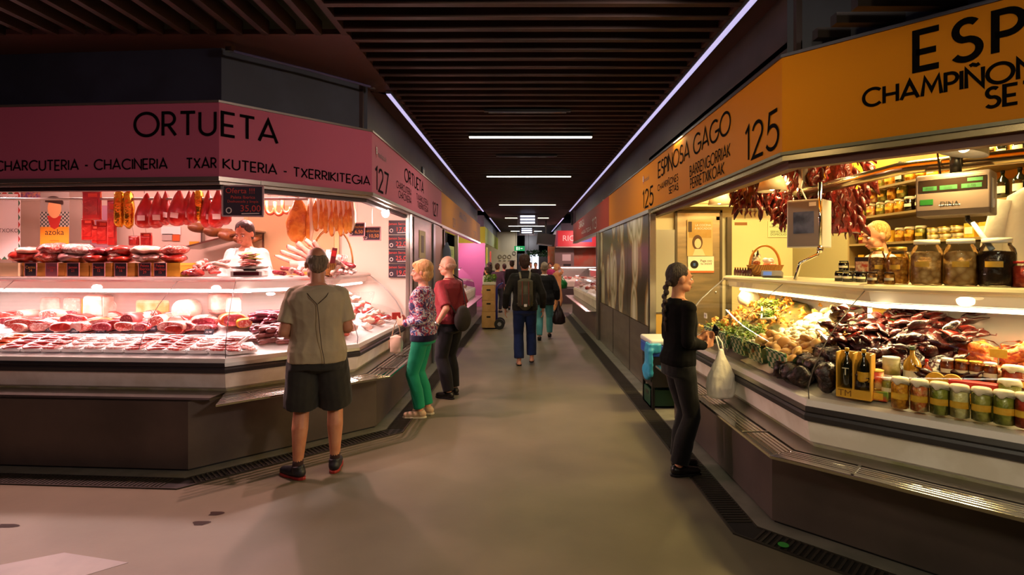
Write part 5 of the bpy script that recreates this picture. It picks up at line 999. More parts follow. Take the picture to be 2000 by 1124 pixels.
r = root('carved_horse_head', RA.at(1476, .76, D2), 'carved grey and white animal ornament behind the small basket', 'ornament', rot=2.6); MB().tube([(0, 0, 0), (0, .01, .08), (0, .03, .15), (.0, -.02, .19), (0, -.09, .155)], [.05, .045, .042, .05, .025], 12).build('head', M('ornament_grey', '5a4a3a', .6, col2='d8c8a8', scale=12), r, smooth=True); MB().tube([(.02, .02, .21), (.025, .03, .26)], [.014, .004]).tube([(-.02, .02, .21), (-.025, .03, .26)], [.014, .004]).build('ear', M('ornament_dark', '2e241c', .6), r)
for j in range(7): bottle(RA.at(1436+j*5, .56, D2), .014, .085, M('dark_vial', '4a1c1c', .15, coat=.8), 'small dark vial, %s in the row at the far end of the counter top' % ORD[j], LIDG, None, 'small dark vials', 'vial', .5)
# ---- lamps, rails, scale and screen
bend = V((2.41, 3.36)); e0 = V((2.41, 4.78)); e1 = bend+V((.707, -.707))*1.3
r = root('hanging_rail', (2.41, 3.36, 2.255), 'thick polished rail hanging over the produce counter', 'rail')
MB().tube([(0, 1.42, 0), (0, .03, 0), (.03, -.03, 0), (.92, -.92, 0)], .042, 16).build('rail', M('brass_steel', 'c8b48a', .18, .95), r, smooth=True)
for p in ((0, 1.2), (.19, -.19), (.8, -.8)): MB().b2(p[0]-.03, p[0]+.03, p[1]-.03, p[1]+.03, .03, .78).build('hanger', STEEL, r, bev=.004)
r = root('hanging_scale', (2.55, 3.12, 1.925), 'grey hanging scale with green digits above the big jars', 'scale', rot=-.86)
r.scale = (.9, .9, .92)
q = MB(); prof = [(-.11, .0), (-.125, .04), (-.125, .255), (-.11, .27), (.11, .27), (.11, .0)]
MB().add([V((x, y, z)) for x in (-.19, .19) for y, z in prof], [tuple(range(5, -1, -1)), tuple(range(6, 12))]+[(j, (j+1) % 6, (j+1) % 6+6, j+6) for j in range(6)]).build('housing', M('scale_grey', '574842', .5, .1), r, bev=.008)
MB().b2(-.172, .172, -.1285, -.125, .155, .235).build('display_window', M('scale_window', '1a120e', .15), r)
for x0, x1 in ((-.15, -.075), (-.06, .03), (.05, .15)):
    MB().b2(x0, x1, -.130, -.1285, .165, .192).build('lcd', M('lcd_green', '1e4426', .5, spec=.2), r); words('0.00', .024, ((x0+x1)/2, -.1315, .178), 0, M('lcd_digit', '12280e', .4), r, world=False)
MB().b2(.08, .155, -.130, -.1285, .205, .226).build('lcd', M('lcd_green', '1e4426', .5, spec=.2), r)
MB().b2(-.165, -.095, -.1275, -.125, .075, .11).build('sticker', M('green_label', '164a1a', .7, spec=.1), r); words('DINA', .04, (-.01, -.1285, .075), 0, BLACK, r, world=False); MB().b2(-.065, .045, -.127, -.125, .066, .070).build('underline', CARD, r)
MB().b2(.190, .192, -.09, -.02, .04, .22).build('side_panel', M('side_blue', 'a8b0bc', .4), r); MB().tube([(.193, -.03+.02*math.cos(2*PI*i/14), .07+.026*math.sin(2*PI*i/14)) for i in range(15)], .003, 5).build('side_mark', CARD, r)
MB().tube([(.0, .0, .27), (.0, .0, .42)], .032, 14).build('column', M('dark_column', '3a3834', .35, .5), r, smooth=True); MB().tube([(.06, -.0, 0), (.07, -.06, -.03), (.10, -.09, -.06)], .013).build('knob', BLACK, r); MB().tube([(.10, -.09, -.05), (.20, -.14, -.22)], [.013, .016], 10).build('lever', M('pale_lever', 'd0d8dc', .3), r, smooth=True)
MB().tube([(-.08, 0, .27), (-.10, 0, .45), (-.06, .02, .62)], .006, 6).build('cable', BLACK, r)
pl = V((2.27, 4.21, D2))
r = root('screen_box', pl, 'steel cash screen box on a curved pole at the aisle end of the counter', 'screen', rot=PI/4-.02)
MB().b2(-.125, .125, -.125, .125, .25, .625).build('case', M('screen_case', 'd0ccc4', .35, .25), r, bev=.006); MB().b2(-.127, -.125, -.115, .115, .26, .61).build('front_plate', M('mauve_plate', '8a7c78', .4, .3), r); MB().b2(-.129, -.127, -.075, .075, .36, .53).build('screen', M('blue_grey_screen', '3a3c48', .15, emit=.15, col2='5a6078', scale=8), r); MB().b2(-.129, -.127, -.03-.06, -.04, .57, .60).build('sticker', CARD, r)
MB().tube([(-.115, -.115, .22), (-.115, -.115, .62+.13)], .014, 10).build('pole', CHROME, r, smooth=True); MB().tube([(-.115, -.115, .24), (-.14, -.1, .19), (-.2, -.0, .13), (-.22, .03, .0)], .013, 10).build('arm', CHROME, r, smooth=True); MB().ell((-.115, -.115, .235), (.024, .024, .03)).build('joint', CHROME, r, smooth=True)
MB().tube([(-.05, 0, .62), (-.10, .03, .72), (-.09, .02, .78)], .005, 6).build('cable', WHITE, r)
def shade(loc, lab, rt=(0, 0, 0), m=None, s=1):
    r = root('lamp_shade', loc, lab, 'lamp', 'lamp shades in the produce stall'); r.rotation_euler = rt; r.scale = (s, s, s)
    MB().lathe([(.035, .16), (.06, .15), (.10, .09), (.12, .0), (.115, .0), (.095, .085), (.055, .14), (.03, .15)], n=24).build('shade', m or M('shade_cream', 'e0d4b0', .4), r, smooth=True); MB().ell((0, 0, .05), (.035, .035, .045)).build('bulb', M('warm_bulb', 'ffe0a0', .4, emit=18), r, smooth=True); MB().cyl((0, 0, .155), (0, 0, .62/s), .008).build('stem', STEEL, r)
    return r
shade(at(1508, 374, 4.6), 'white bowl lamp shade beside the pepper bunch'); shade(V((2.47, 2.98, 2.27)), 'grey cone lamp shade near the sign over the big jars', (.10, .22, 0), M('shade_grey', '9a948c', .4, .2)); shade(at(1405, 400, 6.4), 'pale lamp shade deep in the stall by the steel door', s=1.1)
# ---- strings of dried peppers
PEPR = M('red_dried_pepper', '7a1612', .32, col2=['4a0c0a', '92221a'], scale=11, lo=.3, hi=.7, coat=.3, bump=.6, bscale=34)
pm = [pepper(.125, .023, s+30).build('pepper', PEPR, smooth=True) for s in range(3)]
pm[2].data.materials[0] = M('dried_pepper_bright', '7a1610', .28)
pmd = [o.data for o in pm]
for o in pm: bpy.data.objects.remove(o)
def ristra(loc, H_, R_, n, lab, top):
    r = root('pepper_string', loc, lab, 'pepper string', 'hanging strings of dried peppers')
    MB().tube([(0, 0, 0), (0, 0, -H_*.9)], [.06, R_*.62], 10).jig(.02, 14, n).build('core', PEPR, r); MB().tube([(0, 0, 0), (0, 0, top-loc[2])], .006, 6).build('cord', M('string', 'a89878', .8), r)
    for i in range(n):
        t = (i+.5)/n; a = i*2.399; rr = R_*(.55+.45*math.sin(PI*min(1, t*1.15+.12))); o = link('pepper', pmd[i % 3], None, r, loc=(rr*.8*math.cos(a), rr*.8*math.sin(a), -H_*t*.86))
        o.rotation_euler = Matrix.Rotation(a, 3, 'Z').to_4x4().to_euler(); o.rotation_euler.rotate_axis('Y', -rnd(.35, 1.0)); s = rnd(.9, 1.3); o.scale = (s, s, s)
for args in (((2.16, 5.0, 2.62), .52, .21, 80, 'dried pepper string hanging nearest the steel door', 3.05), ((2.42, 4.75, 2.62), .68, .21, 90, 'dried pepper string behind the white bowl shade', 3.05), ((2.66, 4.45, 2.68), .86, .235, 99, 'largest dried pepper string hanging right of the screen box', 3.05), ((2.58, 5.05, 2.6), .54, .18, 70, 'dried pepper string half hidden between two others', 3.05)): ristra(*args)
# ---- wall shelf
r = root('shelf_unit', (3.45, 4.15, 1.5), 'long wall shelf unit behind the counter loaded with jars and tins', 'shelf')
SHZ = (1.36, 1.62, 1.84, 2.10, 2.36)
for z in SHZ: MB().b2(-.16, .16, -1.2, 1.2, z-1.5-.02, z-1.5).build('board', M('shelf_board', '8a7448', .5), r)
for y in (-1.21, 1.21): MB().b2(-.16, .16, y-.012, y+.012, -1.5, .9).build('upright', M('shelf_board', '8a7448', .5), r)
SJ = {}
def sproto(k):
    if k in SJ: return None
    Yw = -PI/2
    if k in ('or', 'gr', 'yl', 'rd'): o = jar('shelf_jar', (0, 0, 0), .042, .125, {'or': F_MIX, 'gr': F_OLV, 'yl': F_BEAN, 'rd': F_RED}[k], 'x', 'jars on the wall shelf', lab=LABY, yaw=Yw)
    elif k == 'dk': o = jar('shelf_jar', (0, 0, 0), .042, .13, DKJ, 'x', 'jars on the wall shelf', lab=LABW, yaw=Yw)
    elif k in ('tr', 'tb'): o = tin((0, 0, 0), .043, .12, TOM if k == 'tr' else M('blue_red_tin', '2a5a9a', .4, col2='c8281c', scale=9, lo=.48, hi=.52), 'x', LIDG, 'tins on the wall shelf'); o.rotation_euler.z = Yw
    elif k == 'ft': o = tin((0, 0, 0), .045, .05, M('dark_flat_tin', '2a2418', .4, col2='d8c898', scale=12), 'x', LIDG, 'flat tins on the wall shelf')
    elif k == 'wb': o = bottle((0, 0, 0), .038, .2, DKB, 'x', M('black_cap', '141210', .4), LABW, 'bottles on the wall shelf'); o.rotation_euler.z = Yw
    else: 
        o = root('packet', (0, 0, 0), 'x', 'packet', 'packets on the wall shelf', Yw); MB().b2(-.045, .045, -.03, .03, 0, .11).build('packet', {'py': LABY, 'po': M('orange_card', 'd0602c', .5)}[k], o, bev=.004); MB().b2(-.035, .035, -.032, -.03, .03, .08).build('panel', LABW, o)
    SJ[k] = o; return o
KN = {'or': 'orange-filled cloth-capped jar', 'gr': 'green-filled cloth-capped jar', 'yl': 'yellow-filled cloth-capped jar', 'rd': 'red-filled cloth-capped jar', 'dk': 'dark jar with cream label', 'tr': 'red tomato tin', 'tb': 'blue and red tin', 'ft': 'flat dark tin', 'wb': 'dark bottle', 'py': 'yellow packet', 'po': 'orange packet'}
ROWS = [(SHZ[3], ['gr', 'or', 'gr', 'yl', 'yl', 'dk', 'dk', 'dk', 'dk', 'py', 'py', 'or', 'wb', 'wb', 'dk', 'dk', 'dk', 'wb', 'wb', 'dk']), (SHZ[2], ['rd', 'tb', 'tb', 'py', 'yl', 'yl', 'gr', 'ft', 'ft', 'ft', 'py', 'py', 'po', 'tr', 'tr', 'yl', 'rd', 'rd', 'rd', 'rd']),
        (SHZ[1], ['py', 'ft', 'tb', 'tb', 'py', 'gr', 'yl', 'ft', 'po', 'po', 'py', 'po', 'gr', 'gr', 'rd', 'rd', 'rd', 'rd', 'py', 'py']), (SHZ[4], ['or', 'or', 'gr', 'yl', 'wb', 'yl', 'yl', 'py', 'yl', 'py', 'yl', 'dk', 'wb', 'wb', 'wb', 'wb', 'wb', 'dk', 'dk', 'dk'])]
RN = {SHZ[3]: 'third wall shelf', SHZ[2]: 'second wall shelf', SHZ[1]: 'lowest wall shelf', SHZ[4]: 'top wall shelf'}
for z, ks in ROWS:
    cnt = {}
    for i, k in enumerate(ks[:18]):
        for lay in range(2 if k in ('ft',) else 1):
            cnt[k] = cnt.get(k, 0)+1; y = 5.25-i*.128; lab = '%s, %s of its kind on the %s' % (KN[k], ORD[cnt[k]-1], RN[z]); loc = (3.37+rnd(-.008, .008), y, z+.0505*lay)
            o = sproto(k)
            if o is None: dup(SJ[k], loc, label=lab)
            else: o.location = loc; o['label'] = lab
cnt = {}
for i, k in enumerate(['gr', 'or', 'gr', 'yl', 'gr', 'or', 'yl', 'gr', 'or', 'yl']):
    y = 5.22-i*.128; cnt[k] = cnt.get(k, 0)+1; dup(SJ[k], (3.37, y, SHZ[3]+.132), label='%s in the upper tier of the third shelf, %s of its kind' % (KN[k], ORD[cnt[k]-1]), group='stacked jars on the wall shelf') if i < 5 else None
# white coat hanging by the shelf
r = root('hanging_coat', (3.02, 3.05, 1.55), 'white work coat hanging on a hanger at the right edge', 'coat', rot=-.8)
q = MB(); n = 20; rings = []
for z, a, b in ((0, .21, .05), (.2, .20, .055), (.4, .19, .05), (.5, .17, .045), (.56, .08, .03), (.58, .04, .02)): rings.append([V((a*math.cos(2*PI*j/n), b*math.sin(2*PI*j/n)*(1+.25*math.sin(5*2*PI*j/n)), z)) for j in range(n)])
q.loft(rings).build('coat', M('hung_coat', 'd8d0bc', .8, bump=.4, bscale=8), r, smooth=True); MB().tube([(-.18, 0, .48), (-.24, 0, .2), (-.22, -.02, .0)], [.06, .055, .05], 10, flat=.5).tube([(.18, 0, .48), (.24, 0, .2), (.22, -.02, .0)], [.06, .055, .05], 10, flat=.5).build('sleeve', M('hung_coat', 'd8d0bc', .8), r, smooth=True); MB().tube([(0, 0, .57), (0, 0, .72), (.02, 0, .75)], .004, 6).build('hook', STEEL, r)
# ---- back wall furniture
def wallpx(px): return (px-VX)*7.18/FPX
r = root('cold_room_door', (wallpx(1363), 7.18, .3), 'brushed steel cold room door with posters at the back of the produce stall', 'door'); w = 83*7.18/FPX
MB().b2(-w/2, w/2, -.03, 0, 0, 2.03).build('leaf', M('warm_steel', 'b0a084', .3, .85, col2='c8b490', scale=2, stretch=(1, 1, 6)), r, bev=.004); MB().b2(-w/2-.03, -w/2, -.04, 0, 0, 2.06).b2(w/2, w/2+.03, -.04, 0, 0, 2.06).b2(-w/2-.03, w/2+.03, -.04, 0, 2.03, 2.07).build('frame', M('door_frame_dark', '5a5040', .4, .4), r); MB().ell((w/2-.06, -.04, .95), (.012, .012, .02)).build('lock', CHROME, r)
c = at(1367, 465, 7.13); r = poster(c, .345, .49, 0, 'beige poster of a long-haired figure with a bowl on the steel door', M('poster_beige', 'd0b070', .5))
MB().b2(-.15, .15, -.004, -.002, .0, .22).build('photo', M('poster_field', 'b89040', .5, col2='c8a458', scale=4), r); MB().b2(-.16, -.11, -.005, -.004, .08, .22).build('stamp', M('dark_stamp', '4a3418', .5), r)
MB().prism(arc(-.035, -.06, .07, .10, 0, 360, 20)[:-1], 0, .002).xf(Matrix.Rotation(PI/2, 3, 'X'), (0, -.0045, 0)).build('hair_shape', M('print_brown', '5a3818', .5), r); MB().prism(arc(-.03, -.075, .045, .065, 0, 360, 20)[:-1], 0, .002).xf(Matrix.Rotation(PI/2, 3, 'X'), (0, -.0065, 0)).build('face_shape', M('print_cream', 'e8d0a0', .5), r); MB().prism([(-.1, -.24), (.07, -.24), (.03, -.15), (-.07, -.15)], 0, .002).xf(Matrix.Rotation(PI/2, 3, 'X'), (0, -.0065, 0)).build('bowl_shape', M('print_cream', 'e8d0a0', .5), r); words('LA COCINA', .04, (.04, -.006, .17), 0, CARD, r, world=False); words('A BOCADOS', .04, (.04, -.006, .125), 0, CARD, r, world=False)
c = at(1369, 517, 7.13); r = poster(c, .35, .22, 0, 'payment notice with black disc and orange strip under the beige poster', M('notice_cream', 'ece0c4', .5)); MB().prism(arc(-.09, .0, .055, .055, 0, 360, 24)[:-1], 0, .002).xf(Matrix.Rotation(PI/2, 3, 'X'), (0, -.003, 0)).build('disc', BLACK, r); MB().b2(-.105, -.075, -.007, -.005, -.02, .02).build('disc_mark', M('blue_mark', '3a5a9a', .4), r); MB().b2(-.175, .175, -.004, -.002, -.11, -.085).build('strip', M('orange_card', 'd0602c', .5), r); words('Paga con\ntu móvil', .045, (.07, -.004, .03), 0, INK, r, world=False)
r = root('cold_room_door', (wallpx(1492), 7.18, .3), 'wide cream cold room door beside the steel door', 'door'); MB().b2(-.46, .52, -.05, 0, 0, 1.93).build('leaf', M('cream_door', 'e0cf98', .4), r, bev=.01); MB().b2(-.52, -.46, -.06, 0, 0, 1.97).build('frame', M('door_frame_dark', '5a5040', .4, .4), r); MB().b2(-.42, -.25, -.054, -.05, 1.86, 1.90).build('badge', M('brown_badge', '8a5a20', .5), r); MB().b2(-.66, -.58, -.03, 0, 1.93, 1.98).build('hinge', STEEL, r)
MB().tube([(.5, -.05, .9), (.5, -.10, .95), (.5, -.10, 1.15), (.5, -.05, 1.2)], .012, 8).build('handle', M('teal_handle', '1e6a6a', .4), r, smooth=True)
c = at(1520, 448, 7.12); r = poster(c, .28, .22, 0, 'pale green service notice on the cream door', M('notice_green', 'd0d8a0', .5)); words('ESTE ESTABLECIMIENTO', .022, (0, -.004, .03), 0, M('dark_green_print', '2e4a24', .5), r, world=False); words('SERVICIO A\nDOMICILIO', .042, (0, -.004, -.055), 0, M('dark_green_print', '2e4a24', .5), r, world=False); MB().b2(-.09, -.02, -.004, -.002, .06, .085).build('emblem', M('grey_print', '6a6468', .5), r)
r = root('hung_cupboard', (2.5, 7.05, 2.42), 'row of cream wall cupboards above the cold room doors', 'cupboard'); MB().b2(-.8, .75, -.12, .13, 0, .3).build('carcass', M('cupboard_cream', 'd8c890', .45), r)
for x in (-.55, -.16, .23): MB().b2(x-.185, x+.185, -.135, -.12, .01, .29).build('door', M('cupboard_door', 'e0d09a', .4), r, bev=.003)
MB().b2(-.8, .75, -.14, -.12, -.03, .0).build('light_pelmet', M('pelmet', 'e8d8a0', .4), r)
# entrance beside the counter: steel post, panel, crates
r = root('steel_post', (1.62, 6.67, 0), 'tall steel post between the stall entrance and the mushroom photo panel', 'post'); MB().b2(-.05, .03, -.045, .045, 0, 2.27).build('post', STEEL, r, bev=.004); MB().b2(-.055, -.05, .0, .02, 0, 2.27).build('track', M('door_frame_dark', '5a5040', .4, .4), r)
r = root('entry_panel', (1.86, 7.17, 0), 'two-tone panel inside the stall entrance, grey above and tan below', 'panel'); MB().b2(-.2, .17, -.03, 0, .98, 2.1).build('upper_sheet', M('grey_sheet', 'b4b0a0', .3, .3), r); MB().b2(-.2, .17, -.03, 0, .02, .98).build('lower_sheet', M('tan_sheet', 'c8a050', .5), r); MB().b2(-.2, .17, -.04, 0, .965, .985).build('joint_strip', STEEL, r)
r = root('crate_stand', (1.62, 6.12, 0), 'dark stacked stand holding the blue-rimmed tub at the stall entrance', 'stand')
MB().b2(-.2, .2, -.24, .24, .26, .60).build('crate', M('dark_crate', '231d18', .6), r); 
for k in range(4): MB().b2(-.206, -.2, -.2, .2, .31+k*.07, .34+k*.07).build('slot', BLACK, r)
MB().b2(-.2, -.17, -.24, -.21, 0, .26).build('leg', BLACK, r); MB().b2(-.2, -.17, .21, .24, 0, .26).build('leg', BLACK, r); MB().b2(.17, .2, -.24, -.21, 0, .26).build('leg', BLACK, r); MB().b2(.17, .2, .21, .24, 0, .26).build('leg', BLACK, r)
r = root('plastic_tub', (1.62, 6.12, .602), 'white tub with blue rim and a pale blue bag over its edge', 'tub'); MB().b2(-.22, .22, -.26, .26, 0, .13).build('tub', M('tub_blue', '2a58b8', .4), r, bev=.015); MB().b2(-.225, .225, -.265, .265, .13, .19).build('rim', M('tub_white', 'cfd0cc', .4), r, bev=.02)
q = MB().box((-.18, -.22, .1), (.14, .16, .10)).box((-.23, -.22, -.06), (.05, .2, .3)).ell((-.24, -.2, -.16), (.05, .1, .1)); q = fuse(q, .012, 4); wrinkle(q, .02, 12, (1, 1, .6)); o = link('blue_bag', q, M('blue_film', '3aa0c8', .3, bump=.3, bscale=16), r, smooth=True)
r = root('green_crate', (1.60, 6.12, .012), 'small dark green crate under the stand at the stall entrance', 'crate'); MB().b2(-.18, .12, -.17, .17, 0, .02).b2(-.18, -.165, -.17, .17, 0, .2).b2(.105, .12, -.17, .17, 0, .2).b2(-.18, .12, -.17, -.155, 0, .2).b2(-.18, .12, .155, .17, 0, .2).build('crate', M('green_plastic', '12402a', .45), r); MB().b2(-.183, -.18, -.06, .06, .13, .17).build('handle_slot', BLACK, r)
r = root('green_disc', (1.42+.08, 3.06, .013), 'small round green sticker on the kerb near the drain corner', 'sticker'); MB().lathe([(.002, 0), (.03, 0), (.03, .002), (.002, .002)], n=20).build('disc', M('green_sticker', '3a9a3c', .5), r)
# ------------------------------------------------------------------ further along the aisle
PSTEEL = M('panel_steel', '7c7066', .32, .75, col2='8c8074', scale=1.5, stretch=(1, 1, 5))
def photo_mat():          # photograph of pale mushrooms on dark ground, glass reflection worked into the print colours
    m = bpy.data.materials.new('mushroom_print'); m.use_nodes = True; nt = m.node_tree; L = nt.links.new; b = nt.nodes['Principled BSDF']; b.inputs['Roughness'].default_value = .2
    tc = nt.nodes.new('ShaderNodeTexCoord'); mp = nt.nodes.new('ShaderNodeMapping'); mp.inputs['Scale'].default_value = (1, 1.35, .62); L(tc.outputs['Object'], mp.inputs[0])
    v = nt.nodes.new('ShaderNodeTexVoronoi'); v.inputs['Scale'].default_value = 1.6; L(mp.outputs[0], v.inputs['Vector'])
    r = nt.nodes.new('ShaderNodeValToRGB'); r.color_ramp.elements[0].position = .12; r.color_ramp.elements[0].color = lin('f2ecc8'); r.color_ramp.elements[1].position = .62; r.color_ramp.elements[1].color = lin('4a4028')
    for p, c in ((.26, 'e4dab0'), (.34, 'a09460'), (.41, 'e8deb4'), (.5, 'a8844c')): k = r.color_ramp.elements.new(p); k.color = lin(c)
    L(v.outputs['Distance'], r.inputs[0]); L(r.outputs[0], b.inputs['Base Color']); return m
# shuttered front with mushroom photograph
r = root('photo_shopfront', (1.62, 8.9, 0), 'shopfront of mushroom photo glass over brown steel panels', 'shopfront')
MB().b2(-.03, .03, -2.15, 2.25, .02, .82).build('lower_panel', PSTEEL, r)
for y in (-.9, .6): MB().b2(-.034, -.03, y-.006, y+.006, .02, .82).build('panel_joint', BLACK, r)
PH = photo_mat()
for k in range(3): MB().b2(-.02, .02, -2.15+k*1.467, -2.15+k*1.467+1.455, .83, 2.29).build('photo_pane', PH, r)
MB().b2(-.04, .04, -2.15, 2.25, 2.29, 2.34).build('head_rail', STEEL, r)
r = root('steel_post', (1.60, 11.3, 0), 'broad grey post at the far end of the mushroom photo glass', 'post'); MB().b2(-.06, .06, -.12, .12, 0, 2.3).build('post', STEEL, r, bev=.004); MB().b2(-.065, -.06, -.02, .02, 0, 2.3).build('track', M('door_frame_dark', '5a5040', .4, .4), r)
def small_counter(path, loc, lab, col, n, mats, glab):
    r = root('display_counter', loc, lab, 'counter')
    MB().sweep(path, [(.05, 0), (.05, .56), (-.6, .56), (-.6, 0)]).build('base_cabinet', M('mauve_steel', '6a5a5c', .4, .6), r, world=True)
    MB().sweep(path, [(0, .60), (.02, .80), (.0, .86), (-.8, 1.0), (-.8, .6)]).build('front_panel', CREAM, r, world=True)
    MB().sweep(path, [(-.1, .565), (.28, .565), (.28, .59), (-.1, .59)]).build('bag_shelf', STEEL, r, world=True)
    MB().sweep(path, [(-.44, 1.46), (-.44, 1.50), (-.9, 1.50), (-.9, 1.46)]).build('top_deck', DECKL, r, world=True)
    MB().sweep(path, [(-.8, .6), (-.8, 1.46), (-.83, 1.46), (-.83, .6)]).build('case_back', M('case_back_pink', 'b9aca4', .2, .55), r, world=True)
    MB().sweep(path, [(-.5, 1.42), (-.5, 1.45), (-.55, 1.45), (-.55, 1.42)]).build('light_tube', LEDT, r, world=True)
    pr = [(-.01, .865), (-.04, 1.03), (-.22, 1.28), (-.45, 1.48)]; MB().sweep(path, pr, closed=False).build('glass_pane', GLASS, r, smooth=True, world=True)
    sg = Seg(path[0], path[1])
    for i in range(n):
        q = MB().ell((0, 0, .03), (rnd(.07, .12), rnd(.07, .12), .05)).jig(.02, 12, i); j = i % len(mats); thing1('meat_piece', q, mats[j], sg.P(rnd(.2, sg.L-.2), rnd(.12, .7), .90+.08*rnd(0, 1)), ('red', 'pink', 'white')[j]+' meat piece in the '+glab, 'meat', 'pieces in the %s (%d)' % (glab, j))
    return r
small_counter([(1.62, 17.4), (1.62, 11.5)], (1.9, 14.5, 0), 'pink-lit glass counter with bag shelf beyond the mushroom photo glass', 0, 26, (RAW, COOK, FATTY), 'pink-lit aisle counter')
small_counter([(1.15, 23.6), (4.2, 23.6)], (2.4, 24, 0), 'far pink-lit counter facing the cross passage under the red band', 0, 22, (RAW, COOK, FATTY), 'far counter facing the passage')
small_counter([(-1.62, 12.0), (-1.62, 17.2)], (-1.9, 14.5, 0), 'far left glass counter with steel bag shelf past the orange sign', 0, 14, (RAW, COOK, FATTY), 'far left counter')
# back walls of those stalls
struct(MB().b2(3.0, 3.1, 7.3, 17.7, 0, 3.0).build('wall_east_middle_back', M('warm_back', 'c8a890', .5)))
struct(MB().b2(1.66, 3.0, 11.2, 11.26, 0, 3.0).build('wall_east_middle_side', M('warm_back', 'c8a890', .5)))
struct(MB().b2(1.1, 5, 25.2, 25.3, 0, 3.0).build('wall_east_far_back', M('orange_back', 'c88a6a', .5, col2='d86a4a', scale=3)))
struct(MB().b2(-4, -3.0, 7.2, 17.7, 0, 3.0).build('wall_west_middle_back', M('warm_back', 'c8a890', .5)))
# west side: steel panels with posters, orange egg stall, pillar, pink wall
r = root('side_shopfront', (-1.53, 8.15, 0), 'closed steel shopfront with a beige poster beyond the meat stall', 'shopfront')
MB().b2(-.03, .02, -.95, .45, .02, 2.28).build('steel_sheet', PSTEEL, r); MB().b2(.02, .045, .45, .62, .0, 2.29).build('post', M('blue_grey_post', '7c8088', .3, .7), r, bev=.004); MB().b2(-.03, .02, .62, 1.5, .02, 2.28).build('tan_sheet', M('tan_steel', '9a7a62', .4, .5), r)
MB().b2(.02, .026, -.62, -.15, 1.72, 2.12).build('poster', M('poster_olive', 'b8a468', .5), r); MB().b2(.026, .028, -.5, -.3, 1.8, 2.05).build('poster_figure', M('poster_dark', '5a4a2c', .5), r)
r = root('hanging_apron', (-1.46, 9.85, 1.35), 'pale blue apron hanging at the edge of the egg stall', 'apron'); MB().tube([(0, 0, .0), (0, .01, .3), (0, 0, .55), (0, 0, .68)], [.10, .09, .07, .02], 12, flat=.35).jig(.015, 9, 2).build('cloth', M('blue_apron', '7a8aa8', .8), r, smooth=True); MB().tube([(0, 0, .66), (0, 0, .95)], .003, 5).build('cord', STEEL, r)
r = root('glass_shopfront', (-1.54, 10.9, 0), 'egg stall window with yellow and green price posters', 'shopfront')
MB().b2(-.02, .0, -.9, 1.0, .02, .7).build('lower_panel', M('orange_brown_panel', '8a5424', .5), r); MB().b2(-.015, -.005, -.9, 1.0, .7, 2.25).build('glass_pane', GLASS, r); MB().b2(-.03, .03, 1.0, 1.1, 0, 2.28).build('post', ALU, r); MB().b2(-.03, .03, -1.0, -.9, 0, 2.28).build('post', M('dark_post', '4a2a1c', .4), r)
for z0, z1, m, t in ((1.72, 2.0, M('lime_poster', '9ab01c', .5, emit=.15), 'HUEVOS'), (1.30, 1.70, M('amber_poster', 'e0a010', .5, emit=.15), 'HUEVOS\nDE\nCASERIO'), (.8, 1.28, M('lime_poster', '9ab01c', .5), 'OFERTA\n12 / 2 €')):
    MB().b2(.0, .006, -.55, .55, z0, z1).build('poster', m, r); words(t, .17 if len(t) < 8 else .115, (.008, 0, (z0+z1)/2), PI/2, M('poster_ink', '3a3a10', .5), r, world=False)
PW = M('pink_gloss_wall', 'c070a0', .3)
struct(MB().b2(-4, -1.5, 19.9, 20.0, 0, 2.4).build('wall_west_far_front', PW))
struct(MB().b2(-1.56, -1.5, 20.0, 29.5, 0, .9).build('wall_west_far_low', M('grey_low', '6a6868', .5)))
struct(MB().b2(-4.2, -3.2, 20.0, 29.5, 0, 3).build('wall_west_far_back', M('lime_back', 'a8b478', .5)))
lamp('SPOT', (-1.9, 18.3, 2.9), 140, (1, .42, .72), .08, (-1.75, 19.9, 1.0), 80, .6)
r = root('shop_sign', (-1.5, 20, 2.4), 'lime green sign band on the far left block', 'sign'); MB().b2(-2.6, .0, -.05, .0, 0, .62).build('front_panel', GRN, r); MB().b2(-.03, .0, 0, 9.4, 0, .62).build('aisle_panel', GRN, r); MB().b2(-2.6, .012, -.06, 0, -.04, 0).build('bottom_rail', RAILM, r)
struct(MB().b2(-4.1, -1.55, 20.0, 29.5, 3.02, 3.46).build('wall_west_far_fascia', NAVY)); struct(MB().b2(1.65, 5, 24.0, 30, 2.95, 3.46).build('wall_east_far_fascia', NAVY))
struct(MB().b2(1.6, 5, 18.2, 18.25, 2.95, 3.46).build('wall_east_cross_fascia', NAVY))
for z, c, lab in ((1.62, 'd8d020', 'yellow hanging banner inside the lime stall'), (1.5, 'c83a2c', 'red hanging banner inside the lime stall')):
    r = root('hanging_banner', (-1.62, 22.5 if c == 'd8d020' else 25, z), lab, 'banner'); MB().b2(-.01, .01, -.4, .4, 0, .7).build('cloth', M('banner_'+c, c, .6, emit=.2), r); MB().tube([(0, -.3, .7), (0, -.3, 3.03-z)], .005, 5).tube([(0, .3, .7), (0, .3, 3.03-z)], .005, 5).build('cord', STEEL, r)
r = root('shop_sign', (1.55, 24.0, 2.4), 'bright red far sign band with white letters facing the passage', 'sign'); MB().b2(-.05, 3.2, -.05, 0, 0, .72).build('front_panel', M('bright_red_panel', 'c8202c', .4, emit=.06), r); MB().b2(-.12, -.05, -.05, 6, 0, .72).build('aisle_panel', M('plum_panel', '8a3a5c', .4), r); words('RIOJA', .36, (.62, -.055, .36), 0, WHV, r, world=False); MB().b2(.95, 1.5, -.056, -.05, .2, .5).build('blue_mark', M('blue_print', '5a6ac8', .5), r); MB().b2(-.14, 3.2, -.06, 0, -.05, 0).build('bottom_rail', RAILM, r)
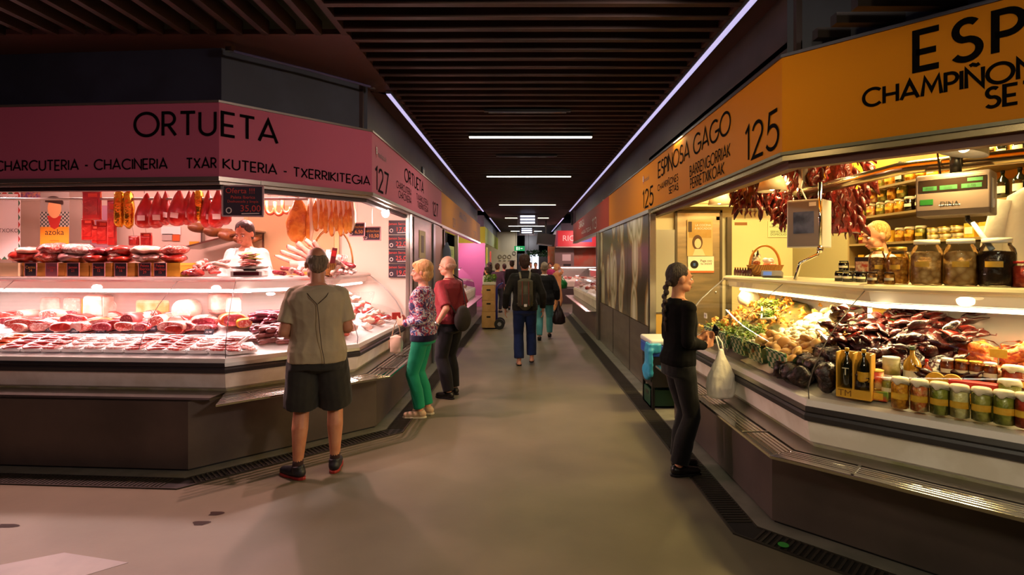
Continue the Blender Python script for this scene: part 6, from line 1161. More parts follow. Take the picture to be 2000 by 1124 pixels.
r = root('notice_pillar', (1.86, 24.85, 0), 'grey pillar with white and dark notices at the far right block', 'pillar'); MB().b2(-.45, .45, -.1, .1, 0, 2.4).build('shaft', M('pillar_grey', '8a7a74', .5), r); MB().b2(-.1, .3, -.106, -.1, 1.75, 2.05).build('white_notice', CARD, r); MB().b2(-.05, .3, -.106, -.1, 1.35, 1.6).build('dark_notice', BLACK, r)
# end of the aisle
struct(MB().b2(-3, -.45, 30.0, 30.15, 0, 3.42).build('wall_end_white', M('white_end_wall', 'd8d2cc', .6)))
struct(MB().b2(-.45, .0, 34, 34.1, 0, 3.42).build('wall_end_dark_west', M('dark_end', '2a2422', .6))); struct(MB().b2(.9, 4, 34, 34.1, 0, 3.42).build('wall_end_dark_east', M('dark_end', '2a2422', .6))); struct(MB().b2(-.45, 4, 34, 34.1, 2.25, 3.42).build('wall_end_dark_top', M('dark_end', '2a2422', .6)))
r = root('bright_doorway', (.45, 34.2, 0), 'bright daylit glass doorway at the very end of the aisle', 'doorway'); MB().b2(-.44, .44, 0, .02, .05, 2.2).build('daylight_pane', M('daylight', 'e0ecff', .5, emit=2.6), r); MB().b2(-.02, .02, -.04, 0, .05, 2.2).build('mullion', BLACK, r)
MK = M('grey_print', '6a6468', .5)
r = root('ring_graphic', (-1.0, 29.99, 2.0), 'row of small grey ring shaped marks on the white end wall', 'wall graphic')
for k in range(4): MB().tube([(-.42+k*.27+.09*math.cos(2*PI*i/14), -.01, .10*math.sin(2*PI*i/14)+(.2 if k == 3 else 0)) for i in range(15)], .018, 5).build('ring', MK, r)
for k in range(4): MB().tube([(-.42+k*.27-.07, -.01, -.22), (-.42+k*.27+.07, -.01, -.22)], .02, 5).build('dash', MK, r)
r = root('exit_sign', (-.28, 28.0, 2.42), 'small green exit sign hanging near the white end wall', 'sign'); MB().b2(-.28, .28, -.02, .02, -.13, .13).build('panel', M('exit_green', '1e9a5a', .5, emit=.8), r); MB().b2(-.05, .0, -.024, -.02, -.08, .08).b2(.05, .16, -.024, -.02, -.02, .02).b2(-.17, -.1, -.024, -.02, -.09, .09).build('pictogram', M('exit_white', 'e8fff0', .5, emit=1), r); MB().tube([(-.2, 0, .13), (-.2, 0, 1.0)], .01, 5).tube([(.2, 0, .13), (.2, 0, 1.0)], .01, 5).build('cord', BLACK, r)
r = root('hanging_screen', (.88, 22.0, 2.62), 'black television box hanging from the ceiling far down the aisle', 'television'); MB().box((0, 0, 0), (.75, .35, .5), rot=Matrix.Rotation(.12, 3, 'Y')).build('cabinet', M('tv_black', '0c0a0a', .4), r, bev=.01); MB().box((-.05, -.19, -.22), (.6, .03, .05), rot=Matrix.Rotation(.12, 3, 'Y')).build('ledge', M('tv_grey', '6a6468', .4), r); MB().b2(-.03, .03, -.03, .03, .2, .82).build('bracket', BLACK, r)
r = root('hanging_plants', (1.0, 27.5, 2.15), 'dark green hanging garland near the far doorway', 'garland'); q = MB()
for t in range(260):
    c = V((rnd(-.9, .9), rnd(-.1, .1), rnd(-.18, .18))); u_ = V((rnd(-1, 1), rnd(-1, 1), rnd(-1, 1))).normalized()*.06; w_ = u_.cross(V((rnd(-1, 1), 1, .3))).normalized()*.035; q.add([c-u_, c+w_, c+u_, c-w_], [(0, 1, 2, 3)])
q.build('foliage', M('garland_green', '1e5a3a', .6), r); MB().tube([(-.9, 0, .1), (0, 0, .05), (.9, 0, .1)], .02).tube([(-.8, 0, .1), (-.8, 0, 1.3)], .008, 5).tube([(.8, 0, .1), (.8, 0, 1.3)], .008, 5).build('wire', BLACK, r)
# trolley with boxes
bx_, by_ = -.90, 13.3
r = root('hand_truck', (bx_+.19, by_, 0), 'blue hand truck with black wheels beside the stacked boxes', 'hand truck')
MB().tube([(0, .12, .15), (0, .12, 1.0), (.06, .12, 1.1), (.14, .12, 1.14)], .02, 8).tube([(0, -.12, .15), (0, -.12, 1.0), (.06, -.12, 1.1), (.14, -.12, 1.14)], .02, 8).tube([(.14, .12, 1.14), (.14, -.12, 1.14)], .02, 8).build('frame', M('truck_blue', '28348a', .4), r, smooth=True); MB().b2(-.3, .02, -.14, .14, .02, .035).build('toe_plate', M('truck_blue', '28348a', .4), r); MB().tube([(.08, -.2, .13), (.08, .2, .13)], .012, 8).build('axle', STEEL, r)
for s in (-1, 1):
    o = MB().tube([(.08, s*.17, .13), (.08, s*.215, .13)], [.13, .13], 22).build('wheel', M('tyre', '18181c', .6), r, bev=.008); MB().tube([(.08, s*.165, .13), (.08, s*.22, .13)], [.05, .05], 14).build('hub', M('hub_grey', '8a8a8c', .4), o)
CB = M('cardboard', 'b8905c', .7, col2='a8804c', scale=4)
for j, (h0, h1, w) in enumerate(((.037, .44, .34), (.442, .72, .32), (.722, 1.10, .32))):
    r = root('cardboard_box', (bx_, by_, h0), ('bottom cardboard box on the hand truck', 'middle cardboard box on the hand truck', 'top cardboard box on the hand truck')[j], 'box', 'cardboard boxes on the hand truck'); H_ = h1-h0; MB().b2(-w/2, w/2-.005, -.2, .2, 0, H_).build('carton', CB, r); MB().b2(-.05, .05, -.203, -.2, H_*.62, H_*.62+.04).build('hand_hole', BLACK, r); MB().b2(-w/2, w/2-.005, -.202, .2, H_-.004, H_+.0).build('tape_edge', M('tape', '9a784a', .6), r)
r = root('potted_herb', (bx_+.02, by_-.02, 1.104), 'leafy greens in pots on the top cardboard box', 'plant'); q = MB()
for t in range(120):
    c = V((rnd(-.16, .16), rnd(-.1, .1), rnd(.06, .26))); u_ = V((rnd(-1, 1), rnd(-1, 1), rnd(-.5, 1))).normalized()*.04; w_ = u_.cross(V((rnd(-1, 1), rnd(-1, 1), 1))).normalized()*.025; q.add([c-u_, c+w_, c+u_, c-w_], [(0, 1, 2, 3)])
q.build('foliage', M('herb_green', '5a8a2c', .55, col2='8ab04a', scale=10), r); MB().b2(-.15, .15, -.1, .1, 0, .07).build('tray', M('white_tray', 'c8c8c0', .5), r)
r = root('green_bag', (1.5, 21.5, .62), 'bright green plastic bag on the ledge of the far right counter', 'bag'); MB().tube([(0, 0, 0), (0, 0, .2), (0, 0, .32), (0, 0, .45)], [.22, .24, .16, .05], 12).jig(.04, 5, 2).build('bag', M('green_film', '1e8a3c', .35), r, smooth=True); MB().tube([(-.05, 0, .42), (0, 0, .58), (.05, 0, .42)], .015, 6).build('handle', M('green_film', '1e8a3c', .35), r); MB().b2(-.3, .5, -.2, .2, -.62, 0).build('ledge_block', M('mauve_steel', '6a5a5c', .4, .6), r)
# marks on the floor
STN = M('floor_stain', '30221c', .7, spec=.1)
for j, (px, py, w, l, lab) in enumerate(((392, 1023, .05, .035, 'brown floor stain left of the other one'), (421, 1004, .045, .035, 'rounder brown floor stain nearer the counter'), (12, 1028, .07, .03, 'dark wet patch on the floor at the left edge'))):
    Y = FPX*EYE/(py-VY); x = (px-VX)*Y/FPX; q = MB().add([V((w*(1+.3*math.sin(3*t+j))*math.cos(t), l*(1+.25*math.cos(2*t))*math.sin(t), .0)) for t in [i*2*PI/20 for i in range(20)]], [tuple(range(20))]); thing1('stain_mark', q, STN, (x, Y, .0015), lab, 'stain', smooth=False)
struct(MB().prism([(-4.2, 2.2), (-2.62, 3.0), (-2.18, 2.90), (-3.0, 2.2)], .0002, .0012).build('floor_patch', M('floor_patch', '73706a', .5, col2='7c7870', scale=4)))
# ------------------------------------------------------------------ people
SKIN = M('skin', 'c98d6a', .5, col2='bd7a58', scale=14, lo=.35, hi=.7, sss=.08, bump=.03, bscale=180)
SKINP = M('skin_fair', 'd8a184', .5, col2='cc8a6c', scale=14, lo=.35, hi=.7, sss=.08, bump=.03, bscale=180)
EYEW = M('eye_white', 'efe8e2', .2); IRIS = M('iris', '2c2018', .15); LIPM = M('lips', 'a85a50', .4)
def cloth(name, col, col2=None, scale=20, rough=.85, bump=.35, bs=9, **k):
    return M(name, col, rough, col2=col2, scale=scale, bump=bump, bscale=bs, spec=.25, sheen=.1, **k)
def hairm(name, c, c2): return M(name, c, .55, col2=c2, scale=26, lo=.35, hi=.65, bump=.7, bscale=55, stretch=(3, 3, .6))
def hand(mb, w, d, pn, side, curl, k=1):
    d = V(d).normalized(); pn = V(pn); pn = (pn-d*pn.dot(d)).normalized(); l = pn.cross(d)*side
    for i, ln in enumerate((.066, .076, .07, .054)):
        kn = w+(d*.088+l*(1.5-i)*.0205)*k
        mb.cap(w+(d*.012+l*(1.5-i)*.012)*k, kn, .0135*k, .0115*k, 8)
        p = kn; a = curl*.5+i*.06
        for j, f in enumerate((.45, .3, .25)):
            q = p+(d*math.cos(a)+pn*math.sin(a))*ln*f*k; mb.cap(p, q, (.0098-.0008*j)*k, (.009-.0008*j)*k, 8); p = q; a += curl*(.8+.1*i)
    a = w+(d*.03+l*.024)*k; b = a+(d*.55+l*.6+pn*.35).normalized()*.042*k; c = b+(d*.8+l*.1+pn*.5).normalized()*.034*k
    mb.cap(a, b, .0145*k, .011*k, 8); mb.cap(b, c, .0105*k, .0085*k, 8)
TOR = [(.84, .12, .09, -.005), (.90, .165, .115, -.012), (.97, .168, .118, -.015), (1.05, .150, .105, 0), (1.15, .147, .105, .008), (1.26, .163, .112, .01), (1.36, .17, .108, 0), (1.42, .150, .088, -.008), (1.455, .10, .066, -.01), (1.485, .062, .056, -.01)]
def torso(mb, z0, z1, loose, w, belly=0, lean=0, n=20):
    zs = [z0]+[t[0] for t in TOR if z0+.012 < t[0] < z1-.012]+[z1]; rings = []
    for z in zs:
        for i in range(len(TOR)-1):
            if TOR[i][0] <= z <= TOR[i+1][0] or i == len(TOR)-2:
                f = (z-TOR[i][0])/(TOR[i+1][0]-TOR[i][0]); f = max(0, min(1, f)); a, b = TOR[i], TOR[i+1]; break
        if z < TOR[0][0]: a = b = TOR[1]; f = 0
        rx, ry, cy = [a[j]+(b[j]-a[j])*f for j in (1, 2, 3)]
        if z < .95 and loose > .012: rx, ry = max(rx, .165), max(ry, .115)
        g = belly*math.exp(-((z-1.08)/.13)**2); lo = loose*(1 if z < 1.40 else max(.25, 1-(z-1.40)*9))
        rx = rx*w+lo; ry = ry*w+lo+g*.5; cy += g*.5+lean*(z-.9)
        ring = []
        for j in range(n):
            c, s = math.cos(2*PI*j/n), math.sin(2*PI*j/n); e = .82
            ring.append(V((rx*math.copysign(abs(c)**e, c), cy+ry*math.copysign(abs(s)**e, s), z)))
        rings.append(ring)
    return mb.loft(rings)
def person(label, loc, H, rot, **o):
    k = H/1.75; g = o.get; w = g('w', 1.0); vox = g('vox', .0085); skin = g('skin', SKIN); group = g('group'); lean = g('lean', 0)
    sh = {s: V((s*(.178*w-.35*max(0, w-1.02)), lean*.5, 1.40)) for s in (-1, 1)}
    arm = {-1: g('armL', ((-.235, -.03, 1.13), (-.235, .05, .89), (0, .15, -1), (1, 0, 0), .25)), 1: g('armR', ((.235, -.03, 1.13), (.235, .05, .89), (0, .15, -1), (-1, 0, 0), .25))}
    foot = {-1: g('footL', (-.10, 0, 0, 0)), 1: g('footR', (.10, 0, 0, 0))}     # x, y, lift, toe-out angle
    hip = {s: V((s*.088*w, -.005, .90)) for s in (-1, 1)}
    ank = {s: V((foot[s][0], foot[s][1]-.02, .085+foot[s][2])) for s in (-1, 1)}
    knee = {}
    for s in (-1, 1):
        m = hip[s].lerp(ank[s], .5); gap = max(0, .83-(hip[s]-ank[s]).length)
        knee[s] = m+V((s*.008, .022+math.sqrt(gap*.35), 0))
    piv = V((0, lean*.6-.005, 1.52)); R = Matrix.Rotation(math.radians(g('yaw', 0)), 3, 'Z') @ Matrix.Rotation(-math.radians(g('pitch', 0)), 3, 'X')
    def hd(mb): mb.v = [piv+R @ (p-V((0, -.005, 1.52)))*1.06 for p in mb.v]; return mb
    h = MB()
    h.ell((0, -.008, 1.655), (.074, .096, .097), nu=20, nv=12).ell((0, .028, 1.605), (.059, .066, .086), nu=16)
    h.ell((0, .066, 1.548), (.027, .026, .02)).ell((0, .083, 1.657), (.047, .017, .011))
    for s in (-1, 1):
        h.ell((s*.034, .066, 1.603), (.026, .026, .026)).ell((s*.077, -.008, 1.622), (.011, .021, .033)).ell((s*.011, .099, 1.606), (.009, .010, .008))
        h.ell((s*.045, .03, 1.565), (.02, .045, .03))
    h.tube([(0, .088, 1.652), (0, .106, 1.625), (0, .116, 1.609), (0, .098, 1.6)], [.007, .010, .0125, .009], 8)
    h.ell((0, .092, 1.573), (.022, .011, .0055)).ell((0, .0905, 1.563), (.018, .011, .006))
    hd(h)
    b = MB(); b.add(h.v, h.f)
    b.tube([(0, lean*.5-.012, 1.44), piv+V((0, 0, .0)), piv+R @ V((0, .0, .06))], [.062*w, .054, .054], 14)
    torso(b, .84, 1.484, -.004, w, g('belly', 0), lean)
    for s in (-1, 1):
        E, Wr = V(arm[s][0]), V(arm[s][1])
        b.cap((s*.06, lean*.5, 1.42), sh[s], .058, .052).cap(sh[s], E, .047*w, .037*w).cap(E, Wr, .038*w, .025)
        hand(b, Wr, arm[s][2], arm[s][3], -s, arm[s][4])
        b.cap(hip[s], knee[s], .083*w, .054*w).cap(knee[s], knee[s].lerp(ank[s], .35)+V((0, -.014, 0)), .052*w, .054*w).cap(knee[s].lerp(ank[s], .35)+V((0, -.012, 0)), ank[s], .053*w, .034)
        t = math.radians(foot[s][3])*-s; fd = V((-math.sin(t), math.cos(t), 0))
        b.cap(ank[s]-V((0, 0, .045))-fd*.03, ank[s]-V((0, 0, .055))+fd*.13, .034, .026)
    b.xf(sc=k)
    body = link('person', fuse(b, vox, g('sm', 2)), skin, smooth=True, loc=loc, rot=math.radians(rot))
    tag(body, label, 'person', group)
    def kid(name, mb, mat, vx=vox*1.15, it=3, wr=0, wsc=9, st=(1, 1, .5)):
        mb.xf(sc=k); me = fuse(mb, vx, it)
        if wr: wrinkle(me, wr, wsc, st, H*7)
        return link(name, me, mat, body, smooth=True)
    if g('face', True):
        for s in (-1, 1):
            e = hd(MB().ell((s*.031, .0835, 1.631), (.0135, .011, .0085))).xf(sc=k).build('eye', EYEW, body, smooth=True)
            hd(MB().ell((s*.031, .0925, 1.631), (.006, .004, .0062))).xf(sc=k).build('iris', IRIS, e, smooth=True)
            if g('brow'): hd(MB().tube([(s*.012, .097, 1.651), (s*.032, .097, 1.656), (s*.052, .082, 1.65)], [.002, .003, .0015], 6)).xf(sc=k).build('eyebrow', g('brow'), body, smooth=True)
        hd(MB().ell((0, .100, 1.568), (.017, .005, .005))).xf(sc=k).build('mouth', LIPM, body, smooth=True)
    hs, hm = g('hair', ('short', None))
    if hm:
        q = MB()
        if hs == 'short': q.ell((0, -.058, 1.59), (.058, .042, .055)).ell((0, -.024, 1.677), (.087, .099, .089), nu=18).ell((0, -.05, 1.63), (.082, .064, .074), nu=18)
        if hs == 'crop': q.ell((0, -.026, 1.672), (.080, .093, .087), nu=18).ell((0, -.045, 1.625), (.077, .062, .062), nu=18)
        if hs == 'ring': q.ell((0, -.032, 1.645), (.0795, .078, .058), nu=20, nv=12).ell((0, -.05, 1.605), (.062, .052, .055), nu=18)
        if hs == 'fringe': q.ell((0, -.03, 1.63), (.083, .078, .052), nu=18)
        if hs == 'bob': q.ell((0, -.022, 1.672), (.092, .108, .097), nu=18).ell((0, -.048, 1.605), (.089, .075, .08), nu=18).ell((0, .045, 1.71), (.065, .05, .04))
        if hs == 'long': q.ell((0, -.022, 1.67), (.086, .1, .094), nu=18).ell((0, -.06, 1.58), (.085, .055, .12), nu=18).ell((0, -.07, 1.47), (.08, .04, .1))
        if hs == 'braid':
            q.ell((0, -.022, 1.668), (.080, .096, .094), nu=18).ell((0, -.055, 1.63), (.066, .056, .066))
        q.jig(.004, 30, H); hd(q)
        kid('hair', q, hm, .008, 2, .004, 40, (1, 1, .5))
        if hs == 'braid':
            q = MB()
            for i in range(10):
                t = i/9; z = 1.60-.34*t; y = -.105-.03*math.sin(t*2.6)+.0*t; r = .030*(1-.45*t)
                q.ell((.014*(-1)**i*(1-t*.4), y, z), (r, r*.9, .026), Matrix.Rotation(.7*(-1)**i, 3, 'Y'))
            q.tube([(0, -.12, 1.27), (0, -.122, 1.19)], [.014, .006])
            kid('braid', q, hm, .006, 1)
    T = g('top')
    if T:
        q = MB(); lo = T.get('loose', .018); torso(q, T.get('hem', .86), 1.468+T.get('neck', 0), lo, w, g('belly', 0), lean)
        for s in (-1, 1):
            E, Wr = V(arm[s][0]), V(arm[s][1]); f = T.get('sleeve', .6)
            q.cap((s*.05, lean*.5, 1.405), sh[s]+V((0, 0, -.004)), .06+lo*.45, .053+lo*.5)
            if f <= 1.2:
                e = sh[s].lerp(E, min(f, 1)); d = (E-sh[s]).normalized()
                q.tube([sh[s]-d*.052, sh[s]-d*.035, sh[s], sh[s].lerp(e, .5), e], [.02, .04*w+lo*.3, .050*w+lo*.5, .048*w+lo*.6, .044*w+lo*.75], 14)
            else:
                q.cap(sh[s], E, .05*w+lo*.6, .042*w+lo*.6); d = (Wr-E).normalized()
                q.tube([E-d*.02, E.lerp(Wr, .5), E.lerp(Wr, min(f-1, .97))], [.042*w+lo*.6, .038*w+lo*.6, .031+lo*.5], 14)
        tp = kid(T.get('name', 'shirt'), q, T['mat'], vox, T.get('it', 3), T.get('wr', .007), 8, (1, 1, .7))
        if T.get('collar'):
            c = MB(); n = 20
            rings = []
            for rr, zz in ((.075, 1.445), (.068, 1.492), (.060, 1.492), (.06, 1.445)):
                rings.append([V((rr*w*math.cos(2*PI*j/n), lean*.5-.008+rr*1.02*math.sin(2*PI*j/n), zz-.018*max(0, math.sin(2*PI*j/n)))) for j in range(n)])
            c.loft(rings, False).xf(sc=k).build('collar', T['collar'], body, smooth=True)
    B = g('bottom')
    if B:
        q = MB(); lo = B.get('loose', .016); torso(q, .83, B.get('waist', 1.02), lo*.55, w, g('belly', 0)*.6, lean, 20)
        q.ell((0, -.01, .875), (.16*w+lo*.5, .105*w+lo*.6, .085))
        for s in (-1, 1):
            f = B.get('len', 1.95); K, A = knee[s], ank[s]; fl = B.get('flare', 0)
            if f <= 1:
                d = hip[s].lerp(K, f); q.tube([hip[s]+V((0, 0, .02)), hip[s].lerp(K, .4), d+V((s*.006, 0, 0))], [.09*w+lo*.5, .086*w+lo, .075*w+lo+fl], 16)
            else:
                q.tube([hip[s]+V((0, 0, .02)), hip[s].lerp(K, .5), K, K.lerp(A, .45)+V((0, -.012, 0)), K.lerp(A, f-1)], [.088*w+lo*.5, .074*w+lo*.8, .056*w+lo, .053*w+lo+fl*.5, .040+lo*1.2+fl], 16)
        kid(B.get('name', 'trousers'), q, B['mat'], vox*1.1, 3, B.get('wr', .006), 7, (1, 1, .8))
        if B.get('belt'):
            q = MB(); torso(q, B.get('waist', 1.02)-.045, B.get('waist', 1.02)-.008, lo*.55+.006, w, g('belly', 0)*.6, lean, 20); q.xf(sc=k).build('belt', B['belt'], body, smooth=True)
    S_ = g('shoe')
    if S_:
        for s in (-1, 1):
            t = math.radians(foot[s][3])*-s; Rz = Matrix.Rotation(t, 3, 'Z'); c = V((ank[s].x, ank[s].y, foot[s][2]))
            q = MB()
            if S_ is not True and S_[1] != 'sandal':
                q.cap((0, -.028, .048), (0, .06, .046), .043, .043).cap((0, .05, .042), (0, .155, .036), .044, .034)
                hi = S_[2] if len(S_) > 2 else .085
                q.tube([(0, -.012, .04), (0, -.005, hi)], [.048, .046], 14)
            else:
                q.cap((0, -.03, .03), (0, .15, .028), .036, .034)
            q.v = [p if p.z > .004 else V((p.x, p.y, .004)) for p in q.v]
            q.xf(Rz, c); so = kid('shoe', q, S_[0], .007, 3)
            sl = MB(); pr = [(x*.98, y) for x, y in ((-.034, -.05), (-.042, -.01), (-.038, .05), (-.044, .1), (-.036, .16), (-.012, .192), (.014, .192), (.036, .16), (.044, .1), (.038, .05), (.042, -.01), (.034, -.05), (.012, -.074), (-.012, -.074))]
            sl.prism(pr[::-1], .001, .022); sl.xf(Rz, c).xf(sc=k).build('sole', S_[1] if not isinstance(S_[1], str) else BLACK, so, bev=.004)
    if g('socks'):
        for s in (-1, 1):
            d = (knee[s]-ank[s]).normalized(); MB().tube([ank[s]-d*.02, ank[s]+d*.03, ank[s]+d*g('sock_h', .10)], [.042, .039, .041], 14).xf(sc=k).build('sock', g('socks'), body, smooth=True)
    return body, k
def carried(name, loc, label, cat): return root(name, loc, label, cat)
def wp(body, p):                # a point of the figure in the world
    return body.location+Matrix.Rotation(body.rotation_euler.z, 3, 'Z') @ V(p)
GREYH = hairm('grey_hair', '8a7458', '5a4836'); DARKH = hairm('dark_hair', '1e120c', '38241a'); BLONDE = hairm('blonde_hair', 'c08a4a', 'e2b878'); WHITEH = hairm('white_hair', 'b8a894', '8a7a68'); BROWNH = hairm('brown_hair', '4a2e1e', '2a1a12')
TAUPE = cloth('taupe_tee', 'b0a280', 'a49676', 3); SHORTS = cloth('dark_shorts', '34332c', '2c2b26', 4)
# man in the taupe tee at the meat counter
man, k = person('person in taupe tee and dark shorts seen from behind at the meat counter', (-1.62, 4.12, 0), 1.76, 14, w=1.14, belly=.03, skin=SKIN, hair=('ring', GREYH), yaw=16, pitch=12,
    armL=((-.232, -.05, 1.12), (-.19, .18, 1.04), (.5, .85, -.1), (1, -.4, 0), .5), armR=((.225, .0, 1.13), (.11, .22, 1.08), (-.5, .85, 0), (-1, -.4, 0), .5),
    footL=(-.135, -.03, 0, 48), footR=(.125, .06, 0, 5), top=dict(mat=TAUPE, hem=.885, sleeve=.78, loose=.026, wr=.011, name='tee_shirt'), bottom=dict(mat=SHORTS, len=.93, loose=.03, flare=.012, name='shorts', wr=.010),
    shoe=(M('black_trainer', '17171c', .5, col2='26262c', scale=30), M('red_sole', '9a2a26', .5), .10), socks=cloth('dark_sock', '3a2626'), sock_h=.12, vox=.0075)
r = carried('earphone_cord', man.location, 'thin dark earphone cord hanging down the back of the taupe tee', 'cord'); r.rotation_euler = man.rotation_euler
cord = [(-.075, -.105, 1.435), (-.03, -.162, 1.385), (.02, -.170, 1.33), (.03, -.170, 1.24), (.04, -.172, 1.12), (.055, -.184, 1.0), (.07, -.190, .93), (.075, -.192, .88)]
MB().tube([V(p)*k for p in cord], .0028, 6).build('cord', M('cord', '3a2a1e', .5), r)
MB().tube([V(p)*k for p in ((.10, -.095, 1.435), (.085, -.152, 1.39), (.028, -.170, 1.335))], .0028, 6).build('branch', M('cord', '3a2a1e', .5), r)
# woman in the floral jacket
FLOR = M('floral_jacket', '191448', .7, scale=17, lo=.33, hi=.68, col2=['1e1650', 'b03a48', '181244', 'e8dcd4', '3a5a9a', '1a1244', 'd88a8a'], bump=.2, bscale=12, detail=2.5, dist=.6)
GREEN = cloth('green_trousers', '12906a', '0e8460', 3, rough=.75)
wom, kw = person('person with blond hair in floral jacket and green trousers facing the counter', (-1.10, 5.68, 0), 1.66, 86, w=1.0, skin=SKINP, hair=('bob', BLONDE), yaw=6, pitch=4, brow=M('browline', '8a6238', .7),
    armL=((-.225, -.06, 1.12), (-.10, .19, 1.06), (.5, .8, .2), (1, -.3, 0), .8), armR=((.225, -.05, 1.12), (.06, .20, 1.08), (-.5, .8, .2), (-1, -.3, 0), .8),
    footL=(-.08, .03, 0, 6), footR=(.08, -.02, 0, 6), top=dict(mat=FLOR, hem=.93, sleeve=1.95, loose=.024, wr=.009, name='jacket', neck=.008), bottom=dict(mat=GREEN, waist=1.0, len=1.93, loose=.016, flare=.006, wr=.006),
    shoe=(M('beige_trainer', 'c9a98c', .6), M('cream_sole', 'd8cbb4', .5), .085))
q = MB(); torso(q, .865, .94, .03, 1.0); q.xf(sc=kw); link('jacket_hem', fuse(q, .01, 2), cloth('navy_rib', '15122e'), wom, smooth=True)
r = carried('shoulder_bag', wp(wom, (-.06, .27, .66)), 'small beige bag hanging from the hands of the floral jacket person', 'bag'); r.rotation_euler = (0, 0, math.radians(86))
q = MB().ell((0, 0, .12), (.05, .075, .105)).box((0, 0, .12), (.07, .12, .17)); link('bag_body', fuse(q, .008, 5), M('beige_leather', 'cfb298', .55, bump=.15, bscale=14), r, smooth=True)
MB().tube([(0, -.05, .2), (0, -.03, .31), (.02, .0, .375), (.02, .03, .31), (0, .05, .2)], .006, 8).build('strap', M('beige_strap', 'b89878', .5), r, smooth=True)
MB().box((.0, .076, .12), (.05, .006, .09)).build('front_pocket', M('beige_strap', 'b89878', .5), r, bev=.003)
r = carried('wallet', wp(wom, (-.02, .285, 1.05)), 'small red wallet in the hands of the floral jacket person', 'wallet')
MB().box((0, 0, .03), (.09, .02, .075), yaw=.3).build('cover', M('red_leather', 'a83224', .45), r, bev=.005)
MB().box((0, 0, .03), (.092, .006, .06), yaw=.3).build('notes', M('notes', 'd8c8a8', .6), r)
# man in the dark red shirt
RSH = M('red_check_shirt', '8a1420', .75, tex='check', scale=95, lo=.2, hi=.8, col2='6a0f1a', bump=.3, bscale=9)
rm, kr = person('person with shaved head in dark red short-sleeved shirt and black trousers', (-.92, 6.52, 0), 1.72, 58, w=1.1, belly=.02, skin=SKINP, lean=.05, yaw=14, pitch=6, brow=M('browline', '8a6238', .7), hair=('fringe', M('stubble', 'b08a70', .7, col2='c49a80', scale=60)),
    armL=((-.255, -.15, 1.13), (-.24, .02, .92), (.1, .45, -.9), (1, 0, 0), .35), armR=((.25, -.02, 1.13), (.14, .2, 1.06), (-.5, .8, 0), (-1, -.3, 0), .5),
    footL=(-.11, -.05, 0, 8), footR=(.11, .05, 0, 8), top=dict(mat=RSH, hem=.93, sleeve=.92, loose=.022, wr=.010, collar=RSH), bottom=dict(mat=cloth('black_trousers', '0b0a0e', '100f13', 3), waist=1.0, len=1.97, loose=.02, flare=.004, wr=.008),
    shoe=(M('black_shoe', '0e0d0e', .3), BLACK, .085))
MB().tube([V((-.257, -.022, .955))*kr, V((-.259, -.006, .932))*kr], .036, 14).build('watch_strap', M('watch_steel', 'b8b2a8', .25, .9), rm, smooth=True)
MB().tube([V((-.079, .0, 1.622))*kr, V((-.076, .09, 1.632))*kr, V((-.03, .115, 1.628))*kr], .0022, 6).build('spectacles', BLACK, rm)
r = carried('satchel', rm.location, 'dark shoulder bag slung behind the red shirted person', 'bag'); r.rotation_euler = rm.rotation_euler
q = MB().ell((-.05, -.235, .97), (.14, .075, .15)).ell((-.05, -.235, 1.02), (.12, .06, .12)); link('bag_body', fuse(q, .01, 6), M('dark_canvas', '1d1712', .75, bump=.2, bscale=30), r, smooth=True)
MB().tube([(-.16, -.22, 1.05), (-.19, -.10, 1.22), (-.12, .13, 1.32), (.02, .14, 1.42), (.11, .05, 1.50), (.10, -.11, 1.43), (.04, -.19, 1.2), (.04, -.235, 1.06)], .013, 8, flat=.5).build('strap', M('dark_canvas', '1d1712', .75), r, smooth=True)
# woman in black at the mushroom counter
BLK = M('black_knit', '0a0909', .85, tex='wave', scale=13, dist=.4, lo=.3, hi=.7, col2='141312', spec=.1, stretch=(.0, .0, 1), bump=.3, bscale=14)
wb, kb = person('person in black with long braid and phone at the produce counter', (1.215, 4.16, 0), 1.63, -78, w=.94, skin=SKIN, hair=('braid', DARKH), yaw=-4, pitch=3, brow=DARKH,
    armR=((.205, -.03, 1.13), (.05, .215, 1.07), (-.25, .9, .25), (-1, .2, .3), .9), armL=((-.205, 0, 1.13), (-.02, .20, 1.12), (.2, .9, .3), (1, .2, 0), .9),
    footL=(-.075, .06, 0, 5), footR=(.075, -.02, 0, 5), top=dict(mat=BLK, hem=.92, sleeve=1.93, loose=.018, wr=.008, neck=.008, name='sweater'), bottom=dict(mat=cloth('black_jeans', '080707', '0d0b0b', 4), waist=1.0, len=1.95, loose=.02, flare=.012, wr=.008),
    shoe=(M('black_loafer', '120e0c', .28), BLACK, .06))
MB().ell(V((-.079, -.004, 1.594))*kb, (.004, .004, .007)).build('earring', CHROME, wb)
r = carried('phone', wp(wb, (.02, .30, 1.085)), 'dark phone in the hands of the person in black', 'phone'); r.rotation_euler = (0, .5, math.radians(-78))
MB().box((0, 0, 0), (.07, .012, .145)).build('case', BLACK, r, bev=.005)
MB().box((0, -.0065, 0), (.064, .002, .135)).build('screen', M('phone_glass', '20242c', .08), r)
r = carried('carrier_bag', wp(wb, (.16, .27, .60)), 'white plastic carrier bag hanging from the arm of the person in black', 'bag'); r.rotation_euler = (0, 0, math.radians(-78))
q = MB(); n = 16; rings = []
for z, a, b in ((.012, .075, .05), (.03, .105, .07), (.10, .118, .082), (.18, .105, .075), (.26, .07, .05), (.33, .035, .022), (.385, .02, .012)):
    rings.append([V((b*math.cos(2*PI*j/n), a*math.sin(2*PI*j/n), z)) for j in range(n)])
q.loft(rings); me = fuse(q, .008, 1); wrinkle(me, .010, 12, (1.5, 1.5, .4)); link('bag_body', me, M('white_film', 'e2dacb', .35, bump=.3, bscale=18), r, smooth=True)
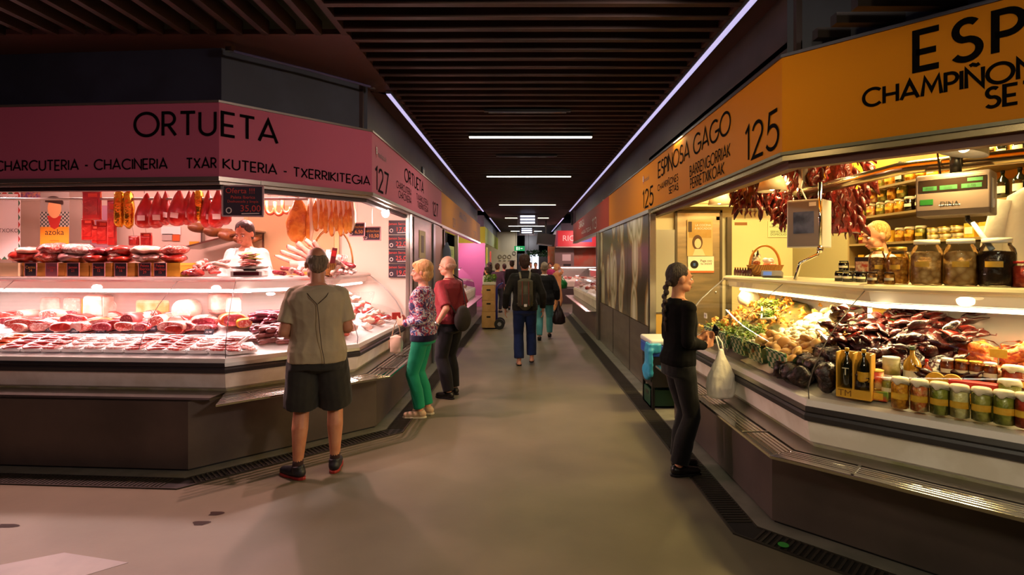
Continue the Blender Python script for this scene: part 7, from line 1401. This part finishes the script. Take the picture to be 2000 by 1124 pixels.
for s in (-1, 1): MB().tube([(0, s*.016, .37), (-.02, s*.02, .43), (-.06, s*.008, .475), (-.1, 0, .45)], .006, 6).build('handle', M('white_film', 'e2dacb', .35), r, smooth=True)
# walkers in the aisle
JACK = cloth('olive_black_jacket', '221f16', '1a1812', 4); NAVYJ = cloth('navy_jeans', '16264e', '1c3060', 5)
wk, k2 = person('person with backpack and navy jeans walking away down the aisle', (.0, 8.5, 0), 1.77, 2, w=1.04, skin=SKINP, hair=('short', BROWNH), yaw=-4, vox=.010, face=False,
    armL=((-.285, -.04, 1.14), (-.31, .05, .90), (-.02, .25, -1), (1, 0, 0), .3), armR=((.28, -.05, 1.14), (.29, .02, .90), (0, .2, -1), (-1, 0, 0), .3), footL=(-.09, .02, 0, 4), footR=(.115, .14, .03, 6),
    top=dict(mat=JACK, hem=.88, sleeve=1.94, loose=.030, wr=.009, name='jacket', neck=.04), bottom=dict(mat=NAVYJ, len=1.93, loose=.02, flare=.014, wr=.007), shoe=(SKINP, 'sandal'))
for c in wk.children:
    if c.name.startswith('shoe'):
        c.name = 'sandal'
def backpack(body, k, label):
    r = carried('backpack', body.location, label, 'backpack'); r.rotation_euler = body.rotation_euler
    q = MB().box((0, -.20, 1.17), (.24, .10, .40)).ell((0, -.22, 1.10), (.13, .085, .20)).ell((0, -.2, 1.36), (.11, .06, .05)); link('pack_body', fuse(q, .01, 6), M('olive_pack', '4a4630', .8, bump=.2, bscale=30), r, smooth=True)
    q = MB().box((0, -.29, 1.07), (.17, .05, .20)); link('front_pocket', fuse(q, .01, 4), M('olive_pack_b', '3a3626', .8), r, smooth=True)
    for s in (-1, 1): MB().tube([(s*.07, -.16, 1.40), (s*.085, -.06, 1.50), (s*.095, .07, 1.45), (s*.11, .135, 1.28), (s*.13, .02, 1.06), (s*.11, -.16, 1.0)], .018, 8, flat=.4).build('shoulder_strap', M('khaki_strap', '7a745a', .8), r, smooth=True)
    for s in (-1, 1): MB().tube([(s*.05, -.262, 1.36), (s*.05, -.31, 1.2), (s*.05, -.32, 1.0)], .008, 6).build('webbing', M('brown_webbing', '6a2c1c', .7), r)
    MB().box((0, -.318, .99), (.045, .006, .04)).build('patch', M('white_patch', 'dcd8cc', .6), r)
    return r
backpack(wk, k2, 'olive backpack worn by the walking person in navy jeans')
w2, k3 = person('person with grey hair in black jacket and pale jeans carrying a dark bag', (.42, 11.35, 0), 1.65, -6, w=1.12, skin=SKINP, hair=('crop', WHITEH), yaw=10, vox=.011, face=False, lean=.05,
    armL=((-.27, -.02, 1.13), (-.27, .09, .90), (0, .25, -1), (1, 0, 0), .3), armR=((.285, -.04, 1.13), (.30, .02, .90), (0, .15, -1), (-1, 0, 0), 1.1), footL=(-.10, -.12, 0, 4), footR=(.11, .20, .03, 4),
    top=dict(mat=cloth('black_jacket', '101014', '16161a', 4), hem=.80, sleeve=1.93, loose=.045, wr=.009, name='jacket', collar=cloth('white_collar', 'd8d8dc')), bottom=dict(mat=cloth('pale_jeans', '5aa8ae', '68b4b8', 5), len=1.93, loose=.02, wr=.006), shoe=(M('black_shoe', '0e0d0e', .3), BLACK, .085))
r = carried('carrier_bag', wp(w2, (.31, .05, .33)), 'dark plastic bag in the hand of the black jacket walker', 'bag')
q = MB(); rings = []
for z, a, b in ((.0, .09, .05), (.04, .14, .075), (.16, .135, .07), (.30, .08, .04), (.40, .03, .015), (.5, .012, .01)): rings.append([V((a*math.cos(2*PI*j/14), b*math.sin(2*PI*j/14), z)) for j in range(14)])
q.loft(rings); me = fuse(q, .01, 1); wrinkle(me, .012, 11, (1.5, 1.5, .5)); link('bag_body', me, M('dark_film', '241218', .3, bump=.3, bscale=14), r, smooth=True)
MB().tube([(-.02, 0, .46), (0, 0, .56), (.02, 0, .46)], .008, 6).build('handle', M('dark_film', '241218', .3), r)
# stall keepers
COAT = cloth('white_coat', 'e8e4e0', 'dcd6d0', 4)
bt, kk = person('person in white butcher coat behind the meat counter looking down', (-3.10, 5.92, .30), 1.80, 172, w=1.06, skin=SKIN, hair=('short', DARKH), brow=DARKH, yaw=6, pitch=20, lean=.06,
    armL=((-.26, .05, 1.15), (-.12, .26, 1.1), (.4, .8, -.2), (0, 0, -1), .5), armR=((.26, .05, 1.15), (.14, .26, 1.1), (-.4, .8, -.2), (0, 0, -1), .5),
    top=dict(mat=COAT, hem=.55, sleeve=1.9, loose=.035, wr=.008, name='coat', neck=-.03), bottom=dict(mat=cloth('grey_trousers', '55555a')), shoe=(M('white_clog', 'cfcfcc', .5), BLACK, .08))
for s in (-1, 1):
    q = MB().add([(s*.01, .150, 1.18), (s*.025, .158, 1.18), (s*.10, .125, 1.36), (s*.085, .07, 1.475), (s*.05, .09, 1.47), (s*.045, .125, 1.40)], [(0, 1, 2, 3, 4, 5)]); q.xf(sc=kk, t=(0, .018+.06*.25, 0)); lp = q.build('lapel', M('lapel', 'f0ece8', .8), bt)
    sm = lp.modifiers.new('t', 'SOLIDIFY'); sm.thickness = .006
vd, kv = person('person with thin ginger hair behind the jars of the produce counter', (3.14, 4.62, .30), 1.70, 78, w=1.05, skin=SKIN, hair=('crop', hairm('ginger_hair', 'd0a058', 'a87838')), brow=M('browline', '8a6238', .7), yaw=8, pitch=14,
    armL=((-.24, .02, 1.13), (-.12, .22, 1.05), (.4, .8, -.2), (0, 0, -1), .5), armR=((.24, .02, 1.13), (.12, .22, 1.05), (-.4, .8, -.2), (0, 0, -1), .5), lean=.05,
    top=dict(mat=COAT, hem=.6, sleeve=1.9, loose=.03, name='coat'), bottom=dict(mat=cloth('grey_trousers', '55555a')), shoe=(M('white_clog', 'cfcfcc', .5), BLACK, .08))
# small figures far down the aisle
far = [
    (938, 21.5, 1.62, 20, 'blond bystander in dark top and yellow scarf by the green shop band', '1c1a22', 'd8b060', ('short', BLONDE), 0),
    (956, 19.0, 1.66, 30, 'bystander with long dark hair in black coat beside the white end wall', '18161c', '2a2a34', ('long', DARKH), 0),
    (972, 17.6, 1.62, -20, 'bystander in purple top by the box trolley', '5a3a5c', '2c2c38', ('short', BROWNH), 0),
    (985, 20.4, 1.60, 10, 'bystander with brown hair just behind the backpack walker', '3a2c30', '24242c', ('short', BROWNH), 0),
    (1000, 18.6, 1.72, 0, 'dark haired bystander in black top left of the backpack walker', '141318', '1e2030', ('short', DARKH), 0),
    (951, 17.0, 1.5, 60, 'bystander in pale blouse holding goods beside the stacked boxes', 'c8c0c8', '3a3c50', ('bob', DARKH), 0),
    (1046, 24.0, 1.65, 180, 'far person in dark clothes against the bright doorway', '201c22', '1c1c26', ('short', DARKH), 0),
    (1074, 23.0, 1.64, 170, 'far person in pink and violet top near the red shop band', 'b03a6a', '3a3460', ('long', BROWNH), 0),
    (1088, 17.2, 1.60, -60, 'person in beige dress raising an arm to their head', 'c08a58', 'b88454', ('bob', BLONDE), 1),
    (1036, 27.0, 1.66, 180, 'farthest person in white top in front of the bright doorway', 'c8c4cc', '30344a', ('short', DARKH), 0)]
for i, (px, Y, H, rt, lab, c1, c2, hr, up) in enumerate(far):
    x = (px-VX)*Y/FPX
    kw_ = {}
    if up: kw_ = dict(armR=((.33, .03, 1.50), (.13, .03, 1.66), (-.8, 0, .4), (0, 0, -1), .4))
    person(lab, (x, Y, 0), H, rt, vox=.016, sm=2, face=False, skin=SKINP, hair=hr, top=dict(mat=cloth('crowd_top_%d' % i, c1), hem=.62 if up else .86, sleeve=.7 if up else 1.9, wr=.004),
           bottom=dict(mat=cloth('crowd_legs_%d' % i, c2), loose=.03 if up else .016, wr=.004), shoe=(BLACK, BLACK, .085), **kw_)
